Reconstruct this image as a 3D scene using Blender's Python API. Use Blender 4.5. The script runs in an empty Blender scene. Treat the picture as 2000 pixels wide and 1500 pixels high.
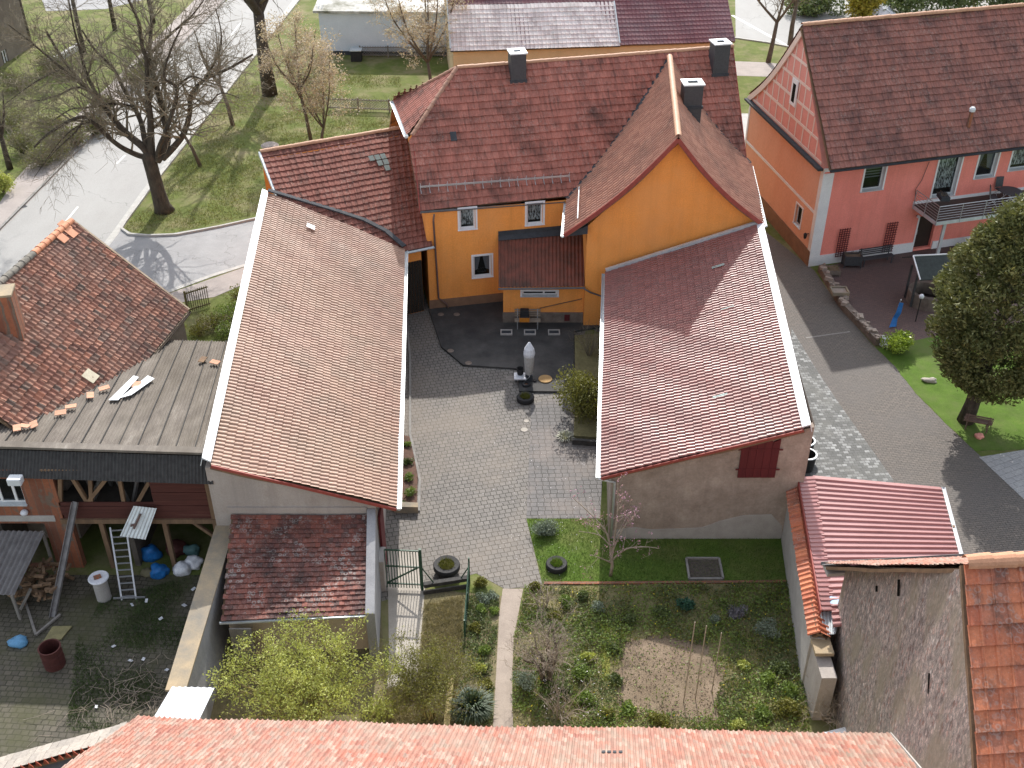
import bpy, bmesh, math, random
import numpy as np
from mathutils import Vector, Matrix, noise
from mathutils.geometry import tessellate_polygon
R=math.radians
scene=bpy.context.scene
# ---------------------------------------------------------------- camera, sky, sun, exposure
F_PX=2130.0; PITCH=R(34.5); CAM_H=30.0
cam_d=bpy.data.cameras.new('camera'); cam=bpy.data.objects.new('camera',cam_d)
scene.collection.objects.link(cam); scene.camera=cam
cam.location=(0,0,CAM_H); cam.rotation_euler=(R(90)-PITCH,0,0)
cam_d.sensor_width=36.0; cam_d.lens=F_PX/2000*36; cam_d.clip_start=0.5; cam_d.clip_end=2000
SUN=Vector((0.012,1.27,1.0)).normalized()
world=bpy.data.worlds.new('World'); scene.world=world; world.use_nodes=True
wn=world.node_tree; bg=wn.nodes['Background']
sky=wn.nodes.new('ShaderNodeTexSky'); sky.sky_type='NISHITA'; sky.sun_disc=False
sky.sun_elevation=math.asin(SUN.z); sky.sun_rotation=math.atan2(SUN.x,SUN.y)
sky.air_density=1.3; sky.dust_density=2.0; sky.ozone_density=1.0
hs_=wn.nodes.new('ShaderNodeHueSaturation'); hs_.inputs['Saturation'].default_value=.42; hs_.inputs['Value'].default_value=1.12; wn.links.new(sky.outputs[0],hs_.inputs['Color']); wn.links.new(hs_.outputs[0],bg.inputs[0]); bg.inputs[1].default_value=0.15
sd=bpy.data.lights.new('sun','SUN'); sd.energy=3.3; sd.angle=R(0.55); sd.color=(1.0,0.955,0.89)
so=bpy.data.objects.new('sun',sd); scene.collection.objects.link(so)
so.rotation_euler=SUN.to_track_quat('Z','Y').to_euler()
scene.view_settings.view_transform='Standard'; scene.view_settings.look='None'
scene.view_settings.exposure=0.85; scene.view_settings.gamma=1
# ---------------------------------------------------------------- measuring helpers
cS,cC=math.sin(PITCH),math.cos(PITCH)
def ray(x,y):
    u=(x-1000)/F_PX; v=(750-y)/F_PX
    return Vector((u,cC+v*cS,-cS+v*cC))
O=Vector((0,0,CAM_H))
def P(x,y,z=0.0):
    r=ray(x,y); t=(z-CAM_H)/r.z; return Vector((r.x*t,r.y*t,z))
def atY(x,y,Y):
    r=ray(x,y); return O+r*(Y/r.y)
def plane(a,b,c):
    a=Vector(a); n=(Vector(b)-a).cross(Vector(c)-a).normalized(); return (a,n)
def hit(x,y,pl):
    a,n=pl; r=ray(x,y); return O+r*((a-O).dot(n)/r.dot(n))
def vplane(p0,p1): return plane((p0[0],p0[1],0),(p1[0],p1[1],0),(p0[0],p0[1],5))
def lerp(a,b,t): return a+(b-a)*t
# ---------------------------------------------------------------- object helpers
C=scene.collection
def tag(o,label=None,cat=None,group=None,kind=None):
    if label: o['label']=label
    if cat: o['category']=cat
    if group: o['group']=group
    if kind: o['kind']=kind
    return o
def empty(name,loc,label,cat,group=None,rz=0):
    o=bpy.data.objects.new(name,None); C.objects.link(o); o.location=loc; o.rotation_euler=(0,0,rz); o.empty_display_size=.2
    return tag(o,label,cat,group)
class MB:
    def __init__(s): s.v=[]; s.f=[]; s.uv=None; s.tris=[]
    def add(s,vs,fs):
        n=len(s.v); s.v.extend([tuple(p) for p in vs]); s.f.extend([tuple(i+n for i in f) for f in fs]); return s
    def quad(s,a,b,c,d): return s.add([a,b,c,d],[(0,1,2,3)])
    def poly(s,pts): return s.add(pts,[tuple(range(len(pts)))])
    def prism(s,pts,ext):
        """polygon extruded by vector ext"""
        n=len(pts); e=Vector(ext); a=[Vector(p) for p in pts]; b=[p+e for p in a]
        fs=[tuple(range(n)),tuple(range(2*n-1,n-1,-1))]+[(i,n+i,n+(i+1)%n,(i+1)%n) for i in range(n)]
        return s.add(a+b,fs)
    def flat(s,pts,z0,z1): return s.prism([(p[0],p[1],z0) for p in pts],(0,0,z1-z0))
    def box(s,c,size,rz=0,tilt=None):
        x,y,z=[k/2 for k in size]; m=Matrix.Rotation(rz,4,'Z')
        if tilt is not None: m=m@tilt
        m=Matrix.Translation(Vector(c))@m
        vs=[m@Vector((i*x,j*y,k*z)) for i in(-1,1) for j in(-1,1) for k in(-1,1)]
        return s.add(vs,[(0,1,3,2),(4,6,7,5),(0,4,5,1),(2,3,7,6),(0,2,6,4),(1,5,7,3)])
    def beam(s,a,b,w,h=None,up=(0,0,1)):
        a=Vector(a);b=Vector(b);h=h or w; d=(b-a).normalized(); x=d.cross(Vector(up))
        if x.length<1e-4: x=d.cross(Vector((1,0,0)))
        x.normalize(); y=x.cross(d)
        vs=[p+x*(i*w/2)+y*(j*h/2) for p in(a,b) for i,j in((-1,-1),(1,-1),(1,1),(-1,1))]
        return s.add(vs,[(0,3,2,1),(4,5,6,7),(0,1,5,4),(1,2,6,5),(2,3,7,6),(3,0,4,7)])
    def tube(s,pts,rad,n=6,cap=True):
        pts=[Vector(p) for p in pts]; m=len(pts)
        if not hasattr(rad,'__len__'): rad=[rad]*m
        base=len(s.v); prev=None
        for i,p in enumerate(pts):
            d=(pts[min(i+1,m-1)]-pts[max(i-1,0)]).normalized()
            if prev is None:
                x=d.cross(Vector((0,0,1)))
                if x.length<.05: x=d.cross(Vector((1,0,0)))
            else: x=prev-d*prev.dot(d)
            x.normalize(); prev=x; y=d.cross(x)
            for k in range(n):
                a=2*math.pi*k/n; q=p+(x*math.cos(a)+y*math.sin(a))*rad[i]; s.v.append((q.x,q.y,q.z))
        for i in range(m-1):
            for k in range(n):
                a=base+i*n+k; b=base+i*n+(k+1)%n; s.f.append((a,b,b+n,a+n))
        if cap:
            s.f.append(tuple(base+k for k in range(n))[::-1]); s.f.append(tuple(base+(m-1)*n+k for k in range(n)))
        return s
    def lathe(s,c,prof,n=20):
        c=Vector(c); base=len(s.v)
        for r,z in prof:
            for k in range(n):
                a=2*math.pi*k/n; s.v.append((c.x+r*math.cos(a),c.y+r*math.sin(a),c.z+z))
        for i in range(len(prof)-1):
            for k in range(n):
                a=base+i*n+k; b=base+i*n+(k+1)%n; s.f.append((a,b,b+n,a+n))
        return s
    def np_quads(s,V,nv=4):
        """V array (n,nv,3)"""
        n=len(s.v); k=len(V); s.v.extend(map(tuple,V.reshape(-1,3).tolist())); s.f.extend([tuple(range(n+i*nv,n+i*nv+nv)) for i in range(k)]); return s
def link(name,mb,m,parent=None,label=None,cat=None,group=None,kind=None,smooth=False,bevel=0,local=False):
    me=bpy.data.meshes.new(name); me.from_pydata(mb.v,[],mb.f)
    if mb.uv is not None:
        uvl=me.uv_layers.new(name='UVMap'); idx=np.empty(len(me.loops),dtype=np.int32); me.loops.foreach_get('vertex_index',idx)
        u=np.zeros((len(me.vertices),2),dtype=np.float32); k=min(len(mb.uv),len(u)); u[:k]=np.array(mb.uv,dtype=np.float32)[:k]
        uvl.data.foreach_set('uv',u[idx].ravel())
    if isinstance(m,(list,tuple)):
        for q in m: me.materials.append(q)
    elif m: me.materials.append(m)
    if smooth: me.polygons.foreach_set('use_smooth',[True]*len(me.polygons))
    o=bpy.data.objects.new(name,me); C.objects.link(o)
    if parent is not None:
        o.parent=parent
        if not local:
            mw=Matrix.Translation(parent_world(parent)); o.matrix_parent_inverse=mw.inverted()
    elif not local and kind is None and len(mb.v):
        a=np.array(mb.v); c=Vector(((a[:,0].min()+a[:,0].max())/2,(a[:,1].min()+a[:,1].max())/2,a[:,2].min()))
        me.transform(Matrix.Translation(-c)); o.location=c
    if bevel:
        b=o.modifiers.new('bevel','BEVEL'); b.width=bevel; b.segments=2; b.limit_method='ANGLE'
    return tag(o,label,cat,group,kind)
def parent_world(o):
    if o.parent is None: return Vector(o.location)
    return parent_world(o.parent)+o.matrix_parent_inverse.translation+Vector(o.location)
def fixn(o):
    bm=bmesh.new(); bm.from_mesh(o.data); bmesh.ops.recalc_face_normals(bm,faces=bm.faces); bm.to_mesh(o.data); bm.free()
def copy_tree(o,parent=None):
    c=o.copy(); C.objects.link(c)
    if parent is not None: c.parent=parent; c.matrix_parent_inverse=o.matrix_parent_inverse.copy()
    for ch in list(o.children): copy_tree(ch,c)
    return c
# ---------------------------------------------------------------- materials
def newmat(name):
    m=bpy.data.materials.new(name); m.use_nodes=True; nt=m.node_tree; return m,nt,nt.nodes['Principled BSDF']
def N(nt,t,**k):
    n=nt.nodes.new(t)
    for a,b in k.items(): setattr(n,a,b)
    return n
def ramp(nt,fac,stops,interp='LINEAR'):
    r=N(nt,'ShaderNodeValToRGB'); r.color_ramp.interpolation=interp; e=r.color_ramp.elements
    while len(e)<len(stops): e.new(.5)
    for i,(p,c) in enumerate(stops):
        e[i].position=p; e[i].color=(*c,1) if len(c)==3 else c
    nt.links.new(fac,r.inputs[0]); return r.outputs[0]
def nz(nt,vec,scale,detail=5,rough=.6):
    n=N(nt,'ShaderNodeTexNoise'); n.inputs['Scale'].default_value=scale; n.inputs['Detail'].default_value=detail; n.inputs['Roughness'].default_value=rough
    if vec is not None: nt.links.new(vec,n.inputs['Vector'])
    return n.outputs['Fac']
def mix(nt,fac,a,b,mode='MIX'):
    m=N(nt,'ShaderNodeMix',data_type='RGBA',blend_type=mode)
    def st(i,v):
        if isinstance(v,(tuple,list)): m.inputs[i].default_value=(*v,1) if len(v)==3 else v
        elif isinstance(v,(int,float)): m.inputs[i].default_value=v
        else: nt.links.new(v,m.inputs[i])
    st(0,fac); st(6,a); st(7,b); return m.outputs[2]
def bump(nt,bs,h,strength=.4,dist=.02):
    b=N(nt,'ShaderNodeBump'); b.inputs['Strength'].default_value=strength; b.inputs['Distance'].default_value=dist
    nt.links.new(h,b.inputs['Height']); nt.links.new(b.outputs[0],bs.inputs['Normal'])
def coord(nt,which='Object',rot=0,scale=None):
    t=N(nt,'ShaderNodeTexCoord'); mp=N(nt,'ShaderNodeMapping'); mp.inputs['Rotation'].default_value=(0,0,rot)
    if scale: mp.inputs['Scale'].default_value=scale
    nt.links.new(t.outputs[which],mp.inputs[0]); return mp.outputs[0]
def M(name,c1,c2=None,scale=3,rough=.75,spec=.3,bmp=.15,c3=None,fine=25,metal=0,stretch=None,big=None,bigamt=.5,bd=.02,streak=0):
    """mottled surface: two or three tones by noise, optional large scale stain colour"""
    m,nt,bs=newmat(name); v=coord(nt,scale=stretch)
    c2=c2 or tuple(k*.8 for k in c1)
    st=[(.3,c2),(.6,c1)]+([(.75,c3)] if c3 else [])
    col=ramp(nt,nz(nt,v,scale,6,.65),st)
    f=nz(nt,v,fine,4,.7)
    col=mix(nt,.35,col,ramp(nt,f,[(.3,(.55,.55,.55)),(.7,(1.25,1.25,1.25))]),'MULTIPLY')
    if streak: col=mix(nt,ramp(nt,nz(nt,coord(nt,scale=(2.2,2.2,.12)),1.0,6,.75),[(.45,(0,0,0)),(.75,(streak,)*3)]),col,tuple(k*.5 for k in c1))
    if big: col=mix(nt,ramp(nt,nz(nt,v,.35,5,.7),[(.45,(0,0,0)),(.65,(bigamt,)*3)]),col,big)
    nt.links.new(col,bs.inputs['Base Color']); bs.inputs['Roughness'].default_value=rough
    bs.inputs['Specular IOR Level'].default_value=spec; bs.inputs['Metallic'].default_value=metal
    if bmp: bump(nt,bs,f,bmp,bd)
    return m
def CRACK(m,sc=.22,th=.006,amt=.6):
    nt=m.node_tree; bs=nt.nodes['Principled BSDF']; v=coord(nt); wz=N(nt,'ShaderNodeTexNoise'); wz.inputs['Scale'].default_value=1.1; wz.inputs['Detail'].default_value=6; nt.links.new(v,wz.inputs['Vector']); vs=N(nt,'ShaderNodeVectorMath',operation='MULTIPLY_ADD'); vs.inputs[1].default_value=(1.6,)*3; nt.links.new(wz.outputs['Color'],vs.inputs[0]); nt.links.new(v,vs.inputs[2]); vd=N(nt,'ShaderNodeTexVoronoi',feature='DISTANCE_TO_EDGE'); vd.inputs['Scale'].default_value=sc; nt.links.new(vs.outputs[0],vd.inputs['Vector']); src=bs.inputs['Base Color'].links[0].from_socket
    nt.links.new(mix(nt,ramp(nt,vd.outputs['Distance'],[(0,(amt,)*3),(th,(0,0,0))]),src,(.09,.088,.085)),bs.inputs['Base Color']); return m
def TILE(name,cols,rough=.55,spec=.5,dirt=(.03,.025,.02),dirtamt=.6,lichen=0,lcol=(.5,.48,.42),streak=0,moss=0,dscale=.5,coat=0,weather=None,wamt=0):
    """roof tiles: a tone per tile from its UV cell, plus dirt, lichen and rain streaks"""
    m,nt,bs=newmat(name); uv=N(nt,'ShaderNodeUVMap'); uv.uv_map='UVMap'
    fl=N(nt,'ShaderNodeVectorMath',operation='FLOOR'); nt.links.new(uv.outputs[0],fl.inputs[0])
    wnn=N(nt,'ShaderNodeTexWhiteNoise',noise_dimensions='2D'); nt.links.new(fl.outputs[0],wnn.inputs['Vector'])
    n=len(cols); col=ramp(nt,wnn.outputs['Value'],[(i/(n-1),c) for i,c in enumerate(cols)])
    v=coord(nt)
    f=nz(nt,v,14,5,.7); col=mix(nt,.5,col,ramp(nt,f,[(.3,(.6,.6,.6)),(.7,(1.3,1.3,1.3))]),'MULTIPLY')
    if weather: col=mix(nt,ramp(nt,nz(nt,v,.25,6,.65),[(.4,(0,0,0)),(.68,(wamt,)*3)]),col,weather)
    d=ramp(nt,nz(nt,v,dscale,7,.75),[(.48,(0,0,0)),(.68,(dirtamt,)*3)]); col=mix(nt,d,col,dirt)
    if streak:
        mp=N(nt,'ShaderNodeMapping'); mp.inputs['Scale'].default_value=(2.3,.35,1); nt.links.new(uv.outputs[0],mp.inputs[0])
        s_=ramp(nt,nz(nt,mp.outputs[0],1.0,4,.6),[(.5,(0,0,0)),(.7,(streak,)*3)]); col=mix(nt,s_,col,dirt)
    if lichen:
        vo=N(nt,'ShaderNodeTexVoronoi'); vo.inputs['Scale'].default_value=5.5; nt.links.new(v,vo.inputs['Vector'])
        rg=ramp(nt,vo.outputs['Distance'],[(.0,(0,0,0)),(.22,(0,0,0)),(.3,(1,1,1)),(.38,(1,1,1)),(.46,(0,0,0))])
        k=ramp(nt,nz(nt,v,.9,4,.6),[(.45,(0,0,0)),(.6,(lichen,)*3)]); rg=mix(nt,1.0,rg,k,'MULTIPLY'); col=mix(nt,rg,col,lcol)
        vo2=N(nt,'ShaderNodeTexVoronoi'); vo2.inputs['Scale'].default_value=17; nt.links.new(v,vo2.inputs['Vector'])
        r2=ramp(nt,vo2.outputs['Distance'],[(.16,(lichen*.8,)*3),(.24,(0,0,0))]); col=mix(nt,r2,col,lcol)
    if moss:
        k=ramp(nt,nz(nt,v,2.2,6,.8),[(.6,(0,0,0)),(.68,(moss,)*3)]); col=mix(nt,k,col,(.09,.1,.03))
    nt.links.new(col,bs.inputs['Base Color']); bs.inputs['Specular IOR Level'].default_value=spec
    rr=ramp(nt,f,[(.3,(rough+.1,)*3),(.7,(rough-.08,)*3)]); nt.links.new(rr,bs.inputs['Roughness'])
    if coat: bs.inputs['Coat Weight'].default_value=coat; bs.inputs['Coat Roughness'].default_value=.35
    bump(nt,bs,f,.25,.01)
    return m
def PAVE(name,c1,c2,joint,bw,bh,rot,rough=.8,mort=.012,offset=.5,bigc=None,bigamt=.5,spec=.35,bias=0,bscale=.3,wob=.012):
    m,nt,bs=newmat(name); v=coord(nt,rot=rot)
    wz=N(nt,'ShaderNodeTexNoise'); wz.inputs['Scale'].default_value=1.7; nt.links.new(v,wz.inputs['Vector'])
    vs=N(nt,'ShaderNodeVectorMath',operation='MULTIPLY_ADD'); vs.inputs[1].default_value=(wob*4,)*3; nt.links.new(wz.outputs['Color'],vs.inputs[0]); nt.links.new(v,vs.inputs[2]); 
    b=N(nt,'ShaderNodeTexBrick'); b.offset=offset; b.squash=1
    b.inputs['Color1'].default_value=(*c1,1); b.inputs['Color2'].default_value=(*c2,1); b.inputs['Mortar'].default_value=(*joint,1)
    b.inputs['Scale'].default_value=1; b.inputs['Mortar Size'].default_value=mort; b.inputs['Brick Width'].default_value=bw; b.inputs['Row Height'].default_value=bh
    b.inputs['Mortar Smooth'].default_value=.3; b.inputs['Bias'].default_value=bias
    nt.links.new(vs.outputs[0],b.inputs['Vector'])
    col=b.outputs['Color']; f=nz(nt,v,9,6,.75)
    col=mix(nt,.6,col,ramp(nt,f,[(.3,(.6,.6,.6)),(.7,(1.3,1.3,1.3))]),'MULTIPLY')
    if bigc: col=mix(nt,ramp(nt,nz(nt,v,bscale,6,.7),[(.45,(0,0,0)),(.62,(bigamt,)*3)]),col,bigc)
    nt.links.new(col,bs.inputs['Base Color']); bs.inputs['Roughness'].default_value=rough; bs.inputs['Specular IOR Level'].default_value=spec
    inv=N(nt,'ShaderNodeMath',operation='MULTIPLY_ADD'); inv.inputs[1].default_value=-1; nt.links.new(b.outputs['Fac'],inv.inputs[0])
    sc=N(nt,'ShaderNodeMath',operation='MULTIPLY'); sc.inputs[1].default_value=.35; nt.links.new(f,sc.inputs[0]); nt.links.new(sc.outputs[0],inv.inputs[2])
    bump(nt,bs,inv.outputs[0],.6,.015)
    return m
def LEAF(name,stops,scale=1.2,rough=.55,trans=.25,fine=9):
    """foliage: tones by position noise, some light passing through"""
    m,nt,bs=newmat(name); v=coord(nt)
    col=ramp(nt,nz(nt,v,scale,5,.75),stops)
    col=mix(nt,.5,col,ramp(nt,nz(nt,v,fine,3,.7),[(.3,(.55,.55,.55)),(.7,(1.4,1.4,1.4))]),'MULTIPLY')
    nt.links.new(col,bs.inputs['Base Color']); bs.inputs['Roughness'].default_value=rough; bs.inputs['Specular IOR Level'].default_value=.3
    if trans:
        tr=N(nt,'ShaderNodeBsdfTranslucent'); nt.links.new(mix(nt,1.0,col,(1.5,1.5,.9),'MULTIPLY'),tr.inputs[0])
        ms=N(nt,'ShaderNodeMixShader'); ms.inputs[0].default_value=trans
        nt.links.new(bs.outputs[0],ms.inputs[1]); nt.links.new(tr.outputs[0],ms.inputs[2]); nt.links.new(ms.outputs[0],nt.nodes['Material Output'].inputs[0])
    return m
def glass():
    m,nt,bs=newmat('window_glass'); g=N(nt,'ShaderNodeBsdfGlossy'); g.inputs['Roughness'].default_value=.05; g.inputs[0].default_value=(.8,.85,.9,1)
    t=N(nt,'ShaderNodeBsdfTransparent'); t.inputs[0].default_value=(.75,.8,.8,1); ms=N(nt,'ShaderNodeMixShader'); ms.inputs[0].default_value=.07
    nt.links.new(t.outputs[0],ms.inputs[1]); nt.links.new(g.outputs[0],ms.inputs[2]); nt.links.new(ms.outputs[0],nt.nodes['Material Output'].inputs[0]); return m
def lace():
    m,nt,bs=newmat('lace_curtain'); v=coord(nt,scale=(1,1,.25)); f=nz(nt,v,16,4,.7); bs.inputs['Base Color'].default_value=(.55,.56,.58,1)
    t=N(nt,'ShaderNodeBsdfTransparent'); ms=N(nt,'ShaderNodeMixShader'); nt.links.new(ramp(nt,f,[(.42,(0,0,0)),(.6,(1,1,1))]),ms.inputs[0])
    nt.links.new(t.outputs[0],ms.inputs[1]); nt.links.new(bs.outputs[0],ms.inputs[2]); nt.links.new(ms.outputs[0],nt.nodes['Material Output'].inputs[0]); return m
GLASS=glass(); LACE=lace()
m_curt=M('grey_drape',(.2,.2,.23),rough=.9)
# roofs
t_main=TILE('main_roof_tiles',[(.3,.11,.082),(.37,.138,.104),(.32,.12,.09),(.42,.16,.12),(.27,.108,.084)],rough=.72,spec=.22,dirt=(.045,.028,.025),dirtamt=.75,streak=.6,dscale=.35,lichen=.14)
t_pink=TILE('brown_roof_tiles',[(.22,.092,.072),(.29,.12,.094),(.25,.105,.083),(.32,.13,.098)],rough=.7,spec=.25,dirt=(.04,.03,.032),dirtamt=.7,streak=.6,dscale=.4,lichen=.15)
t_barnl=TILE('salmon_roof_tiles',[(.33,.18,.125),(.4,.235,.165),(.29,.155,.108),(.365,.205,.14)],rough=.52,spec=.45,dirt=(.17,.11,.08),dirtamt=.45,weather=(.38,.26,.17),wamt=.6,streak=.25,lichen=.08)
t_barnr=TILE('glazed_red_roof_tiles',[(.23,.065,.05),(.28,.085,.067),(.19,.055,.043),(.25,.075,.06)],rough=.47,spec=.6,dirt=(.13,.06,.05),dirtamt=.45,coat=.28,streak=.2,lichen=.1)
t_wing=TILE('wing_roof_tiles',[(.34,.15,.095),(.42,.2,.13),(.3,.125,.08),(.38,.18,.12)],rough=.52,spec=.5,dirt=(.1,.06,.045),dirtamt=.5)
t_old=TILE('old_pantiles',[(.2,.1,.077),(.4,.19,.13),(.26,.12,.085),(.44,.2,.13),(.15,.11,.09),(.33,.17,.12),(.22,.1,.075)],rough=.8,spec=.25,dirt=(.07,.058,.05),dirtamt=.5,dscale=.7,lichen=.1,weather=(.3,.21,.17),wamt=.6)
t_shed=TILE('lichen_plain_tiles',[(.26,.08,.055),(.32,.105,.07),(.17,.06,.048),(.27,.095,.065),(.11,.05,.04)],rough=.75,spec=.4,dirt=(.028,.02,.02),dirtamt=.9,dscale=.55,lichen=.6,lcol=(.34,.33,.31),weather=(.07,.045,.045),wamt=.7)  # dirt and lichen, plus a dark weather tone painted in for barn shade
t_front=TILE('bright_orange_tiles',[(.32,.12,.085),(.38,.155,.11),(.26,.1,.075),(.35,.18,.135),(.28,.185,.15),(.42,.27,.215)],rough=.65,spec=.35,dirt=(.22,.17,.13),dirtamt=.6,dscale=1.2,weather=(.33,.26,.21),wamt=.65)
t_stone=TILE('rust_orange_tiles',[(.46,.14,.07),(.54,.19,.095),(.4,.12,.065),(.5,.2,.12)],rough=.7,spec=.3,dirt=(.09,.06,.05),dirtamt=.8,dscale=.9,lichen=.25,lcol=(.42,.4,.38))
t_far=TILE('plum_roof_tiles',[(.13,.045,.055),(.17,.06,.07),(.15,.05,.06)],rough=.55,spec=.4,dirt=(.05,.03,.04),dirtamt=.5,weather=(.26,.2,.22),wamt=.35)
t_pale=TILE('pale_weathered_tiles',[(.6,.56,.54),(.72,.67,.65),(.52,.46,.45),(.66,.6,.59)],rough=.6,spec=.4,dirt=(.12,.09,.08),dirtamt=.35,moss=.5)
m_corr_dark=M('weathered_fibre_cement',(.2,.175,.15),(.12,.102,.088),scale=2.5,rough=.85,bmp=.2,c3=(.27,.245,.215),streak=.5,big=(.09,.075,.055),bigamt=.5,stretch=(1,.25,1),fine=40)
m_corr_skirt=M('dark_fibre_cement',(.06,.058,.056),(.035,.033,.032),scale=5,rough=.85)
m_corr_red=M('brown_corrugated_sheet',(.2,.065,.045),(.1,.045,.032),scale=2,rough=.6,big=(.045,.035,.028),bigamt=.85)
m_carport=M('dusty_pink_steel',(.4,.2,.195),(.35,.17,.165),scale=1,rough=.45,spec=.5,bmp=.05)
m_whitesheet=M('white_metal_sheet',(.7,.73,.76),(.58,.61,.65),scale=1.5,rough=.45,spec=.5,bmp=.05,big=(.45,.46,.46),bigamt=.4)
m_zinc=M('white_zinc_trim',(.62,.66,.68),(.5,.54,.57),scale=2,rough=.42,spec=.6,bmp=.03,metal=.3)
m_lead=M('dark_lead_flashing',(.06,.064,.072),(.04,.044,.05),scale=3,rough=.85,spec=.2,bmp=.1)
m_gut=M('weathered_gutter',(.2,.19,.19),(.12,.11,.11),scale=3,rough=.5,metal=.2)
m_pipe=M('brown_downpipe',(.17,.11,.095),(.12,.085,.075),scale=4,rough=.5)
m_slate=M('slate_cladding',(.055,.058,.065),(.035,.037,.043),scale=9,rough=.55,spec=.5,bmp=.4)
m_ridge=M('sandy_ridge_tile',(.48,.27,.17),(.38,.2,.12),scale=5,rough=.6)
m_ridged=M('mossy_ridge_tile',(.4,.22,.15),(.24,.14,.11),scale=6,rough=.7)
m_redtrim=M('red_verge_board',(.3,.065,.05),(.22,.05,.04),scale=4,rough=.6)
t_pass=TILE('passage_roof_tiles',[(.17,.066,.05),(.22,.085,.066),(.19,.075,.058),(.25,.1,.077)],rough=.8,spec=.15,dirt=(.04,.025,.022),dirtamt=.75,streak=.6,dscale=.4,lichen=.14)
# walls
m_orange=M('orange_render',(.9,.355,.09),(.82,.315,.078),scale=.8,rough=.9,spec=.15,bmp=.5,fine=18,big=(.76,.35,.13),bigamt=.4,streak=.3)
m_plinth=M('tan_plinth_render',(.27,.16,.1),(.2,.12,.08),scale=1.5,rough=.9,bmp=.3)
m_stonepl=M('stone_plinth',(.22,.18,.15),(.13,.1,.085),scale=2.5,rough=.9,bmp=.6,c3=(.3,.22,.17))
m_pink=M('coral_pink_render',(.88,.29,.235),(.81,.25,.2),scale=.7,rough=.9,spec=.15,bmp=.4,fine=22,streak=.3)
m_salmon=M('salmon_orange_render',(.74,.42,.3),(.69,.35,.235),scale=.35,rough=.9,spec=.15,bmp=.3,stretch=(1,1,.25),c3=(.75,.32,.2))
m_salm2=M('gable_panel_pink',(.72,.32,.27),(.66,.28,.23),scale=1,rough=.9,spec=.15,bmp=.2)
m_white=M('white_paint',(.78,.78,.79),(.7,.7,.72),scale=1.5,rough=.6,bmp=.05)
m_cream=M('cream_trim',(.75,.6,.52),(.7,.54,.46),scale=1.5,rough=.7,bmp=.05)
m_rough=M('old_lime_plaster',(.42,.35,.3),(.29,.235,.2),scale=1.3,rough=.95,spec=.1,bmp=.8,c3=(.47,.41,.36),fine=11,big=(.26,.21,.175),bigamt=.6,bd=.04,streak=.4)
m_conc=M('pale_cement_patch',(.42,.4,.38),(.34,.32,.3),scale=2,rough=.9,bmp=.2)
m_gable=M('grey_plaster',(.44,.4,.37),(.35,.31,.28),scale=1.4,rough=.95,bmp=.4,streak=.4,big=(.22,.2,.19),bigamt=.4)
m_bwall=M('concrete_wall_face',(.33,.33,.34),(.25,.25,.26),scale=1.4,rough=.9,bmp=.35,stretch=(1,1,.4))
m_cope=M('stained_concrete_coping',(.4,.31,.2),(.27,.23,.17),scale=1.2,rough=.9,bmp=.4,big=(.16,.16,.15),bigamt=.8)
m_brick=PAVE('red_brick_masonry',(.34,.12,.06),(.2,.075,.045),(.17,.13,.1),.25,.08,0,mort=.012,bigc=(.14,.08,.06),bigamt=.5)
m_wood=M('weathered_timber',(.22,.14,.085),(.13,.085,.055),scale=3,rough=.85,bmp=.3,stretch=(1,1,.2))
m_woodg=M('grey_timber',(.24,.22,.2),(.15,.14,.13),scale=3,rough=.85,bmp=.3)
m_redboard=M('oxblood_boards',(.1,.035,.028),(.06,.022,.018),scale=2.5,rough=.85,bmp=.3,stretch=(.15,1,4),c3=(.14,.07,.055))
m_shutter=M('oxblood_shutter_paint',(.12,.02,.023),(.09,.016,.019),scale=2,rough=.7,bmp=.2,stretch=(3,1,.3))
m_dark=M('dark_void',(.02,.018,.016),(.012,.011,.01),rough=1,spec=.05)
m_cobwall=M('cream_render_wall',(.55,.45,.36),(.48,.38,.3),scale=1,rough=.9,bmp=.2)
m_bluewall=M('pale_blue_render',(.66,.72,.8),(.6,.66,.74),scale=.6,rough=.9,bmp=.1)
m_yellow=M('pale_yellow_render',(.62,.48,.3),(.55,.42,.26),scale=1,rough=.9)
m_green=M('dark_green_paint',(.025,.075,.045),(.018,.05,.032),scale=4,rough=.5)
m_black=M('black_rubber',(.03,.03,.032),(.02,.02,.021),scale=8,rough=.75,bmp=.3)
m_steel=M('galvanised_steel',(.5,.51,.53),(.4,.41,.43),scale=5,rough=.4,metal=.6)
m_bark=M('dark_tree_bark',(.085,.068,.052),(.04,.033,.026),scale=5,rough=.95,bmp=.9,c3=(.13,.115,.075),fine=14,stretch=(1,1,.35),bd=.06)
m_twig=M('grey_olive_twigs',(.23,.195,.14),(.14,.12,.085),scale=4,rough=.9,c3=(.3,.27,.16))
m_bark2=M('young_tree_bark',(.14,.11,.085),(.08,.065,.05),scale=4,rough=.9,bmp=.5)
m_twigy=M('yellow_green_stems',(.3,.25,.1),(.17,.14,.07),scale=4,rough=.8)
m_twigp=M('pale_dry_twigs',(.36,.3,.24),(.22,.18,.14),scale=4,rough=.9)
m_blue=M('blue_tarpaulin',(.02,.16,.45),(.015,.1,.3),scale=6,rough=.4,bmp=.5)
m_steelbar=M('rusty_brown_barrel',(.09,.028,.024),(.06,.02,.018),scale=6,rough=.75)
m_fabric=M('taupe_grey_canvas',(.45,.44,.43),(.35,.34,.33),scale=8,rough=.9,bmp=.3)
m_bag=M('white_plastic_bag',(.75,.76,.8),(.55,.57,.62),scale=7,rough=.35,bmp=.6)
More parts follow.
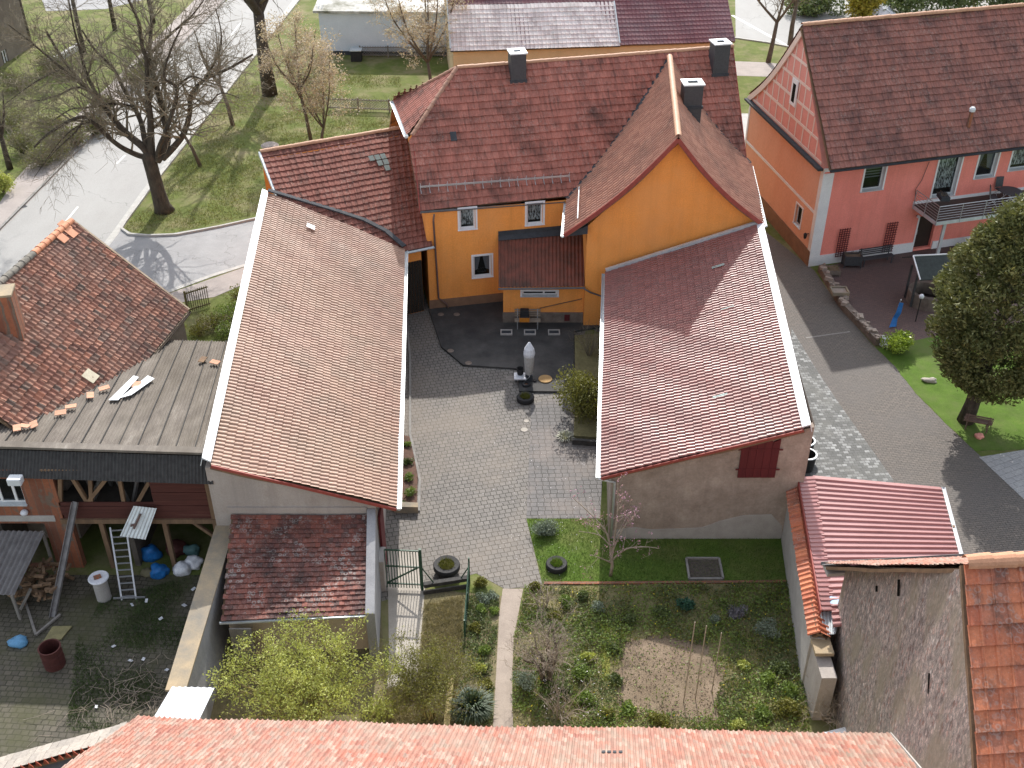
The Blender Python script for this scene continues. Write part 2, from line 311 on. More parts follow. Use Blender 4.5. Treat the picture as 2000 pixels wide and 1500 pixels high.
# ---------------------------------------------------------------- roof covering built tile by tile
def tiles(name,A,B,Cc,D,tw,tl,mat,parent=None,kind='pan',h=.035,step=.03,clip=None,skip=None,flare=None,jit=0.0,seed=1,deck=.1,stag=False,deckmat=None,label=None,twist=0,shift=0,sag=.022,**kw):
    """A,B = upper edge (left,right), Cc,D = lower edge (right,left) seen from outside; each tile has its profile, tilt and front edge"""
    A,B,Cc,D=[np.array(p,float) for p in(A,B,Cc,D)]
    rng=np.random.default_rng(seed)
    W=(np.linalg.norm(B-A)+np.linalg.norm(Cc-D))/2; L=(np.linalg.norm(D-A)+np.linalg.norm(Cc-B))/2
    nc=max(1,round(W/tw)); nr=max(1,round(L/tl)); tw=W/nc; tl=L/nr
    nrm=np.cross(B-A,D-A); nrm/=np.linalg.norm(nrm); 
    if nrm[2]<0: nrm=-nrm
    if kind=='pan': K=6; xs=np.linspace(0,1,K+1); pr=h*(np.where(xs<.55,-.35*np.sin(xs/.55*np.pi),np.sin((xs-.55)/.45*np.pi)))
    elif kind=='rib': xs=np.array([0,.1,.16,.84,.9,1.0]); pr=h*np.array([1,1,0,0,1,1.]); K=5
    elif kind=='roman': xs=np.array([0,.12,.3,.62,.8,1.0]); pr=h*np.array([.7,0,0,.05,1,.75]); K=5
    else: xs=np.array([0,.02,.98,1.0]); pr=h*np.array([-.2,1,1,-.2]); K=3
    j,i=np.meshgrid(np.arange(nc),np.arange(nr)); j=j.ravel().astype(float); i=i.ravel().astype(float)
    off=np.zeros_like(j)
    if stag: off=np.where(i%2==1,.5,0.)
    if skip is not None:
        keep=np.array([not skip((a+.5)/nc,(b+.5)/nr) for a,b in zip(j,i)]); j,i,off=j[keep],i[keep],off[keep]
    n=len(j)
    S=(j[:,None]+off[:,None]+xs[None,:])/nc; S=np.clip(S,0,1)
    jh=rng.normal(0,jit,(n,1)); jt=rng.normal(0,jit*1.2,(n,1)); js=rng.normal(0,jit*.5,(n,1)); jr=rng.normal(0,jit*.7,(n,1))
    def pos(S,T,Hh):
        S3=S[...,None];T3=T[...,None]
        p=(A*(1-S3)+B*S3)*(1-T3)+(D*(1-S3)+Cc*S3)*T3+nrm*Hh[...,None]
        p=p+nrm*(sag*(np.sin(p[...,0]*.83+p[...,1]*.37+seed)+np.sin(p[...,1]*.71-p[...,0]*.29+seed*2)+.5*np.sin(p[...,0]*2.3+p[...,1]*1.9)))[...,None]
        if flare is not None: p=p+np.stack([np.zeros_like(S),np.zeros_like(S),flare(S,T)],-1)
        return p
    lap=.06
    xr=(xs-.5)[None,:]
    Tt=np.repeat((i[:,None])/nr,K+1,1); Tb=np.repeat((i[:,None]+1+lap)/nr,K+1,1)+js/nr/tl
    Ht=pr[None,:]+jh*.3+jr*xr; Hb=pr[None,:]+step+jh*.3+np.abs(jt)+jr*xr
    top=pos(S,Tt,Ht); bot=pos(S,Tb,Hb); low=pos(S,Tb,Hb-step*.9-h*.3)
    Vt=np.stack([top,bot,low],1)  # n,3,K+1,3
    V=Vt.reshape(-1,3)
    base=(np.arange(n)*3*(K+1))[:,None,None]
    k=np.arange(K)[None,None,:]; r=np.array([0,1])[None,:,None]*(K+1)
    a=base+r+k
    Fq=np.stack([a,a+(K+1),a+(K+1)+1,a+1],-1).reshape(-1,4)
    mb=MB(); mb.v=list(map(tuple,V.tolist())); mb.f=list(map(tuple,Fq.tolist()))
    uu=np.repeat((j[:,None]+.05+.9*xs[None,:])[:,None,:],3,1); vv=np.stack([np.repeat(i[:,None]+.05+seed*7,K+1,1),np.repeat(i[:,None]+.9+seed*7,K+1,1),np.repeat(i[:,None]+.93+seed*7,K+1,1)],1)
    mb.uv=np.stack([uu,vv],-1).reshape(-1,2).tolist()
    if clip:
        bm=bmesh.new(); me=bpy.data.meshes.new('t'); me.from_pydata(mb.v,[],mb.f)
        ul=me.uv_layers.new(name='UVMap'); idx=np.empty(len(me.loops),dtype=np.int32); me.loops.foreach_get('vertex_index',idx)
        ul.data.foreach_set('uv',np.array(mb.uv,dtype=np.float32)[idx].ravel()); bm.from_mesh(me)
        for co,no in clip:
            g=list(bm.verts)+list(bm.edges)+list(bm.faces); bmesh.ops.bisect_plane(bm,geom=g,plane_co=Vector(co),plane_no=Vector(no),clear_outer=True)
        bm.to_mesh(me); bm.free(); me.materials.append(mat); me.name=name
        o=bpy.data.objects.new(name,me); C.objects.link(o)
        if parent is not None: o.parent=parent; o.matrix_parent_inverse=Matrix.Translation(-parent_world(parent))
        if label: o['label']=label
    else: o=link(name,mb,mat,parent,label)
    # the boards the tiles lie on
    if deck:
        nn=Vector(nrm.tolist()); d=MB()
        ns=12
        rows=[]
        for q in range(ns+1):
            t=q/ns; t2=np.array([t]); rows.append([Vector(pos(np.array([s]),t2,np.array([-.03-3.2*sag]))[0].tolist()) for s in(0.,1.)])
        for q in range(ns):
            a0,b0=rows[q]; a1,b1=rows[q+1]
            d.add([a0,b0,b1,a1,a0-nn*deck,b0-nn*deck,b1-nn*deck,a1-nn*deck],[(0,3,2,1),(4,5,6,7),(0,4,7,3),(1,2,6,5)]+([(0,1,5,4)] if q==0 else [])+([(3,7,6,2)] if q==ns-1 else []))
        do=link('roof_boards',d,deckmat or m_wood,parent)
        if clip:
            bm=bmesh.new(); bm.from_mesh(do.data)
            for co,no in clip:
                g=list(bm.verts)+list(bm.edges)+list(bm.faces); bmesh.ops.bisect_plane(bm,geom=g,plane_co=Vector(co)-Vector(no)*.01,plane_no=Vector(no),clear_outer=True)
            bm.to_mesh(do.data); bm.free()
    return o
def sheet(name,A,B,Cc,D,wave,amp,mat,parent=None,kind='sine',thick=.012,label=None,**kw):
    """corrugated sheet; A-B top edge, waves run down from A-B to D-Cc"""
    A,B,Cc,D=[Vector(p) for p in(A,B,Cc,D)]; W=((B-A).length+(Cc-D).length)/2; n=max(2,round(W/wave)); nrm=(B-A).cross(D-A).normalized()
    if nrm.z<0: nrm=-nrm
    if kind=='sine': xs=[(k/6,math.sin(k/6*2*math.pi)) for k in range(6)]
    else: xs=[(0,-1),(.62,-1),(.7,1),(.92,1)]
    prof=[((q+x)/n,z*amp) for q in range(n) for x,z in xs]+[(1.0,xs[0][1]*amp)]
    m=MB(); vs=[]
    for s,z in prof:
        for t in (0,.5,1): vs.append(lerp(lerp(A,B,s),lerp(D,Cc,s),t)+nrm*z)
    k=len(vs); vs+= [v-nrm*thick for v in vs]; fs=[]
    for q in range(len(prof)-1):
        for t in (0,1):
            a=q*3+t; fs.append((a,a+1,a+4,a+3)); fs.append((k+a,k+a+3,k+a+4,k+a+1))
        a=q*3; fs.append((a,a+3,k+a+3,k+a)); fs.append((a+2,k+a+2,k+a+5,a+5))
    fs+= [(0,k,k+1,1),(1,k+1,k+2,2)]; e=(len(prof)-1)*3; fs+=[(e,e+1,k+e+1,k+e),(e+1,e+2,k+e+2,k+e+1)]
    m.add(vs,fs); return link(name,m,mat,parent,label,**kw)
# ---------------------------------------------------------------- walls with real openings
class Wall:
    """vertical wall p0->p1 (outside to the right of the direction), rectangular openings, optional gable polygon on top"""
    def __init__(s,p0,p1,z0,z1,holes=(),depth=.18):
        s.p0=Vector((p0[0],p0[1],0)); s.p1=Vector((p1[0],p1[1],0)); s.z0=z0; s.z1=z1; s.d=(s.p1-s.p0).normalized(); s.L=(s.p1-s.p0).length
        s.n=Vector((s.d.y,-s.d.x,0)); s.holes=list(holes); s.depth=depth; s.pl=(s.p0,s.n)
    def at(s,u,z,out=0): return s.p0+s.d*u+s.n*out+Vector((0,0,z))
    def pick(s,x,y): q=hit(x,y,s.pl); return ((q-s.p0).dot(s.d),q.z)
    def rect(s,x0,y0,x1,y1):
        """pixel corners (upper left, lower right) on this wall -> u0,u1,z0,z1"""
        a=s.pick(x0,y0); b=s.pick(x1,y1); return (min(a[0],b[0]),max(a[0],b[0]),min(a[1],b[1]),max(a[1],b[1]))
    def build(s,mb,gable=None,thick=.3):
        us=sorted({0,s.L,*[h[0] for h in s.holes],*[h[1] for h in s.holes]}); zs=sorted({s.z0,s.z1,*[h[2] for h in s.holes],*[h[3] for h in s.holes]})
        for a,b in zip(us,us[1:]):
            for c,d in zip(zs,zs[1:]):
                um,zm=(a+b)/2,(c+d)/2
                if any(h[0]<um<h[1] and h[2]<zm<h[3] for h in s.holes): continue
                mb.quad(s.at(a,c),s.at(b,c),s.at(b,d),s.at(a,d))
        for a,b,c,d in s.holes:
            D=-s.depth
            mb.quad(s.at(a,c),s.at(a,c,D),s.at(b,c,D),s.at(b,c)); mb.quad(s.at(a,d),s.at(b,d),s.at(b,d,D),s.at(a,d,D))
            mb.quad(s.at(a,c),s.at(a,d),s.at(a,d,D),s.at(a,c,D)); mb.quad(s.at(b,c),s.at(b,c,D),s.at(b,d,D),s.at(b,d))
        t=-thick; bk=(0,s.L,s.z0,s.z1)
        if not s.holes: mb.quad(s.at(0,s.z0,t),s.at(0,s.z1,t),s.at(s.L,s.z1,t),s.at(s.L,s.z0,t))
        if gable: mb.prism([s.at(u,z) for u,z in gable],-s.n*thick)
def window(w,h,parent,mull=(),trans=(),fr=.07,surround=0,smat=None,sill=True,curtain=None,depth=None,label=None,fm=None,name='window',sillm=None,sout=.06,reveal=None):
    """frame with glass and sill as sub-parts, set into opening h of wall w"""
    a,b,c,d=h; fm=fm or m_white; D=-(depth if depth is not None else w.depth)+.06; m=MB()
    def bar(u0,u1,z0,z1,o0=D-.05,o1=D): m.prism([w.at(u0,z0,o0),w.at(u1,z0,o0),w.at(u1,z1,o0),w.at(u0,z1,o0)],w.n*(o1-o0))
    bar(a,b,c,c+fr); bar(a,b,d-fr,d); bar(a,a+fr,c+fr,d-fr); bar(b-fr,b,c+fr,d-fr)
    for u in mull: uu=lerp(a,b,u); bar(uu-fr*.6,uu+fr*.6,c+fr,d-fr)
    for z in trans: zz=lerp(c,d,z); bar(a+fr,b-fr,zz-fr*.4,zz+fr*.4)
    if surround:
        s=surround
        for q in((a-s,b+s,d,d+s),(a-s,a,c-s*.3,d),(b,b+s,c-s*.3,d)): bar(*q,.0,.03)
    if reveal:
        e=.012
        m.quad(w.at(a+e,c,-.001),w.at(a+e,d,-.001),w.at(a+e,d,D),w.at(a+e,c,D)); m.quad(w.at(b-e,c,-.001),w.at(b-e,c,D),w.at(b-e,d,D),w.at(b-e,d,-.001)); m.quad(w.at(a,d-e,-.001),w.at(b,d-e,-.001),w.at(b,d-e,D),w.at(a,d-e,D))
    f=link(name,m,fm,parent,label)
    g=MB(); g.quad(w.at(a+fr,c+fr,D-.03),w.at(b-fr,c+fr,D-.03),w.at(b-fr,d-fr,D-.03),w.at(a+fr,d-fr,D-.03)); link('pane',g,GLASS,f)
    if sill:
        g=MB(); s=surround*.8; g.prism([w.at(a-.03-s,c-.05,sout),w.at(b+.03+s,c-.05,sout),w.at(b+.03+s,c+.01,D-.01),w.at(a-.03-s,c+.01,D-.01)],(0,0,.035)); link('sill',g,sillm or m_zinc,f)
    g=MB(); o=D-.3; g.quad(w.at(a-.2,c-.2,o),w.at(b+.2,c-.2,o),w.at(b+.2,d+.2,o),w.at(a-.2,d+.2,o)); link('dark_room',g,m_dark,f)
    if curtain:
        g=MB(); o=D-.12
        if curtain=='lace':
            g.quad(w.at(a+fr,c+.15*(d-c),o),w.at(b-fr,c+.15*(d-c),o),w.at(b-fr,d,o),w.at(a+fr,d,o)); link('curtain',g,LACE,f)
        elif curtain=='drape':
            mu=(a+b)/2
            g.add([w.at(a,d,o),w.at(mu-.03,d,o),w.at(a+.28*(b-a),c+.3*(d-c),o),w.at(a,c+.2*(d-c),o)],[(0,1,2,3)]); g.add([w.at(b,d,o),w.at(mu+.03,d,o),w.at(b-.28*(b-a),c+.3*(d-c),o),w.at(b,c+.2*(d-c),o)],[(0,1,2,3)]); link('curtain',g,m_curt,f)
        elif curtain=='blind':
            for k in range(5): z=d-(.08+k*.11)*(d-c); g.quad(w.at(a,z,o),w.at(b,z,o),w.at(b,z-.055*(d-c),o-.02),w.at(a,z-.055*(d-c),o-.02))
            link('blind',g,m_curt,f)
    return f
def gutter(name,a,b,parent,mat=None,r=.075,label=None):
    """half-round open gutter"""
    a=Vector(a);b=Vector(b); d=(b-a).normalized(); x=d.cross(Vector((0,0,1))).normalized(); m=MB(); vs=[]
    for p in(a,b):
        for rr in(r,r*.82):
            for k in range(9):
                an=math.pi*k/8; vs.append(p+x*math.cos(an)*rr-Vector((0,0,1))*math.sin(an)*rr)
    fs=[]
    for k in range(8): fs.append((k,k+1,k+19,k+18)); fs.append((9+k,27+k,28+k,10+k))
    fs+=[(0,18,27,9),(8,17,35,26)]
    for e in(0,18): fs.append(tuple(e+k for k in range(9)))
    m.add(vs,fs); return link(name,m,mat or m_gut,parent,label)
def ridge(name,a,b,r,parent,mat,seg=.4,lift=.03,label=None):
    """overlapping half-round ridge tiles"""
    a=Vector(a);b=Vector(b); L=(b-a).length; n=max(1,round(L/seg)); d=(b-a).normalized(); x=d.cross(Vector((0,0,1))).normalized(); y=x.cross(d); m=MB(); rng=random.Random(int(L*100))
    for k in range(n):
        p0=a+d*(L*k/n); p1=a+d*(L*(k+1)/n+.04); r0=r*.92; r1=r*1.08; jz=rng.uniform(-.01,.01)
        vs=[]
        for p,rr in((p0,r0),(p1,r1)):
            for q in range(9):
                an=math.pi*(q/8*1.1-.05); vs.append(p+x*math.cos(an)*rr+y*(math.sin(an)*rr*.9+lift+jz))
        m.add(vs,[(q,q+1,q+10,q+9) for q in range(8)]+[tuple(9+q for q in range(9))])
    return link(name,m,mat,parent,label)
# ---------------------------------------------------------------- plants
MINR=[.004]
def grow(mb,p,d,L,r,lev,rng,spec,tips):
    """one branch with its side branches; spec[lev] = (children, length ratio, spread, wobble, lift)"""
    ch,lr,spread,wob,lift=spec[lev]; seg=4 if L>1.2 else 3; pts=[p.copy()]; rad=[r]; q=p.copy(); d=d.normalized()
    for k in range(seg):
        d=(d+Vector((rng.uniform(-wob,wob),rng.uniform(-wob,wob),rng.uniform(-wob,wob)+lift))).normalized(); q=q+d*(L/seg); pts.append(q.copy()); rad.append(r*(1-.62*(k+1)/seg))
    mb.tube(pts,rad,7 if r>.06 else (4 if r>.02 else 3),cap=False)
    if lev+1>=len(spec):
        tips.append((q,d)); tips.append((pts[-2],d)); return
    for k in range(ch):
        t=rng.uniform(.25,1.0) if k else 1.0; i=min(int(t*seg),seg-1); f=t*seg-i; b=pts[i].lerp(pts[i+1],min(f,1)); dd=(pts[i+1]-pts[i]).normalized()
        ax=Vector((rng.uniform(-1,1),rng.uniform(-1,1),rng.uniform(-1,1))); ax=(ax-dd*ax.dot(dd)).normalized(); an=rng.uniform(.5,1.2)*spread
        nd=dd*math.cos(an)+ax*math.sin(an); rr=max(MINR[0],rad[i]*(.62 if k else .85)); grow(mb,b,nd,L*lr*rng.uniform(.7,1.15),rr,lev+1,rng,spec,tips)
def leaves(mb,tips,per,spread,size,seed=0,flat=0.0,long=1.0):
    """small leaf faces scattered round twig ends"""
    rng=np.random.default_rng(seed); T=np.array([tuple(t[0]) if hasattr(t[0],'__len__') else tuple(t) for t in tips],float); Pp=np.repeat(T,per,0)+rng.normal(0,spread,(len(T)*per,3)); n=len(Pp)
    a=rng.normal(0,1,(n,3)); a/=np.linalg.norm(a,axis=1)[:,None]; a[:,2]*=(1-flat); b=rng.normal(0,1,(n,3)); b=np.cross(a,b); b/=(np.linalg.norm(b,axis=1)[:,None]+1e-6)
    s=(size*rng.uniform(.6,1.3,n))[:,None]; a*=s*long; b*=s*.5
    V=np.stack([Pp-a,Pp-b*.9,Pp+a,Pp+b*.9],1); mb.np_quads(V); return mb
def blades(mb,pts,h,w,rng,spread=.3,n=1):
    """upright narrow blades at each point"""
    Pp=np.repeat(np.array(pts,float),n,0); k=len(Pp); an=rng.uniform(0,2*np.pi,k); dx=np.stack([np.cos(an),np.sin(an),np.zeros(k)],1); hh=h*rng.uniform(.5,1.3,k); le=np.stack([rng.normal(0,spread,k),rng.normal(0,spread,k),np.ones(k)],1)*hh[:,None]
    V=np.stack([Pp-dx*w,Pp+dx*w,Pp+le],1); mb.np_quads(V,3); return mb
def tree(name,base,label,cat,limbs,bark,twig=None,leaf=None,seed=1,spec=None,tr=.3,group=None,trunk=None,leafspec=(3,.15,.05),lb=None,crownname='crown',n=9,tw=None):
    """trunk polyline + limbs; limbs = list of (points, radius)"""
    rng=random.Random(seed); t=empty(name,base,label,cat,group); tips=[]
    m=MB(); 
    if trunk: m.tube(trunk[0],trunk[1],n)
    c=MB()
    for pts,r in limbs:
        pts=[Vector(p) for p in pts]; k=len(pts); rad=[r*(1-.75*i/(k-1)) for i in range(k)]
        # smooth
        sp=[];sr=[]
        for i in range(k-1):
            for q in range(4):
                f=q/4; a=pts[max(i-1,0)];b=pts[i];c_=pts[i+1];d=pts[min(i+2,k-1)]
                sp.append(.5*((2*b)+(c_-a)*f+(2*a-5*b+4*c_-d)*f*f+(3*b-a-3*c_+d)*f**3)); sr.append(lerp(rad[i],rad[i+1],f))
        sp.append(pts[-1]); sr.append(rad[-1]); m.tube(sp,sr,8 if r>.08 else 6,cap=False)
        L=sum((sp[i+1]-sp[i]).length for i in range(len(sp)-1)); nb=max(3,int(L*(spec['per'] if spec else 2)))
        for _ in range(nb):
            u=rng.uniform(.2,1); i=min(int(u*(len(sp)-1)),len(sp)-2); dd=(sp[i+1]-sp[i]).normalized(); ax=Vector((rng.uniform(-1,1),rng.uniform(-1,1),rng.uniform(-.6,1))); ax=(ax-dd*ax.dot(dd)).normalized(); an=rng.uniform(.4,1.3)
            grow(c,sp[i],dd*math.cos(an)+ax*math.sin(an),spec['len']*rng.uniform(.6,1.2)*(1.15-.5*u),max(.008,sr[i]*.42),0,rng,spec['lev'],tips)
        tips.append((sp[-1],Vector((0,0,1))))
    link('trunk',m,bark,t,smooth=True)
    cr=link(crownname,c,twig or bark,t)
    if leaf:
        l=MB(); leaves(l,tips,leafspec[0],leafspec[1],leafspec[2],seed); link('foliage',l,leaf,t)
    return t,tips
def shrub(name,base,label,cat,R_,H_,leaf,stem=None,nst=10,seed=1,leafn=1500,size=.05,flat=0,group=None,long=1.0,dome=.75,inner=True,parts=True,long2=None):
    """low bush: stems fanning from the base and leaf faces filling an uneven dome"""
    rng=np.random.default_rng(seed); t=empty(name,base,label,cat,group); b=Vector(base)
    m=MB(); r2=random.Random(seed)
    for k in range(nst):
        a=r2.uniform(0,6.28); q=r2.uniform(.3,.9); e=b+Vector((math.cos(a)*R_*q,math.sin(a)*R_*q,H_*r2.uniform(.5,.9))); mid=b.lerp(e,.5)+Vector((0,0,H_*.12)); m.tube([b+Vector((math.cos(a)*.03,math.sin(a)*.03,-.03)),mid,e],[.018,.012,.005],4)
    link('stems',m,stem or m_twig,t)
    # lumps
    nl=max(5,int(9)); a=rng.uniform(0,2*np.pi,nl); rr=rng.uniform(0,.6,nl)*R_; C0=np.stack([np.cos(a)*rr,np.sin(a)*rr,H_*rng.uniform(.3,.62,nl)],1); C0[0]=(0,0,H_*.5); rad=R_*rng.uniform(.38,.6,nl)
    pick=rng.integers(0,nl,leafn); d=rng.normal(0,1,(leafn,3)); d/=np.linalg.norm(d,axis=1)[:,None]; rr=rng.uniform(0,1,leafn)**(1/3 if inner else 1/8)
    p=C0[pick]+d*(rad[pick]*rr)[:,None]*np.array([1,1,H_/R_*.75]); p[:,2]=np.clip(p[:,2],.02,None); p+=np.array(tuple(b))
    l=MB(); leaves(l,p,1,.01,size,seed,flat,long); link('foliage',l,leaf,t); return t
# ================================================================= THE GROUND
m_grass=M('spring_grass',(.13,.155,.045),(.085,.11,.03),scale=.9,rough=.95,spec=.1,bmp=.6,c3=(.2,.2,.085),fine=14,big=(.22,.19,.11),bigamt=.9)
m_lawn=M('bright_lawn',(.1,.16,.03),(.07,.115,.022),scale=1.8,rough=.95,spec=.1,bmp=.5,c3=(.14,.18,.04),fine=20,big=(.15,.14,.06),bigamt=.6)
m_side=M('side_lawn_grass',(.1,.17,.03),(.07,.12,.022),scale=1.3,rough=.95,spec=.1,bmp=.5,c3=(.15,.19,.05),fine=18,big=(.13,.15,.06),bigamt=.7)
m_soil=M('garden_soil',(.26,.2,.145),(.17,.125,.09),scale=1.1,rough=1,spec=.05,bmp=.7,c3=(.31,.25,.185),fine=22,bd=.05,big=(.15,.12,.08),bigamt=.7)
m_dry=M('dry_grass_soil',(.2,.17,.1),(.13,.12,.065),scale=2,rough=1,spec=.05,bmp=.8,c3=(.28,.23,.15),fine=12,bd=.05)
m_bed=M('planted_bed_soil',(.22,.195,.1),(.15,.135,.07),scale=2.5,rough=1,spec=.05,bmp=.8,c3=(.24,.2,.125),fine=15,bd=.05)
m_asph=M('light_asphalt',(.33,.325,.315),(.28,.276,.268),scale=.35,rough=.85,spec=.3,bmp=.1,big=(.3,.3,.295),bigamt=.5,stretch=(1,.35,1),c3=(.4,.4,.4),fine=30)
m_asph2=M('worn_lane_asphalt',(.3,.3,.305),(.24,.24,.245),scale=.7,rough=.85,spec=.3,bmp=.15,c3=(.34,.335,.33),fine=24)
m_walk=M('pinkish_pavement',(.34,.3,.28),(.28,.25,.235),scale=1,rough=.9,bmp=.1)
m_kerb=M('granite_kerb',(.27,.26,.245),(.19,.18,.17),scale=3,rough=.9,bmp=.2)
m_gutst=M('pale_gutter_stones',(.44,.43,.41),(.36,.35,.33),scale=3,rough=.9,bmp=.2)
m_line=M('white_road_paint',(.72,.72,.7),(.6,.6,.58),scale=6,rough=.8)
m_terr=M('dark_terrace_concrete',(.06,.059,.058),(.036,.036,.037),scale=.7,rough=.85,bmp=.2,c3=(.085,.083,.08),fine=14,big=(.11,.105,.1),bigamt=.3)
m_path=M('bare_concrete_path',(.34,.285,.24),(.27,.225,.19),scale=1.3,rough=.95,bmp=.2)
m_concp=M('pale_concrete_slabs',(.42,.385,.34),(.34,.31,.27),scale=1.3,rough=.95,bmp=.2)
p_court=PAVE('courtyard_block_paving',(.185,.172,.158),(.15,.14,.13),(.05,.044,.038),.26,.25,R(-14),mort=.017,offset=.35,bigc=(.225,.19,.155),bigamt=.5,bscale=.14)
p_court2=PAVE('older_grey_paving',(.15,.142,.14),(.125,.12,.118),(.05,.046,.043),.29,.27,R(-2),mort=.016,offset=.15,bigc=(.24,.2,.175),bigamt=.5)
p_drive=PAVE('driveway_clay_pavers',(.155,.135,.12),(.125,.112,.102),(.05,.045,.04),.26,.12,R(-8),mort=.009,bigc=(.12,.11,.105),bigamt=.5)
p_cob=PAVE('patchwork_cobbles',(.12,.122,.12),(.5,.51,.51),(.09,.09,.085),.24,.18,R(-4),mort=.014,bias=-.45,bigc=(.15,.15,.14),bigamt=.7,bscale=.6)
p_patio=PAVE('red_patio_pavers',(.15,.095,.085),(.12,.08,.075),(.065,.048,.043),.22,.11,R(10),mort=.008,bigc=(.1,.07,.065),bigamt=.5)
p_yard=PAVE('mossy_field_stone_paving',(.12,.105,.08),(.085,.075,.058),(.045,.042,.028),.26,.22,R(4),mort=.022,wob=.03,bigc=(.065,.065,.03),bigamt=.85,bscale=.35)
p_slab=PAVE('pale_slab_paving',(.36,.36,.36),(.32,.32,.325),(.22,.22,.22),.5,.3,R(-25),mort=.012)
CRACK(m_asph,.12,.004,.5); CRACK(m_asph2,.2,.005,.6)
def ground(name,pts,z,mat,px=True,kind='structure',th=None,ragged=0):
    w=[tuple(P(*q).xy) if px else q for q in pts]; m=MB()
    if ragged:
        o=[]
        for a,b in zip(w,w[1:]+w[:1]):
            a,b=Vector(a),Vector(b); k=max(1,int((b-a).length/.18))
            for i in range(k): q=a.lerp(b,i/k); nn_=noise.noise(Vector((q.x*1.7,q.y*1.7,z*90)))+.6*noise.noise(Vector((q.x*5,q.y*5,3))); d=(b-a).normalized(); o.append((q.x-d.y*nn_*ragged,q.y+d.x*nn_*ragged))
        w=o
    tri=tessellate_polygon([[Vector((a,b,0)) for a,b in w]])
    m.add([(a,b,z) for a,b in w],[t for t in tri]); o=link(name,m,mat,kind=kind); fixn(o)
    if o.data.polygons[0].normal.z<0: o.data.flip_normals()
    return o
def strip(name,pts,w,z0,z1,mat,px=True,**kw):
    p=[P(*q).to_2d() if px else Vector(q) for q in pts]; m=MB()
    L=[];Rr=[]
    for i,q in enumerate(p):
        d=(p[min(i+1,len(p)-1)]-p[max(i-1,0)]).normalized(); n=Vector((-d.y,d.x)); L.append(q+n*w/2); Rr.append(q-n*w/2)
    for i in range(len(p)-1): m.flat([L[i],L[i+1],Rr[i+1],Rr[i]][::-1],z0,z1)
    return link(name,m,mat,**kw)
m=MB(); m.quad((-400,-40,0),(400,-40,0),(400,600,0),(-400,600,0)); link('ground',m,m_grass,kind='structure')
ground('road',[(-260,720),(0,452),(208,241),(441,4),(560,-120),(700,-120),(585,0),(507,99),(291,373),(236,447),(150,560),(0,760)],.008,m_asph)
ground('lane',[(234,442),(262,458),(330,457),(430,440),(520,420),(640,400),(620,480),(498,513),(412,540),(320,575),(200,625),(120,600)],.012,m_asph2)
ground('pavement',[(-200,590),(0,395),(29,352),(110,262),(215,165),(400,-20),(441,4),(208,241),(0,452),(-200,660)],.012,m_walk)
ground('side_street',[(90,22),(205,18),(330,-12),(330,-60),(60,-60)],.016,m_asph2)
strip('kerb',[(-200,656),(0,448),(208,237),(441,0),(520,-80)],.16,0,.12,m_kerb,kind='structure')
strip('kerb',[(690,-120),(585,0),(507,99),(291,373),(245,436),(238,448),(252,459),(290,462),(345,460),(430,444),(520,424),(640,402)],.14,0,.13,m_gutst,kind='structure')
strip('gutter_stones',[(680,-122),(577,0),(499,101),(282,376),(228,452),(200,488),(130,580)],.45,.001,.022,m_gutst,kind='structure')
strip('gutter_stones',[(640,478),(498,512),(412,539),(320,573),(180,628)],.3,.001,.024,m_gutst,kind='structure')
ground('pavement',[(640,480),(498,515),(320,577),(300,600),(420,580),(500,545),(640,515)],.016,m_walk)
for a,b in (((152,404),(118,446)),((245,303),(228,320)),((470,45),(450,70)),((340,205),(318,229)),((405,125),(388,147)),((60,520),(20,570))):
    strip('lane_marking',[a,b],.13,.009,.0125,m_line,kind='structure')
ground('drive_apron',[(1447,222),(1475,222),(1472,300),(1450,340)],.014,m_gutst)
ground('road',[(1435,-60),(1437,74),(1500,83),(1560,95),(1640,110),(2100,150),(2300,-60)],.010,m_asph)
strip('kerb',[(1420,73),(1437,75),(1500,84),(1560,96),(1700,118)],.2,0,.1,m_gutst,kind='structure')
strip('edge_line',[(1430,30),(1475,55),(1535,88),(1600,120)],.3,.011,.0145,m_line,kind='structure')
ground('footpath',[(1380,118),(1500,122),(1560,130),(1560,152),(1500,150),(1380,146)],.012,m_walk)
# courtyard and garden surfaces
ground('courtyard_paving',[(-7.5,50.5),(-5.2,30.6),(-4.9,29.2),P(930,1120).xy,P(985,1150).xy,P(1060,1146).xy,P(1028,1013).xy,P(1172,1013).xy,(3.95,40.3),(3.0,40.3),(3.0,43.5),(3.9,48.9),(-.3,51.4),(-4.4,50.6),(-5.6,55.5),(-12,54)],.008,p_court,px=False)
ground('paved_strip',[(1095,775),(1037,790),(1036,830),(1028,1013),(1172,1013),(1180,870),(1118,860),(1112,775)],.012,p_court2)
ground('concrete_path',[(757,1075),(760,1300),(755,1345),(815,1330),(830,1150),(818,1075)],.010,m_concp)
ground('garden_path',[(982,1150),(975,1200),(972,1260),(962,1440),(1003,1440),(1000,1330),(1003,1250),(1016,1180),(1022,1150)],.012,m_path)
ground('shady_soil',[(436,1210),(745,1205),(760,1440),(400,1440)],.003,m_dry)
ground('garden_soil',[(825,1150),(985,1165),(962,1440),(740,1440),(755,1345),(815,1330)],.004,m_dry,ragged=.12)
ground('lawn',[(1028,1013),(1182,1013),(1190,1052),(1545,1048),(1556,1140),(1060,1140)],.008,m_lawn,ragged=.05)
ground('garden_bed',[(1060,1140),(1556,1140),(1580,1440),(1000,1440),(1003,1250),(1020,1170)],.005,m_bed,ragged=.08)
ground('dug_patch',[(1215,1250),(1300,1238),(1390,1262),(1418,1330),(1400,1400),(1300,1405),(1215,1390),(1195,1330)],.012,m_soil,ragged=.35)
strip('brick_edging',[(1062,1140),(1172,1140),(1535,1137)],.12,0,.06,m_brick,kind='structure')
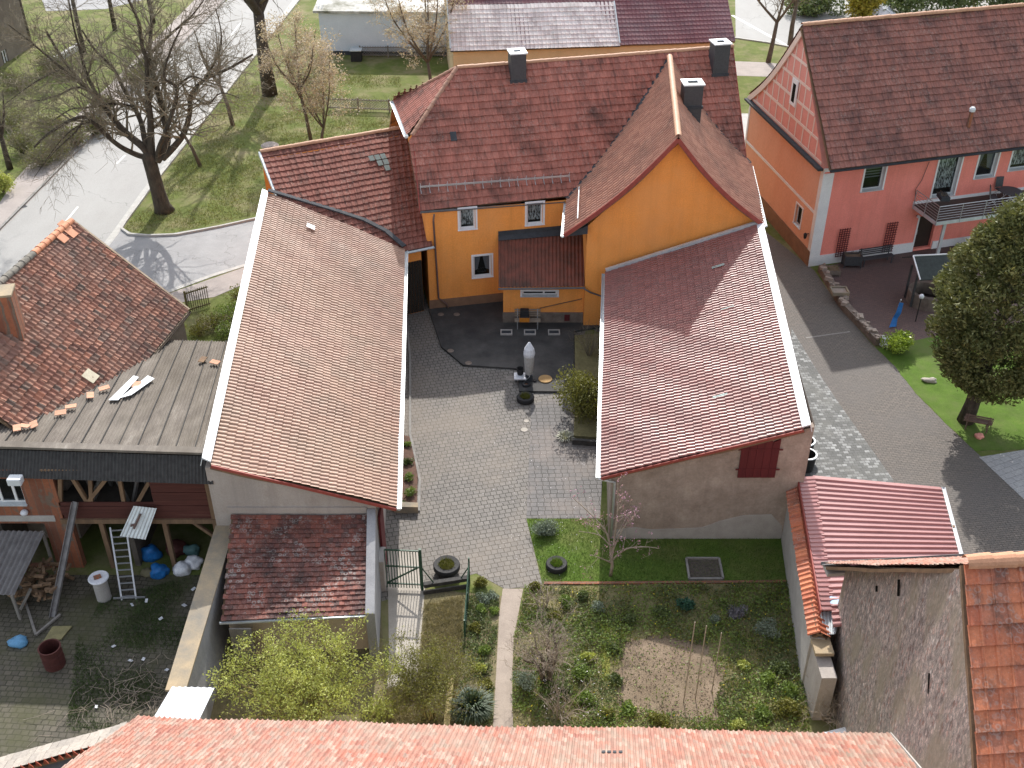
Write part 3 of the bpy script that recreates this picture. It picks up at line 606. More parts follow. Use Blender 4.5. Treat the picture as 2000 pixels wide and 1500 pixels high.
ground('mossy_edge',[(1172,1215),(1190,1212),(1192,1330),(1176,1330)],.016,M('moss_strip',(.2,.2,.05),(.13,.14,.03),scale=5,rough=1))
ground('yard_paving',[(-30,30.6),(-10.95,30.6),(-10.9,19),(-30,19)],.006,p_yard,px=False)
ground('driveway_paving',[(1150,640),(1360,420),(1480,440),(1590,528),(1640,600),(1705,675),(1745,712),(1790,770),(1852,832),(1905,882),(2020,985),(2300,1200),(1560,1200),(1480,1060),(1400,760)],.006,p_drive)
ground('cobble_paving',[(1545,640),(1590,715),(1640,790),(1745,938),(1745,1000),(1545,1000)],.011,p_cob)
ground('slab_paving',[(1912,893),(2005,878),(2300,860),(2300,1160),(2010,985)],.011,p_slab)
ground('patio_paving',[(1597,528),(1650,510),(1860,470),(2000,500),(2000,640),(1800,700),(1735,668),(1640,590)],.012,p_patio)
ground('side_lawn',[(1712,682),(1745,712),(1790,770),(1852,832),(1905,882),(2005,878),(2400,860),(2400,600),(1900,640)],.014,m_side,ragged=.07)
strip('drain_channel',[(1574,660),(1660,648)],.09,.007,.012,m_kerb,kind='structure')
# terrace: a slab one shallow step above the paving
m=MB(); m.flat([P(*q).xy for q in [(838,607),(862,680),(905,716),(1000,722),(1012,724),(1014,767),(1118,768),(1122,650),(1178,640),(1060,590),(960,592)]],0,.11); o=link('terrace',m,m_terr,kind='structure'); fixn(o)
# ================================================================= ORANGE FARMHOUSE
hu=Vector((math.cos(R(11.7)),math.sin(R(11.7)),0)); hn=Vector((-hu.y,hu.x,0))
A=P(840,606); HL=17.3; HW=12.0
house=empty('farmhouse',A,'orange rendered farmhouse with long red tiled roof, gabled wing and slate chimneys','house')
rl=P(893,133,11.15); rr=P(1431,92,11.15); el=P(820,411,5.9); er=el+(rr-rl).normalized()*((rr-rl).length+2.2)
rdir=(rr-rl).normalized(); main_pl=plane(el,er,rl)
pr=lambda p,base,d:(p-base).dot(d)
# plane param: full quad from eave line up to ridge line
u0=pr(rl,el,rdir); upv=(rl-el)-rdir*u0
topL=el+upv; topR=topL+rdir*(u0+(rr-rl).length); botR=el+rdir*(u0+(rr-rl).length)
hipF=hit(806,264,main_pl)
# mirror direction for the back slope
nb=Vector((upv.x,upv.y,0)); back=lambda p:(p+nb*(2*(1-((p-el).dot(upv)/upv.dot(upv)))))
hipB=back(hipF)
verge_u=pr(hipF,el,rdir)
# clip planes of the front slope: hip line and right verge
hn1=(hipF-rl).cross(main_pl[1]).normalized()
if hn1.dot(topR-rl)>0: hn1=-hn1
botX=hit(1462,350,main_pl)
vr=(botX-rr); hv=vr.cross(main_pl[1]).normalized()
if hv.dot(topL-rr)>0: hv=-hv
tiles('roof',topL,topR+rdir*1.5,botR+rdir*1.5,el,.30,.40,t_main,house,kind='roman',h=.035,step=.055,clip=[(rl,hn1),(rr,hv)],jit=.003,seed=3)
tiles('roof',back(topL),back(topR),back(botR),back(el),.30,.40,t_main,house,kind='roman',h=.03,step=.03,clip=[(rl+rdir*.2,(lambda k:k if k.dot(topR-rl)<0 else -k)((hipB-rl).cross(Vector((rdir.y*upv.z,-rdir.x*upv.z,nb.length)).normalized()).normalized()))],seed=4,deck=.08)
# half hip
tiles('hip_roof',rl,rl+Vector((.02,.02,0)),hipF,hipB,.26,.38,t_main,house,kind='roman',h=.03,step=.03,seed=5,deck=0) if False else None
def tri_tiles(name,apex,a,b,mat,parent,tw,tl,seed,h=.03,step=.03,kind='roman'):
    """triangular roof face: full rectangle clipped by its two hips"""
    n=(a-apex).cross(b-apex).normalized(); 
    if n.z<0: n=-n
    e=(b-a).normalized(); dn=(a-apex); dn=dn-e*dn.dot(e); A0=apex+e*((a-apex).dot(e)); B0=apex+e*((b-apex).dot(e))
    def cp(p,q,other):
        k=(q-p).cross(n).normalized(); return (p,k if k.dot(other-p)<0 else -k)
    return tiles(name,A0,B0,b,a,tw,tl,mat,parent,kind=kind,h=h,step=step,clip=[cp(apex,a,b),cp(apex,b,a)],seed=seed,deck=.06)
tri_tiles('hip_roof',rl+Vector((0,0,.02)),hipB-rdir*.25,hipF-rdir*.25,t_main,house,.26,.38,6)
ridge('ridge_tiles',rl,rr,.13,house,m_ridge,seg=.42); ridge('hip_ridge_tiles',rl,hipF,.12,house,t_main and m_ridged,seg=.42); ridge('hip_ridge_tiles',rl,hipB,.12,house,m_ridged,seg=.42)
g=gutter('hip_gutter',hipF-rdir*.34-Vector((0,0,.03)),hipB-rdir*.34-Vector((0,0,.03)),house,m_zinc,r=.12,label='bright zinc gutter along the half hip')
m=MB(); vt=hipF+rdir*.05; vb=el+rdir*.05
m.beam(hipF+Vector((0,0,-.08)),el-rdir*0+Vector((0,0,-.08)),.05,.24); link('verge_board',m,m_redtrim,house)
m=MB(); m.beam(rr+Vector((0,0,-.1)),botX+Vector((0,0,-.1)),.06,.24); link('verge_board',m,m_redtrim,house)
gutter('gutter',el-nb.normalized()*.09-Vector((0,0,.04)),hit(1102,390,main_pl)-nb.normalized()*.09-Vector((0,0,.04)),house,r=.085)
# snow guard
m=MB(); s0=hit(822,374,main_pl)+Vector((0,0,.2)); s1=hit(1112,352,main_pl)+Vector((0,0,.2)); dn=-upv.normalized()
for k in range(4): m.beam(s0+Vector((0,0,.0))-dn*.0+main_pl[1]*(.03+.06*k) if main_pl[1].z>0 else s0-main_pl[1]*(.03+.06*k),s1+main_pl[1]*(.03+.06*k) if main_pl[1].z>0 else s1-main_pl[1]*(.03+.06*k),.022)
for k in range(18):
    q=lerp(s0,s1,k/17); m.beam(q-Vector((0,0,.14)),q+Vector((0,0,.24)),.025); m.beam(q-Vector((0,0,.12))-dn*.25,q-Vector((0,0,.12))+dn*.2,.03,.02)
link('snow_guard',m,m_steel,house)
# dormer vent and roof hatch tile
q=hit(886,272,main_pl); m=MB(); m.box(q+Vector((0,0,.16)),(.32,.5,.06),R(11.7),Matrix.Rotation(math.atan2(upv.z,nb.length),4,'X')); link('roof_hatch',m,m_lead,house)
wf=Wall(A.xy,(A+hu*HL).xy,0,5.62); wf.holes=[wf.rect(897,409,929,446),wf.rect(1029,398,1060,437),wf.rect(924,501,960,539)]
wl=Wall((A+hn*HW).xy,A.xy,0,5.62); wb=Wall((A+hu*HL+hn*HW).xy,(A+hn*HW).xy,0,5.62); wr=Wall((A+hu*HL).xy,(A+hu*HL+hn*HW).xy,0,5.62)
m=MB(); wf.build(m); hz=hipF.z-.15; uh=(hz-5.6)/(11.15-5.9)*HW/2
wl.build(m,gable=[(0,5.62),(HW,5.62),(HW-uh,hz),(uh,hz)]); wb.build(m); wr.build(m,gable=[(0,5.62),(HW,5.62),(HW/2,10.6)]); link('wall',m,m_orange,house)
m=MB(); m.prism([wf.at(-.02,0,.0),wf.at(-.02,.62,.0),wf.at(4.1,.62,.0),wf.at(4.1,0,.0)],wf.n*.035); link('plinth',m,m_plinth,house)
window(wf,wf.holes[0],house,surround=.1,curtain='lace',fr=.09,sill=True,sillm=m_white)
window(wf,wf.holes[1],house,surround=.1,curtain='lace',fr=.09,sill=True,sillm=m_white)
window(wf,wf.holes[2],house,surround=.1,curtain='drape',fr=.09,sillm=m_white)
# gabled wing
yw=48.95; ww=Wall((P(1139,638).x,yw),(11.95,yw),0,5.4)
zl=ww.pick(1141,440); za=ww.pick(1326,276); zr=ww.pick(1482,428)
m=MB(); gp=[(0,4.9),(ww.L,4.9),(ww.L,zr[1]-.1),(za[0],za[1]-.12),(0,zl[1]-.05)]; ww.z1=4.9; ww.build(m,gable=gp)
wsl=Wall((ww.p0.x,yw+7),(ww.p0.x,yw),0,zl[1]-.1); wsr=Wall((11.95,yw),(11.95,yw+9),0,5.9); wsl.build(m); wsr.build(m)
ra=P(1325,268,10.72); rb=P(1308,113,11.0); rd=(rb-ra).normalized(); el1=atY(1102,456,48.5); er1=atY(1492,436,48.5)
ely=el1+(rb-ra)*.75; ery=er1+(rb-ra)*.8
link('wing_wall',m,m_orange,house,label='plain orange gable wall of the wing')
wl_pl=plane(ra,rb,el1); wr_pl=plane(ra,rb,er1)
def fl(S,T): return -.42*np.sin(np.clip(T,0,1)*np.pi)**1.0*(1-.25*T)
rb2=rb
clipm=[(el,(-main_pl[1] if main_pl[1].z>0 else main_pl[1]))]
wing=link('wing_roof',MB(),None,house,label='salmon red roof of the projecting wing') if False else None
t1=tiles('wing_roof',rb2,ra,el1,el1+(rb2-ra),.27,.36,t_wing,house,kind='pan',h=.05,step=.035,flare=fl,seed=8,clip=clipm,label='salmon red roof of the wing')
t2=tiles('wing_roof',ra,rb2,er1+(rb2-ra),er1,.27,.36,t_wing,house,kind='pan',h=.05,step=.035,flare=fl,seed=9,clip=clipm,label='salmon red roof of the wing')
ridge('wing_ridge_tiles',ra-rd*.05,rb,.15,house,m_ridge,seg=.38,lift=.06)
m=MB()
def flp(a,b,t): return lerp(a,b,t)+Vector((0,0,float(fl(0,np.array(t)))))
for e in(el1,er1):
    for k in range(10):
        a=flp(ra,e,k/10)-rd*.06-Vector((0,0,.09)); b=flp(ra,e,(k+1)/10)-rd*.06-Vector((0,0,.09)); m.beam(a,b,.06,.2)
link('verge_board',m,m_redtrim,house)
# soffit box under the wide left eave
m=MB(); m.prism([(el1.x+.15,yw-.3,el1.z-.25),(ww.p0.x,yw-.3,el1.z-.1),(ww.p0.x,yw-.3,el1.z+.35),(el1.x+.15,yw-.3,el1.z-.1)],(0,2.6,0)); link('soffit',m,m_lead,house)
def bend(pts,mat,name,w=.34,lift=.05):
    m=MB()
    for a,b in zip(pts,pts[1:]): m.beam(Vector(a)+Vector((0,0,lift)),Vector(b)+Vector((0,0,lift)),w,.05)
    return link(name,m,mat,house)
def vall(e,side):
    out=[]
    for k in range(13):
        t=k/12; a=flp(ra,e,t); # march along ridge direction to the main roof plane
        n_=main_pl[1]; q=a+rd*((el-a).dot(n_)/rd.dot(n_)); out.append(q)
    return out
vL=vall(el1,-1); vR=vall(er1,1)
bend(vL,m_lead,'valley_flashing',.42); bend(vR,m_lead,'valley_flashing',.3)
gutter('gutter',el1-rd*.1+Vector((-.08,0,-.1)),vL[-1]+Vector((-.08,0,-.1)),house,m_zinc,r=.085); gutter('gutter',er1-rd*.1+Vector((.08,0,-.1)),vR[-1]+Vector((.08,0,-.1)),house,m_zinc,r=.085)
m=MB(); a=hit(1131,365,wl_pl); b=hit(1128,428,wl_pl); m.tube([a+Vector((0,0,.0)),b+Vector((0,0,.05))],.03,6); link('snow_rail',m,m_whitesheet,house)
def chimney(px,py,pl,w,d,h,rz,wpx=None):
    b=hit(px,py,pl); c=b+Vector((-math.sin(rz),math.cos(rz),0))*(d/2); m=MB(); m.box((c.x,c.y,b.z+h/2-.6),(w,d,h+1.2),rz)
    o=link('chimney',m,m_slate,house,bevel=.01); t=b.z+h
    m=MB(); pw,pd=w+.12,d+.12
    fx=Vector((math.cos(rz),math.sin(rz),0)); fy=Vector((-fx.y,fx.x,0)); cc=Vector((c.x,c.y,t))
    for sx,sy,sw,sdd in((0,pd/2-.14,pw,.28),(0,-pd/2+.14,pw,.28),(pw/2-.14,0,.28,pd-.56),(-pw/2+.14,0,.28,pd-.56)): m.box(cc+fx*sx+fy*sy+Vector((0,0,.035)),(sw,sdd,.07),rz)
    link('cap',m,m_whitesheet,o); m=MB(); m.box(cc-Vector((0,0,.0)),(pw-.5,pd-.5,.02),rz); link('flue',m,m_dark,o)
    m=MB(); m.box((c.x,c.y-.0,b.z+.1),(w+.1,d+.1,.14),rz); link('flashing',m,m_lead,o)
chimney(1013,163,main_pl,.82,.8,1.55,R(11.7)); chimney(1406,150,main_pl,.88,.85,1.75,R(11.7)); chimney(1352,214,wr_pl,.98,.85,1.25,R(4.7))
# annex with brown corrugated roof
ya=49.25; an=Wall((P(983,632).x,ya),(ww.p0.x-.005,ya),0,2.35); an.holes=[(lambda h:(h[0],h[1],h[2],1.98))(an.rect(1020,534,1088,578))]
tl_=wf.pick(973,462); tr_=wf.pick(1140,447); Z0=wf.at(tl_[0],tl_[1],.02); Z1=wf.at(tr_[0],tr_[1],.02)
m=MB(); an.build(m); al=Wall(wf.at(wf.pick(985,600)[0],0).xy,an.p0.xy,0,2.35); al.build(m); m.prism([al.at(.1,2.35),al.at(al.L,2.35),al.at(.1,3.7)],-al.n*.2); link('annex_wall',m,m_orange,house)
m=MB(); m.prism([an.at(-.03,0,.0),an.at(-.03,.72,.0),an.at(an.L-.01,.72,.0),an.at(an.L-.01,0,.0)],an.n*.04); link('annex_plinth',m,m_stonepl,house,label='rough stone plinth below the annex window')
e0=P(974,561,2.5); e1=P(1141,559,2.5); sheet('annex_roof',Z0,Z1,e1,e0,.2,.03,m_corr_red,house,label='brown corrugated lean-to roof')
gutter('gutter',e0+Vector((-.02,-.06,-.05)),e1+Vector((.05,-.06,-.05)),house,r=.07)
m=MB(); m.prism([Z0+Vector((0,-.02,.32)),Z1+Vector((0,-.02,.32)),Z1+Vector((0,-.02,.05)),Z0+Vector((0,-.02,.05))],(0,-.03,0)); m.prism([Z0+Vector((0,-.05,.06)),Z1+Vector((0,-.05,.06)),lerp(Z1,e1,.1)+Vector((0,0,.05)),lerp(Z0,e0,.1)+Vector((0,0,.05))],(0,0,.02)); link('flashing',m,m_lead,house)
window(an,an.holes[0],house,mull=(.62,),surround=.09,fr=.08,curtain=None)
# downpipes
def pipe(name,pts,r=.05,mat=None,parent=None,label=None,n=8):
    m=MB(); m.tube(pts,r,n); return link(name,m,mat or m_pipe,parent or house,label,smooth=True)
g0=wf.at(wf.pick(846,410)[0],5.75,.3); g1=wf.at(wf.pick(846,430)[0],5.3,.1); g2=wf.at(wf.pick(856,575)[0],.75,.1); g3=wf.at(wf.pick(872,590)[0],.35,.12); g4=wf.at(wf.pick(874,604)[0],.05,.14)
pipe('downpipe',[g0,g1,g2,g3,g4]); pipe('downpipe',[wf.at(wf.pick(843,485)[0],3.9,.25),wf.at(wf.pick(850,492)[0],3.7,.1)],.045)
m=MB(); m.beam(an.at(1.9,.98,.04),an.at(an.L-.1,1.55,.04),.05,.03); link('handrail',m,m_wood,house)
m=MB(); m.box(an.at(3.35,.42,.07),(.28,.03,.36)); link('cellar_hatch',m,m_shutter,house,label='small red hatch in the plinth')
pipe('downpipe',[e1+Vector((0,-.08,-.1)),e1+Vector((.3,0,-.35)),e1+Vector((1.05,.1,-.7)),Vector((4.75,48.6,1.3)),Vector((4.75,48.6,0.1))],.045,m_gut)
for x in(989,1035,1082):   # light wells along the annex
    c=P(x,650,.11); m=MB(); 
    for sx,sy,w_,d_ in((0,.2,.62,.06),(0,-.2,.62,.06),(.28,0,.06,.34),(-.28,0,.06,.34)): m.box((c.x+sx,c.y+sy-.02,.15),(w_,d_,.09))
    o=link('light_well',m,m_conc,label=['concrete framed light well nearest the annex corner','concrete framed light well in front of the bench','faint concrete light well nearest the orange wing'][(989,1035,1082).index(x)],cat='light well',group='light wells below the annex'); 
    m=MB(); m.box((c.x,c.y-.02,.14),(.5,.34,.02)); link('grating',m,m_lead,o)
# ================================================================= PASSAGE WING
pas=empty('passage_wing',(-9,50,0),'low red tiled wing over the dark gateway left of the farmhouse','outbuilding')
pR=P(800,248,7.5); pL=P(508,297,7.5); pe=Vector((-4.15,50.43,4.0)); pd=(pR-pL).normalized(); pw=(pe-pR)-pd*(pe-pR).dot(pd)
pas_pl=plane(pR,pL,pe); tp=pe+pd*.0
qR=pe; qL=pe-pd*((pR-pL).length+ (pe-pR).dot(pd)); QL=hit(522,392,pas_pl)
qL=pL+pw+ (QL-pL-pw*((QL-pL).dot(pw)/pw.dot(pw)))*(1/max(.1,((QL-pL).dot(pw)/pw.dot(pw)))) if False else pL+pw
cw=wl.n
tiles('roof',pL,pR+pd*1.2,qR+pd*.3,qL,.31,.41,t_pass,pas,kind='roman',h=.03,step=.05,seed=12,jit=.003,clip=[(hit(805,264,pas_pl) ,(hit(842,478,pas_pl)-hit(801,252,pas_pl)).cross(pas_pl[1]).normalized()*(1 if (hit(842,478,pas_pl)-hit(801,252,pas_pl)).cross(pas_pl[1]).dot(pR-pL)>0 else -1))])
bk=Vector((-pw.x,-pw.y,0)).normalized()*.05
ridge('ridge_tiles',pL,pR,.13,pas,m_ridge,seg=.42)
m=MB(); m.beam(pL+Vector((0,0,-.05))-pd*.05,qL+Vector((0,0,-.05))-pd*.05,.1,.22); link('verge_trim',m,m_zinc,pas)
gutter('gutter',pe-pd*2.2-Vector((0,.1,.04)),pe+pd*.15-Vector((0,.1,.04)),pas,m_zinc,r=.09)
m=MB(); fo=Vector((pw.x,pw.y,0)).normalized(); w1=Wall((qL-fo*.4+pd*.2).xy,(qR-fo*.4-pd*.45).xy,0,3.95); w1.holes=[(7.0,8.1,0,3.3)] if w1.L>8.1 else []; w1.build(m)
b0=qL+ (pL-qL)*2; w2=Wall((pR-bk*4).xy,(pL-bk*4).xy,0,7.3); w2.build(m)
w3=Wall((pL-bk*4+pd*.2).xy,(qL+pd*.2).xy,0,3.9); w3.build(m,gable=[(0,3.9),(w3.L,3.9),(0,7.3)]); link('wall',m,m_orange,pas)
# open gateway floor seen under the eave is deep in shade; its doors
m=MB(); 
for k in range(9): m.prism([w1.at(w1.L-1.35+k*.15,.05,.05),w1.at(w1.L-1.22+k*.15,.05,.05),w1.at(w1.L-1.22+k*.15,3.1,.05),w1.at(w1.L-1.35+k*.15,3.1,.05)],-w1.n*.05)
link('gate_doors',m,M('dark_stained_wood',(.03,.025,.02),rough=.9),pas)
q=hit(751,328,pas_pl); 
m=MB(); k=0
vv=pw.normalized(); up_=pas_pl[1] if pas_pl[1].z>0 else -pas_pl[1]
for dx,dy in((-.5,-.7),(-.17,-.7),(.16,-.7),(-.17,-.28),(.16,-.28),(.1,.14)):
    c=q+pd*dx+vv*dy+up_*.13; m.prism([c-pd*.14-vv*.18,c+pd*.14-vv*.18,c+pd*.14+vv*.18,c-pd*.14+vv*.18],up_*.02)
link('glass_tiles',m,M('dusty_glass_tile',(.13,.16,.15),(.09,.11,.1),scale=4,rough=.3),pas)
# ================================================================= BARNS
def solid_walls(name,pts,tops,mat,parent,th=.3,label=None,holes=None):
    """footprint pts with a wall between each pair, top heights per corner"""
    m=MB(); n=len(pts)
    for i in range(n):
        a=Vector((*pts[i],0)); b=Vector((*pts[(i+1)%n],0)); d=(b-a).normalized(); nn=Vector((d.y,-d.x,0))
        m.prism([a,b,b+Vector((0,0,tops[(i+1)%n])),a+Vector((0,0,tops[i]))],-nn*th)
    return link(name,m,mat,parent,label)
# left barn: single pitch roof falling towards the courtyard
bl=empty('barn',(-8,40,0),'long barn left of the courtyard with pale salmon single-pitch roof','barn')
a=hit(525,381,pas_pl)+Vector((0,0,.12)); b=P(790,487,4.1); c=P(774,990,3.7); d=P(412,905,5.7)
t=tiles('roof',a,b,c,d,.335,.20,t_barnl,bl) if False else None
tiles('roof',d,a,b,c,.205,.345,t_barnl,bl,kind='pan',h=.042,step=.034,jit=.003,sag=.035,seed=21)
nb_=(a-d).cross(b-a).normalized(); nb_=nb_ if nb_.z>0 else -nb_
m=MB(); x=(a-b).normalized(); m.prism([d+x*.02+nb_*.03,a+x*.02+nb_*.03,a+x*.34+nb_*.03,d+x*.34+nb_*.03],nb_*.06); m.prism([d+x*.34+nb_*.09,a+x*.34+nb_*.09,a+x*.34-nb_*.3,d+x*.34-nb_*.3],x*.03); link('ridge_flashing',m,m_whitesheet,bl,label='broad white metal flashing along the high edge')
gutter('gutter',b-x*.1+Vector((0,0,-.03)),c-x*.1+Vector((0,0,-.03)),bl,m_zinc,r=.1,label='white gutter over the courtyard')
m=MB(); m.beam(d+(d-a).normalized()*.06-Vector((0,0,.08)),c+(d-a).normalized()*.06-Vector((0,0,.08)),.05,.12); link('verge_board',m,m_redtrim,bl)
pts=[hit(712,429,pas_pl),hit(655,412,pas_pl),hit(590,392,pas_pl),a]; jl=[a+Vector((0,0,.1)),hit(590,393,pas_pl),hit(651,411,pas_pl),hit(712,431,pas_pl),hit(755,453,pas_pl),b+Vector((0,0,.12))]
m=MB()
for p,q in zip(jl,jl[1:]): m.beam(p+Vector((0,.0,.06)),q+Vector((0,.0,.06)),.26,.07)
link('junction_flashing',m,m_lead,bl,label='dark flashing where the barn meets the passage roof')
yb=30.5; solid_walls('wall',[(-11.0,yb),(-5.0,yb),(-6.15,50.2),(-12.3,51.3)],[5.4,3.72,4.1,5.95],m_gable,bl)
m=MB(); m.box((-4.93,30.95,1.55),(.08,.9,3.0)); link('door_leaf',m,m_shutter,bl,label='red door leaf at the courtyard corner')
m=MB(); q=P(606,447,5.2); pp=plane(a,b,c); q=hit(606,447,pp)+nb_*.12; y=(d-a).normalized()
for k in range(4): m.prism([q+y*(-.2+.1*k)-x*.22,q+y*(-.12+.1*k)-x*.22,q+y*(-.12+.1*k)+x*.22,q+y*(-.2+.1*k)+x*.22],nb_*.03)
link('glass_tiles',m,m_whitesheet,bl,label='patch of pale translucent tiles')
# right barn
br=empty('barn',(7.5,40,0),'long barn right of the courtyard with glossy red single-pitch roof and oxblood shutter','barn')
a=P(1183,532,3.62); b=atY(1480,439,48.55); c=P(1570,836,5.75); d=P(1174,930,3.5)
tiles('roof',b,c,d,a,.205,.345,t_barnr,br,kind='pan',h=.045,step=.034,jit=.003,sag=.03,seed=23)
nb_=(b-c).cross(d-c).normalized(); nb_=nb_ if nb_.z>0 else -nb_; x=(b-a).normalized()
m=MB(); m.prism([b-x*.05+nb_*.03,c-x*.05+nb_*.03,c+x*.25+nb_*.03,b+x*.25+nb_*.03],nb_*.06); m.prism([b+x*.25+nb_*.09,c+x*.25+nb_*.09,c+x*.25-nb_*.28,b+x*.25-nb_*.28],x*.03); link('ridge_flashing',m,m_whitesheet,br,label='white metal flashing along the high edge')
gutter('gutter',a-x*.1+Vector((0,0,-.04)),d-x*.1+Vector((0,0,-.04)),br,m_zinc,r=.1,label='white gutter over the courtyard')
m=MB(); yy=(d-a).normalized(); m.beam(c+yy*.05-Vector((0,0,.08)),d+yy*.05-Vector((0,0,.08)),.05,.11); link('verge_board',m,m_redtrim,br)
m=MB(); m.beam(a-yy*.0+Vector((0,.05,.1)),b-yy*.0+Vector((0,.05,.1)),.14,.16); link('junction_flashing',m,m_zinc,br)
fx0,fx1=P(1188,1055).x,11.3; yf=32.66; fw=Wall((fx0,yf),(fx1,yf),0,3.3); m=MB(); fw.build(m,gable=[(0,3.3),(fx1-fx0,3.3),(fx1-fx0,5.6),(0,3.42)])
Wall((fx1,yf),(fx1+.9,49),0,5.7).build(m); Wall((fx0+.9,48.7),(fx0,yf),0,3.4).build(m); link('wall',m,m_rough,br,label='stained old lime plaster gable wall')
m=MB(); ppz=[(0,.0),(0,.45),(.9,.62),(1.6,.5),(2.6,.55),(3.6,.6),(4.3,.95),(5.2,1.25),(6.3,1.3),(6.8,.7),(6.9,0)]; m.prism([fw.at(u+.1,z,.0) for u,z in ppz],fw.n*.02); link('plaster_patch',m,m_conc,br,label='pale cement patch at the foot of the gable')
sh=fw.rect(1450,862,1513,931); m=MB()
for k in range(5): u0_=lerp(sh[0],sh[1],k/5); u1_=lerp(sh[0],sh[1],(k+1)/5)-.012; m.prism([fw.at(u0_,sh[2],.02),fw.at(u1_,sh[2],.02),fw.at(u1_,sh[3]+.15,.02),fw.at(u0_,sh[3]+.0,.02)],fw.n*.045)
s_=link('shutter',m,m_shutter,br,label='oxblood board shutter under the eave')
for z in(.22,.78): m=MB(); zz=lerp(sh[2],sh[3],z); m.prism([fw.at(sh[0]-.12,zz,.066),fw.at(sh[1]+.12,zz,.066),fw.at(sh[1]+.12,zz+.07,.066),fw.at(sh[0]-.12,zz+.07,.066)],fw.n*.015); link('strap_hinge',m,m_shutter,s_)
pipe('downpipe',[d-x*.1+Vector((0,0,-.1)),Vector((fx0+.1,yf-.08,3.0)),Vector((fx0+.12,yf-.08,.2))],.05,m_zinc,br)
pb=plane(a,b,c)
for px,py in((1403,522),(1421,603),(1432,687),(1407,776)):
    q=hit(px,py,pb)+nb_*.055; m=MB()
    for k in range(2): m.prism([q+yy*(-.1+.1*k)-x*.3,q+yy*(-.04+.1*k)-x*.3,q+yy*(-.04+.1*k)+x*.3,q+yy*(-.1+.1*k)+x*.3],nb_*.02)
    link('glass_tile',m,M('pale_green_glass',(.4,.5,.47),rough=.2),br)
# ================================================================= SHED WITH LICHEN ROOF, BOUNDARY WALL
sd_=empty('shed',(-7.8,28,0),'small shed with dark lichen-spotted tile roof below the left barn','shed')
a=P(452,1002,3.25); b=P(719,990,3.25); c=P(714,1200,2.0); d=P(432,1214,2.0); a.y=b.y=30.42
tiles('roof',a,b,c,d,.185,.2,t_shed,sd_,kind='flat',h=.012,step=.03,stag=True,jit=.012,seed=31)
m=MB(); m.beam(d+Vector((-.05,-.05,-.03)),c+Vector((0,-.05,-.03)),.07,.07); link('eave_strip',m,m_zinc,sd_)
m=MB(); m.prism([a+Vector((-.1,.02,.05)),b+Vector((0,.02,.05)),b+Vector((0,.02,.32)),a+Vector((-.1,.02,.32))],(0,.06,0)); link('top_flashing',m,m_gable,sd_)
q=P(462,1155,2.35); n_=(b-a).cross(d-a).normalized(); n_=n_ if n_.z>0 else -n_; pp=plane(a,b,c); m=MB()
for dx,dy in((0,0),(.19,0),(.1,-.2),(-.02,.95*0)):
    q=hit(455,1150,pp)+Vector((dx,dy*.95,dy*.29))+n_*.06; m.prism([q+Vector((-.09,.1,.03)),q+Vector((.09,.1,.03)),q+Vector((.09,-.08,-.025)),q+Vector((0,-.12,-.035)),q+Vector((-.09,-.08,-.025))],n_*.015)
link('replacement_tiles',m,M('new_orange_tile',(.55,.14,.05),rough=.6),sd_,label='three bright orange replacement tiles')
solid_walls('wall',[(d.x+.15,d.y+.25),(c.x-.02,c.y+.25),(b.x-.02,30.4),(a.x+.15,30.4)],[1.95,1.95,3.1,3.1],m_cobwall,sd_,th=.2)
pw1=P(728,1212,2.1); pw2=Vector((b.x+.1,30.45,3.4)); m=MB(); m.prism([(c.x+.02,c.y-.15,0),(b.x+.02,30.45,0),(b.x+.02,30.45,3.5),(c.x+.02,c.y-.15,2.2)],(.32,0,0)); link('parapet_wall',m,m_bwall,sd_,label='grey concrete parapet on the right side')
m=MB(); m.box((-9.35,26.12,1.0),(.75,.06,1.7)); link('door',m,m_woodg,sd_)
bw=empty('boundary_wall',(-10.6,27,0),'tall concrete boundary wall between the scrap yard and the shed','wall')
m=MB(); m.add([(-10.95,30.5,0),(-10.38,30.5,0),(-10.08,22.3,0),(-10.7,22.3,0),(-10.95,30.5,2.55),(-10.4,30.5,2.55),(-10.35,22.3,2.45),(-10.87,22.3,2.45)],[(0,1,2,3),(4,7,6,5),(0,4,5,1),(1,5,6,2),(2,6,7,3),(3,7,4,0)]); link('wall',m,m_bwall,bw)
m=MB(); m.add([(-11.05,30.5,2.56),(-10.32,30.5,2.56),(-10.3,22.9,2.46),(-10.95,22.9,2.46),(-11.05,30.5,2.64),(-10.32,30.5,2.64),(-10.3,22.9,2.54),(-10.95,22.9,2.54)],[(0,1,2,3),(4,7,6,5),(0,4,5,1),(1,5,6,2),(2,6,7,3),(3,7,4,0)]); o=link('coping',m,m_cope,bw); fixn(o)
m=MB()
for q in((337,1341),(420,1343),(385,1407),(298,1402)): pass
wa,wb_,wc,wd=P(336,1341,2.9),P(419,1343,2.75),P(386,1412,2.75),P(296,1408,2.9)
sh_=empty('porch_canopy',(-10.4,22,0),'small bright white corrugated canopy at the end of the boundary wall','canopy')
sheet('sheet',wa,wb_,wc,wd,.2,.02,m_whitesheet,sh_); m=MB(); m.box((-10.3,21.9,1.3),(.9,.12,2.6)); link('post_wall',m,m_bwall,sh_)
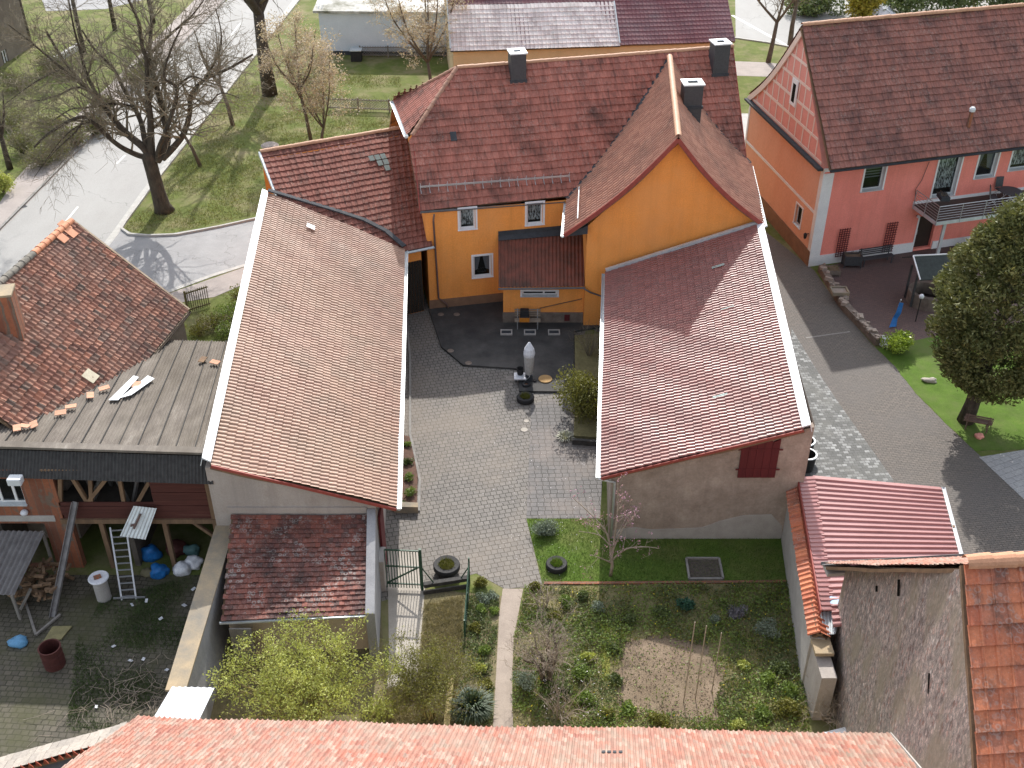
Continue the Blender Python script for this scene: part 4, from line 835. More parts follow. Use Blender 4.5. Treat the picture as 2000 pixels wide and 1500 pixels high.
# ================================================================= LEFT NEIGHBOUR: ROOFED BARN AND OLD HOUSE
nbh=empty('open_barn',(-16,33,0),'run-down brick and timber barn with grey corrugated roof on the left','barn')
ca,cb=P(340,671,3.6),P(467,669,3.6); zc=5.35
rc_=P(417,884,5.45); rz_=P(0,871,5.45)
dirx=(rz_-rc_)
far0=Vector((rz_.x-3.5,rz_.y+8.2,3.3)); f1=P(470,668,3.7); f1b=Vector((f1.x,f1.y,f1.z))
RZ=rc_+dirx*1.35; far0=Vector((RZ.x-.5,RZ.y+(f1.y-rc_.y),3.7))
sheet('roof',f1,far0,RZ,rc_,.13,.025,m_corr_dark,nbh,label='long grey corrugated slope')
m=MB()
for k in range(1,15):
    t_=k/15; p0=lerp(f1,far0,t_); p1=lerp(rc_,RZ,t_); m.beam(p0+Vector((0,0,.05)),p1+Vector((0,0,.05)),.03,.03)
link('sheet_laps',m,m_corr_skirt,nbh)
m=MB(); m.beam(rc_+Vector((0,0,.06)),RZ+Vector((0,0,.06)),.34,.1); link('ridge_capping',m,m_corr_dark,nbh)
k0=rc_+Vector((.08,-.9,-.75)); k1=RZ+Vector((0,-.9,-.75)); sheet('front_slope',rc_-Vector((0,.15,.05)),RZ-Vector((0,.15,.05)),k1,k0,.13,.025,m_corr_skirt,nbh,label='short dark corrugated front slope')
# facade in a plane facing the yard
yF=31.0; xR=-10.98
def FP(x,y,dy=0): return atY(x,y,yF+dy)
fl_=Wall((-24,yF),(xR,yF),0,4.9)
w0=fl_.rect(-110,935,52,985); opA=fl_.rect(118,915,300,998); 
U=lambda x,y:fl_.pick(x,y)
ub0=U(-200,1000)[0]
zf1=U(200,1028)[1]; zf0=U(200,1000)[1]
uL,uP=U(100,1020)[0],U(100,1020)[0]
brickW=Wall((-24,yF),fl_.at(U(104,1000)[0],0).xy,0,4.9); brickW.holes=[(max(.05,w0[0]),w0[1],w0[2],w0[3]),(U(0,1040)[0]-1.5,U(92,1040)[0],.1,2.3)]
m=MB(); brickW.build(m); bq=brickW.L
# brick pier beside the doorway
m.prism([fl_.at(bq,0),fl_.at(U(150,1060)[0],0),fl_.at(U(150,1060)[0],2.35),fl_.at(bq,2.35)],-fl_.n*.3); m.prism([fl_.at(bq,2.35),fl_.at(bq+.35,2.35),fl_.at(bq+.35,4.9),fl_.at(bq,4.9)],-fl_.n*.3)
link('brick_wall',m,m_brick,nbh,label='red brick wall with the white window')
window(brickW,brickW.holes[0],nbh,mull=(.33,.66,.86),fr=.08)
m=MB(); m.prism([fl_.at(0,2.42,.03),fl_.at(bq,2.42,.03),fl_.at(bq,2.7,.03),fl_.at(0,2.7,.03)],-fl_.n*.2); link('concrete_lintel',m,m_conc,nbh)
m=MB(); uu0,uu1=bq+.3,fl_.L
def brd(u0,u1,z0,z1,n_,o=.0):
    for k in range(n_):
        a_=lerp(z0,z1,k/n_); b_=lerp(z0,z1,(k+1)/n_)-.012; jj=.02*((k*7)%3); m.prism([fl_.at(u0,a_,o+jj*.6),fl_.at(u1,a_,o+jj*.6),fl_.at(u1,b_,o+jj*.6),fl_.at(u0,b_,o+jj*.6)],-fl_.n*.04)
ub=U(305,1000)[0]; brd(uu0,ub,2.55,3.35,4); brd(ub,uu1-.35,2.55,4.9,11)
link('red_boarding',m,m_redboard,nbh,label='faded oxblood horizontal boarding')
m=MB()
for px0,py0,px1,py1,w_ in((118,922,118,1000,.16),(175,915,180,995,.14),(230,915,245,995,.14),(110,1003,245,1003,.12),(160,995,215,925,.16),(140,930,180,995,.14),(300,925,258,1000,.13)):
    m.beam(FP(px0,py0,.12),FP(px1,py1,.12),w_,.14)
m.beam(fl_.at(bq+.2,2.45,-.02),fl_.at(fl_.L-.1,2.45,-.02),.2,.2); m.beam(fl_.at(bq,4.85,-.02),fl_.at(fl_.L-.1,4.85,-.02),.18,.18)
for u,z0,z1 in((U(205,1050)[0],0,2.4),(U(330,1060)[0],0,2.4),(fl_.L-.25,0,4.8)): m.beam(fl_.at(u,z0,-.05),fl_.at(u,z1,-.05),.17,.17)
m.beam(fl_.at(fl_.L-.3,1.5,-.05),fl_.at(fl_.L-1.1,2.35,-.05),.12,.12)
link('timber_frame',m,m_wood,nbh,label='weathered oak posts and braces')
m=MB(); m.box((-17.4,yF+3.6,2.42),(13,7,.14)); m.box((-17.4,yF+7,1.7),(13,.3,3.4)); m.box((-10.95,yF+3.5,1.8),(.2,7,3.6)); m.box((-19.6,yF+3.5,1.3),(.25,6.6,2.3)); m.box((-14.6,yF+1.6,1.2),(.2,3,2.4)); link('inner_floor_and_walls',m,M('dusty_interior',(.14,.12,.1),(.09,.08,.07),scale=2,rough=1),nbh)
m=MB(); rr_=random.Random(3)
for k in range(9): x_=rr_.uniform(-17.3,-13.2); m.beam((x_,yF+.9+rr_.uniform(0,1.3),2.55),(x_+rr_.uniform(-.8,.8),yF+1.6,4.0+rr_.uniform(-.5,.5)),.12,.1)
link('stored_timber',m,m_woodg,nbh)
# satellite white lamp box over the window, small lamp
m=MB(); q=FP(30,938,-.35); m.box(q,(.5,.35,.3)); o=link('vent_box',m,m_whitesheet,nbh,bevel=.04)
m=MB(); q=FP(47,1001,-.12); m.lathe(q,[(.0,-.1),(.12,-.08),(.15,0),(.1,.08),(0,.1)],12); link('wall_lamp',m,m_bag,nbh,smooth=True)
# sheet hung over the ladder
m=MB(); hs=empty('propped_sheet',FP(270,1020,-.6),'white corrugated sheet propped above the ladder with a dark bracket on it','sheet')
s0=[FP(261,988,-.25),FP(306,993,-.25),FP(284,1054,-.75),FP(234,1047,-.75)]
o=sheet('sheet',s0[0],s0[1],s0[2],s0[3],.12,.012,m_zinc,hs); n_=(s0[1]-s0[0]).cross(s0[3]-s0[0]).normalized(); n_=n_ if n_.z>0 else -n_
m=MB(); m.beam(FP(275,1003,-.36)+n_*.05,FP(262,1032,-.6)+n_*.05,.07,.05); m.beam(FP(256,1026,-.55)+n_*.05,FP(268,1022,-.5)+n_*.05,.1,.05); link('bracket',m,m_pipe,hs)
m=MB(); m.beam(s0[3]+Vector((.3,.3,-.1)),Vector((s0[3].x+.3,yF-.1,1.7)),.07); link('strut',m,m_wood,hs)
# old pantiled house
oh=empty('old_house',(-19,42,0),'old house with patchy weathered pantile roof and crumbling brick chimney at the left edge','house')
r0=P(140,432,8.0); e0_=P(367,606,4.05); e1_=P(215,790,4.0); ed=(e1_-e0_).normalized()
opl=plane(r0,e0_,e1_); r1=r0+ (e1_-e0_)*1.5; e2=e0_+(e1_-e0_)*1.5
def oskip(s,t_): return False
tiles('roof',r1,r0,e0_,e2,.24,.30,t_old,oh,kind='pan',h=.06,step=.035,jit=.022,seed=41)
bkv=Vector((r0.x-e0_.x,r0.y-e0_.y,0)); bkv=bkv-ed*bkv.dot(ed); bko=Vector((bkv.x,bkv.y,-(8-4.0)))
tiles('roof',r0,r1,r1+bko,r0+bko,.24,.3,t_old,oh,kind='pan',h=.05,step=.03,seed=42)
ridge('ridge_tiles',r0,lerp(r0,r1,.28),.17,oh,M('orange_ridge_tile',(.55,.24,.13),(.45,.18,.1),scale=4,rough=.7),seg=.42,label='newer orange ridge tiles'); ridge('ridge_tiles',lerp(r0,r1,.285),r1,.17,oh,M('grey_mossy_ridge',(.22,.2,.17),(.1,.1,.09),scale=5,rough=.9),seg=.42)
m=MB(); m.beam(r0+Vector((0,.05,-.05))-ed*.03,e0_+Vector((0,.05,-.05))-ed*.03,.1,.2); m.beam(e0_+Vector((.04,0,-.14)),e2+Vector((.04,0,-.14)),.05,.2); link('verge_board',m,M('pale_old_board',(.38,.3,.22),(.25,.19,.14),rough=.9),oh)
gutter('gutter',e0_+Vector((.08,0,-.06)),lerp(e0_,e1_,1.05)+Vector((.08,0,-.06)),oh,M('dark_eave_gutter',(.06,.045,.035),rough=.8),r=.09)
wi=(e0_-r0); inn=Vector((wi.x,wi.y,0)).normalized()
f0=e0_-inn*.45+ed*.25; f1_=e2-inn*.45; b0_=r0+bko+ed*.25+inn*.3; b1_=r1+bko+inn*.3
m=MB(); W_=[f0,f1_,b1_,b0_]; 
for p,q in zip(W_,W_[1:]+W_[:1]): m.prism([(p.x,p.y,0),(q.x,q.y,0),(q.x,q.y,3.85),(p.x,p.y,3.85)],Vector((0,0,0))+((Vector((p.x,p.y,0))-Vector((q.x,q.y,0))).cross(Vector((0,0,1)))).normalized()*.25)
m.prism([(f0.x,f0.y,3.85),(b0_.x,b0_.y,3.85),((f0.x+b0_.x)/2,(f0.y+b0_.y)/2,7.6)],ed*.25)
link('wall',m,m_rough,oh)
m=MB(); ws=Vector((f0.x,f0.y,0)); 
for k in range(9): q=ws+ed*(.05+k*.95)+inn*.02; m.beam((q.x,q.y,.3),(q.x,q.y,3.8),.14,.1)
m.beam((ws.x,ws.y,2.2),(f1_.x,f1_.y,2.2),.14,.1); link('timber_frame',m,m_wood,oh)
q=hit(16,655,opl); m=MB(); m.box((q.x-.1,q.y+.4,q.z+.6),(1.1,.9,2.3),R(12)); o=link('chimney',m,m_brick,oh,label='crumbling brick chimney'); m=MB(); m.box((q.x-.1,q.y+.4,q.z+1.78),(1.16,.96,.09),R(12)); link('cap',m,m_cope,o)
m=MB(); n_=opl[1] if opl[1].z>0 else -opl[1]; dn_=(e0_-r0).normalized(); q=hit(178,732,opl)+n_*.12
m.prism([q-dn_*.25-ed*.05,q-dn_*.25+ed*.5,q+dn_*.3+ed*.45,q+dn_*.3-ed*.1],n_*.03); link('bare_patch',m,M('pale_board_patch',(.55,.5,.38),(.45,.4,.3),rough=.9),oh,label='pale board where a tile is missing')
q=hit(126,450,opl)+n_*.1; m=MB()
for k in range(3): c_=hit([128,140,122][k],[446,458,468][k],opl)+n_*.1; m.prism([c_-dn_*.35-ed*.2,c_-dn_*.35+ed*.25,c_+dn_*.2+ed*.25,c_+dn_*.2-ed*.2],n_*.03)
link('ridge_patch',m,M('salmon_tile_patch',(.6,.28,.17),rough=.8),oh)
rs=random.Random(11); mt=M('loose_salmon_tile',(.6,.33,.22),(.5,.26,.17),rough=.85)
cpl=plane(f1,far0,rc_)
for i,(px,py,lb) in enumerate(((397,708,'brown loose tile on the grey corrugated roof, left of the pale one'),(421,713,'pale loose tile on the grey corrugated roof'),(268,757,'broken tile lying by the white sheets'),(205,764,'loose tile at the upper end of the ragged eave'),(178,778,'loose tile next down the ragged eave'),(140,800,'big loose tile midway along the ragged eave'),(120,812,'loose tile below the midpoint of the ragged eave'),(68,835,'small pale loose tile low on the grey roof'),(50,838,'loose tile beside the lowest one'),(35,842,'lowest loose tile near the left edge of the photo'))):
    q=hit(px,py,cpl)+Vector((0,0,.16)); m=MB(); m.box(q,(.42,.27,.03),rs.uniform(0,3),Matrix.Rotation(rs.uniform(-.2,.2),4,'X')); link('loose_tile',m,[mt,m_wood][i==0],label=lb,cat='roof tile',group='loose tiles on the corrugated roof')
for i,(q4,lb) in enumerate((([(262,738),(272,741),(232,786),(213,786)],'long white metal sheet lying under the old eave'),([(290,739),(303,745),(258,777),(236,783)],'white metal sheet lying further out on the grey roof'))):
    w4=[hit(*q,cpl)+Vector((0,0,.1+.03*i)) for q in q4]; m=MB(); m.prism(w4,(0,0,.02)); link('metal_sheet',m,m_whitesheet,label=lb,cat='metal sheet',group='white sheets on the corrugated roof')
# ================================================================= RIGHT GARDEN WALL
gw=empty('garden_wall',(10.7,29,0),'rendered garden wall with orange tile coping right of the lawn','wall')
ga,gb=Vector((10.82,32.6,0)),Vector((10.0,25.2,0)); gd=(gb-ga).normalized(); gn=Vector((-gd.y,gd.x,0)); gn=gn if gn.x>0 else -gn
m=MB(); m.prism([ga,gb,gb+Vector((-.02,0,2.42)),ga+Vector((0,0,2.42))],gn*.45); link('wall',m,m_conc,gw)
tiles('coping',ga+Vector((0,.1,2.72))+gn*.26,gb+Vector((0,0,2.72))+gn*.26,gb+Vector((0,0,2.48))-gn*.1,ga+Vector((0,.1,2.48))-gn*.1,.23,.4,t_stone,gw,kind='pan',h=.045,step=.03,jit=.01,seed=51,deck=.06)
tiles('coping',gb+Vector((0,0,2.72))+gn*.2,ga+Vector((0,.1,2.72))+gn*.2,ga+Vector((0,.1,2.48))+gn*.56,gb+Vector((0,0,2.48))+gn*.56,.23,.4,t_stone,gw,kind='pan',h=.045,step=.03,jit=.01,seed=52,deck=.06)
m=MB(); m.box((gb.x+.3,gb.y-.75,1.05),(.5,1.4,2.1)); m.add([],[]); link('end_pier',m,m_gable,gw); m=MB(); m.box((gb.x+.3,gb.y-.3,2.3),(.62,.7,.14)); link('pier_cap',m,m_cope,gw)
# ================================================================= CARPORT
cp=empty('carport',(14,31,0),'carport with dusty pink ribbed metal roof beside the cobbles','carport')
a=P(1588,927,2.75); b=P(1838,950,2.5); c=P(1872,1085,2.5); d=P(1612,1105,2.75); ext=(d-a).normalized()*2.9
sheet('roof',a+Vector((0,0,0)),d+ext,c+ext,b,.28,.035,m_carport,cp,kind='trap')
gutter('gutter',b+Vector((.1,0,-.03)),c+ext+Vector((.1,0,-.03)),cp,m_whitesheet,r=.07)
a2=P(1560,931,2.95); d2=P(1606,1192,2.95); sheet('tile_strip',a2,d2,P(1632,1192,2.7),P(1592,929,2.78),.22,.02,m_carport,cp,kind='trap')
m=MB(); m.beam(a2+Vector((-.04,0,-.1)),d2+Vector((-.04,0,-.1)),.04,.22); link('edge_board',m,m_redtrim,cp)
m=MB()
for q in(b,lerp(b,c,.55),c,a,d): m=MB(); m.beam((q.x+(-.15 if q in(b,c) else .1),q.y-.1,0),(q.x+(-.15 if q in (b,c) else .1),q.y-.1,q.z-.06),.12); link('post',m,m_wood,cp)
pass
m=MB(); m.prism([P(1620,1165,2.74),P(1640,1168,2.74),P(1645,1185,2.74),P(1622,1182,2.74)],(0,0,.02)); link('blue_sheet_patch',m,M('pale_blue_sheet',(.4,.55,.75),rough=.4),cp)
sc=empty('sheet_cover',P(1620,1210,2.5),'short pale corrugated sheet at the near end of the pink roof','sheet'); sheet('sheet',P(1600,1195,2.68),P(1640,1193,2.6),P(1632,1238,2.5),P(1612,1240,2.55),.12,.02,m_zinc,sc); m=MB(); m.beam((10.9,26.0,0),(10.9,26.0,2.45),.1); link('post',m,m_wood,sc)
# ================================================================= FRONT HOUSE (bottom edge of the picture)
fh=empty('front_house',(0,17,0),'house along the bottom edge with bright orange tiled roof','house')
a=P(268,1403,5.2); b=P(1741,1438,5.2); sl=Vector((-.05,-2.9,2.0)).normalized(); L_=8.5; up1=a+Vector((-.9,-7.0,4.9)); up2=b+Vector((-.75,-6.9,4.9))
tiles('roof',up2,up1,a,b,.145,.33,t_front,fh,kind='pan',h=.032,step=.032,jit=.009,seed=61)
tiles('roof',up1,up2,up2+Vector((0,-6.5,-4.9)),up1+Vector((0,-6.5,-4.9)),.25,.4,t_front,fh,kind='pan',h=.03,step=.03,seed=62)
m=MB(); m.beam(b+Vector((.04,.05,-.02)),up2+Vector((.04,0,-.02)),.12,.16); link('verge_mortar',m,m_gutst,fh)
m=MB(); W_=[(a.x+.2,a.y-.4),(b.x-.2,b.y-.4),(up2.x-.2,up2.y-6.2),(up1.x+.2,up1.y-6.2)]
for p,q in zip(W_,W_[1:]+W_[:1]): m.prism([(p[0],p[1],0),(q[0],q[1],0),(q[0],q[1],4.95),(p[0],p[1],4.95)],(0,0,0.001)) if False else m.quad((p[0],p[1],0),(q[0],q[1],0),(q[0],q[1],5.0),(p[0],p[1],5.0))
m.poly([(a.x+.2,a.y-.4,5),(up1.x+.2,up1.y-6.2,5),(up1.x+.2,up1.y,9.9)]); m.poly([(b.x-.2,b.y-.4,5),(up2.x-.2,up2.y-6.2,5),(up2.x-.2,up2.y,9.9)]); link('wall',m,m_cobwall,fh)
m=MB(); q=lerp(a,up1,.0)
pp=plane(a,b,up1)
m=MB(); nn_=pp[1] if pp[1].z>0 else -pp[1]; k=hit(1195,1474,pp)+nn_*.07; m.box(k,(.55,.16,.03),0,Matrix.Rotation(-.6,4,'X')); link('broken_tile',m,m_lead,fh)
# coping wall at bottom left
cw_=empty('yard_wall',(-11.6,20,0),'low wall with pale coping and upright red tiles, bottom left corner','wall')
c0,c1=P(250,1420,2.5),P(-60,1508,2.5); m=MB(); m.prism([(c0.x,c0.y,0),(c1.x,c1.y,0),(c1.x,c1.y,2.45),(c0.x,c0.y,2.45)],(.15,-.8,0)); link('wall',m,m_bwall,cw_)
tiles('coping',c1+Vector((.02,-.8,.45)),c0+Vector((.02,-.8,.45)),c0+Vector((0,.02,.1)),c1+Vector((0,.02,.1)),.21,.4,TILE('pale_coping_slabs',[(.3,.27,.235),(.36,.32,.28),(.26,.235,.21)],rough=.9),cw_,kind='flat',h=.03,step=.03,jit=.01,seed=64,deck=.08)
m=MB(); rq=random.Random(5)
for k in range(26):
    q=lerp(c0,c1,(k+.3)/22)+Vector((.1,-.8,.36)); m.prism([q+Vector((-.08,0,0)),q+Vector((.09,0,0)),q+Vector((.03+rq.uniform(-.02,.02),-.1,.36))],Vector((.02,-.05,.01))); 
link('upright_tiles',m,M('oxblood_tile_edge',(.26,.05,.035),(.4,.13,.07),scale=9,rough=.7),cw_,label='row of upright dark red tiles')
# ================================================================= STONE-GABLED HOUSE (right)
sg=empty('stone_house',(14,21,0),'house with rough flint-grey gable wall and orange tiled roofs, lower right','house')
def XW(x,y,X): r=ray(x,y); return O+r*(X/r.x)
F0=XW(1655,1101,11.1); AP=XW(1893,1106,10.38); NR=XW(1909,1500,9.9); sl2=(NR-AP); NR2=AP+sl2*2.4; ex=Vector((12,.95,0)); exd=ex.normalized()
m=MB(); gx=lambda y:F0.x+(NR.x-F0.x)*(y-F0.y)/(NR.y-F0.y)
NR2.x=gx(NR2.y); AP.x=gx(AP.y)
m.prism([(F0.x,F0.y,0),(F0.x,F0.y,F0.z-.1),(AP.x,AP.y,AP.z-.1),(NR2.x,NR2.y,NR2.z-.1),(NR2.x,NR2.y,0)],(.4,0,0)); 
m_rub,nt,bs=newmat('rubble_gable_masonry'); v=coord(nt,scale=(1,1.6,.75)); vo=N(nt,'ShaderNodeTexVoronoi'); vo.inputs['Scale'].default_value=7.5; nt.links.new(v,vo.inputs['Vector']); vd=N(nt,'ShaderNodeTexVoronoi',feature='DISTANCE_TO_EDGE'); vd.inputs['Scale'].default_value=7.5; nt.links.new(v,vd.inputs['Vector'])
f_=nz(nt,v,4.5,9,.88); g_=nz(nt,v,30,6,.9); sep=N(nt,'ShaderNodeSeparateColor'); nt.links.new(vo.outputs['Color'],sep.inputs[0])
col=ramp(nt,sep.outputs[0],[(0,(.46,.37,.34)),(.4,(.62,.51,.47)),(.7,(.74,.63,.58)),(.93,(.5,.3,.25)),(1,(.85,.78,.74))]); col=mix(nt,.9,col,ramp(nt,f_,[(.4,(.28,.26,.25)),(.5,(1,1,1)),(.6,(1.7,1.66,1.62))]),'MULTIPLY'); col=mix(nt,ramp(nt,vd.outputs['Distance'],[(0,(.75,.75,.75)),(.09,(0,0,0))]),col,(.3,.26,.235)); col=mix(nt,ramp(nt,nz(nt,v,.55,3,.5),[(.5,(0,0,0)),(.62,(.75,.75,.75))]),col,(.5,.42,.31)); nt.links.new(col,bs.inputs['Base Color']); bs.inputs['Roughness'].default_value=.95
sm=N(nt,'ShaderNodeMath',operation='ADD'); nt.links.new(f_,sm.inputs[0]); nt.links.new(g_,sm.inputs[1]); bump(nt,bs,sm.outputs[0],1.0,.16)
link('gable_wall',m,m_rub,sg,label='rough rubble gable wall')
m=MB()
for px,py,l in((1755,1148,.4),(1712,1150,.15),(1815,1335,.45)):
    m=MB(); q=XW(px,py,10.3); q=XW(px,py,gx(q.y)-.005); m.beam(q-Vector((0,.14*l*2,l/2)),q+Vector((0,.14*l*2,l/2)),.06,.04); link('wall_slot',m,m_dark,sg)
sl1=F0-AP; F1=AP+sl1*1.06; tiles('far_roof',AP+exd*.02+Vector((0,0,.06)),AP+ex,F1+ex,F1-exd*.6+Vector((0,0,.0)),.19,.33,t_front,sg,kind='pan',h=.03,step=.025,jit=.006,seed=71) 
tiles('near_roof',AP+ex+Vector((0,0,.06)),AP-exd*.04+Vector((0,0,.06)),NR2-exd*.04,NR2+ex,.33,.45,t_stone,sg,kind='rib',h=.035,step=.045,jit=.006,seed=72)
ridge('ridge_tiles',AP+Vector((0,0,.08)),AP+ex+Vector((0,0,.08)),.2,sg,M('orange_clay_ridge',(.5,.26,.16),(.4,.2,.12),scale=4,rough=.8),seg=.55)
gutter('gutter',F1-exd*.7+Vector((0,.1,-.03)),F1+ex+Vector((0,.1,-.03)),sg,r=.08)
m=MB(); m.beam(F1-exd*.6+Vector((0,-.1,-.16)),F1+exd*.3+Vector((0,-.1,-.16)),.5,.14); link('eave_board',m,m_conc,sg)
m=MB(); q=F1; m.quad((q.x+.4,q.y-.3,0),(q.x+12,q.y+.4,0),(q.x+12,q.y+.4,q.z-.1),(q.x+.4,q.y-.3,q.z-.1)); link('side_wall',m,m_cobwall,sg)
m=MB(); w4=[P(1575,1441,1.0),P(1650,1422,1.0),P(1655,1436,1.0),P(1640,1450,1.0)]; m.prism(w4,(0,0,.06)); link('metal_sheet',m,m_whitesheet,label='white metal lid in the narrow gap below the stone gable',cat='metal sheet')
# ================================================================= PINK HOUSE
ph=empty('pink_house',(23,60,0),'coral pink house with brown tiled roof, painted timber gable and balcony','house')
p0=P(1578,520); pf=Vector((15.0,66.6,0)); prd=(P(2000,282,6.1)-P(1628,327,6.1)); prd.z=0; prd.normalize()
PL=19.0; p1=p0+prd*PL; pb1=pf+prd*PL
fwl=Wall(p0.xy,p1.xy,0,6.05); lwl=Wall(pf.xy,p0.xy,0,6.05); bwl=Wall(pb1.xy,pf.xy,0,6.05); rwl=Wall(p1.xy,pb1.xy,0,6.05)
H1=fwl.rect(1692,325,1722,369); H2=fwl.rect(1837,307,1862,380); H3=fwl.rect(1916,298,1940,344); H4=fwl.rect(1981,292,2012,328)
D1=fwl.rect(1797,424,1826,505); D1=(D1[0],D1[0]+1.15,.15,2.25)
u_=lambda x,y:fwl.pick(x,y)
fwl.holes=[H1,H2,H3,H4,D1,(13.5,14.6,1.0,2.2)]; fwl.depth=.28
w2h=lwl.rect(1558,398,1567,452); w2h=(w2h[0]-.1,w2h[0]+.75,w2h[2],w2h[3]); lwl.holes=[w2h]
m=MB(); fwl.build(m); bwl.build(m); rwl.build(m,gable=[(0,6.05),(rwl.L,6.05),(rwl.L/2,11.7)]); link('wall',m,m_pink,ph)
m=MB(); lwl.build(m); link('side_wall',m,m_salmon,ph,label='salmon orange side wall')
for i,h in enumerate((H1,H2,H3,H4)): window(fwl,h,ph,surround=.1,fr=.07,curtain=('blind','lace','drape','lace')[i],reveal=True,depth=.26,name='window' if i!=1 else 'balcony_door')
window(lwl,w2h,ph,surround=.09,fr=.06)
window(fwl,(13.5,14.6,1.0,2.2),ph,surround=.1,fr=.07)
dr=MB(); a,b,c,d=D1; dr.prism([fwl.at(a,c,-.2),fwl.at(b,c,-.2),fwl.at(b,d,-.2),fwl.at(a,d,-.2)],-fwl.n*.05); do=link('door',dr,M('dark_brown_door',(.04,.025,.02),rough=.5),ph); m=MB(); m.beam(fwl.at(a+.15,1.0,-.16),fwl.at(a+.15,1.3,-.16),.04); link('handle',m,m_steel,do)
m=MB()
def fb(w,u0,u1,z0,z1,o=.03): m.prism([w.at(u0,z0,0),w.at(u1,z0,0),w.at(u1,z1,0),w.at(u0,z1,0)],w.n*o)
fb(fwl,-.03,.62,.28,5.7,.05); fb(lwl,lwl.L-.32,lwl.L+.05,.9,6.0,.04); fb(fwl,-.03,PL,5.82,6.02,.05); fb(lwl,0,.2,.3,6,.04); fb(lwl,.0,lwl.L-.3,3.15,3.32,.03); fb(fwl,-.02,a-.1,.0,.62,.06); fb(fwl,b+.1,PL,.0,.5,.05); fb(fwl,a-.1,a-.02,.0,2.3,.05)
zz=u_(1900,400)[1]; ub_=u_(1783,397)[0]; fb(fwl,ub_,PL,3.12,3.3,.04)
link('white_trim',m,m_white,ph)
m=MB(); m.prism([lwl.at(0,0),lwl.at(lwl.L+.03,0),lwl.at(lwl.L+.03,.95),lwl.at(0,.95)],lwl.n*.05); link('side_plinth',m,m_plinth,ph)
# painted gable
nrid=(pf-p0); mid=(p0+pf)/2
_po=(lwl.p0+lwl.n*.22,lwl.n); rL=hit(1566,50,_po); eF=hit(1622,331,_po); rdz=prd.copy()
er_=eF-prd*.0
tiles('roof',rL,rL+prd*(PL+.6),eF+prd*(PL+.6),eF-prd*.0,.31,.41,t_pink,ph,kind='roman',h=.035,step=.055,seed=81,jit=.003)
rake=rL-eF; eB=Vector((rL.x+ (rL.x-eF.x)*.98,rL.y+(rL.y-eF.y)*.98,6.3)); eB=hit(1462,183,_po)
def flb(S,T): return -.5*np.sin(np.clip(T,0,1)*np.pi)
tiles('roof',rL+prd*(PL+.6),rL,eB,eB+prd*(PL+.6),.31,.41,t_pink,ph,kind='roman',h=.03,step=.03,seed=82,flare=flb)
ridge('ridge_tiles',rL,rL+prd*PL,.15,ph,m_ridge,seg=.45,lift=.05)
gz=[(eF+Vector((0,0,-.15))+prd*.25),(rL+Vector((0,0,-.3))+prd*.25)]
# gable face: projects slightly over the side wall
gA=lwl.at(lwl.L,6.0,.12); gB=lwl.at(0,6.0,.12); gT=Vector((rL.x,rL.y,0)); 
gu=(gT-lwl.p0).dot(lwl.d); zt=rL.z-.35
def gz_top(u):  # roof underside along the side wall
    if u>gu: return lerp(zt,6.0,(u-gu)/(lwl.L-gu))
    t_=(gu-u)/gu; return lerp(zt,6.0,t_)-.5*math.sin(t_*math.pi)
m=MB(); pts=[lwl.at(0,6.0,.1)]+[lwl.at(lwl.L,6.0,.1)]+[lwl.at(u,gz_top(u),.1) for u in [gu]+[gu*(1-k/8) for k in range(1,8)]]; m.prism(pts,-lwl.n*.3); link('gable_wall',m,m_salm2,ph,label='painted pink gable with white framing')
m=MB()
def gb(u0,z0,u1,z1,w=.13): m.beam(lwl.at(u0,z0,.1),lwl.at(u1,z1,.1),w,.06,up=(0,0,1)) if abs(u1-u0)>.01 else m.prism([lwl.at(u0-w/2,z0,.1),lwl.at(u0+w/2,z0,.1),lwl.at(u0+w/2,z1,.1),lwl.at(u0-w/2,z1,.1)],lwl.n*.03)
def ulim(z):
    lo=hi=None
    us=[k*lwl.L/200 for k in range(201)]
    ok=[u for u in us if gz_top(u)>z+.05]; return (min(ok),max(ok)) if ok else (gu,gu)
zr_=[6.12,7.15,8.2,9.3,10.35]
for z in zr_:
    lo,hi=ulim(z+.1); m.prism([lwl.at(lo,z,.1),lwl.at(hi,z,.1),lwl.at(hi,z+.15,.1),lwl.at(lo,z+.15,.1)],lwl.n*.032)
for i,z in enumerate(zr_):
    z2=zr_[i+1] if i+1<len(zr_) else 11.2
    n_=[10,9,7,4,2][i]; lo,hi=ulim(z)
    for k in range(1,n_+1):
        u=lerp(lo,hi,k/(n_+1)); zt_=min(z2,gz_top(u)); 
        if zt_-z>.25: m.prism([lwl.at(u-.05,z+.15,.1),lwl.at(u+.05,z+.15,.1),lwl.at(u+.05,zt_,.1),lwl.at(u-.05,zt_,.1)],lwl.n*.028)
link('gable_framing',m,m_cream,ph,label='cream painted framing lines of the gable')
gw_=lwl.rect(1549,170,1560,212); wz0=gw_[2]; uc=(gw_[0]+gw_[1])/2; wg=Wall(lwl.p0.xy,lwl.p1.xy,0,6) ; wg.p0=lwl.p0+lwl.n*.14; wg.depth=.02
m=MB(); m.prism([wg.at(uc-.4,wz0,.0),wg.at(uc+.4,wz0,.0),wg.at(uc+.4,wz0+1.5,.0),wg.at(uc-.4,wz0+1.5,.0)],wg.n*.05); o=link('window',m,m_white,ph); m=MB(); m.prism([wg.at(uc-.2,wz0+.2,.052),wg.at(uc+.2,wz0+.2,.052),wg.at(uc+.2,wz0+1.25,.052),wg.at(uc-.2,wz0+1.25,.052)],wg.n*.003); link('pane',m,m_dark,o)
m=MB()
for k in range(12):
    u=gu*(1-k/12); u2=gu*(1-(k+1)/12); m.beam(lwl.at(u,gz_top(u)-.05,.17),lwl.at(u2,gz_top(u2)-.05,.17),.1,.34,up=(0,0,1))
link('bargeboard',m,m_cream,ph); 
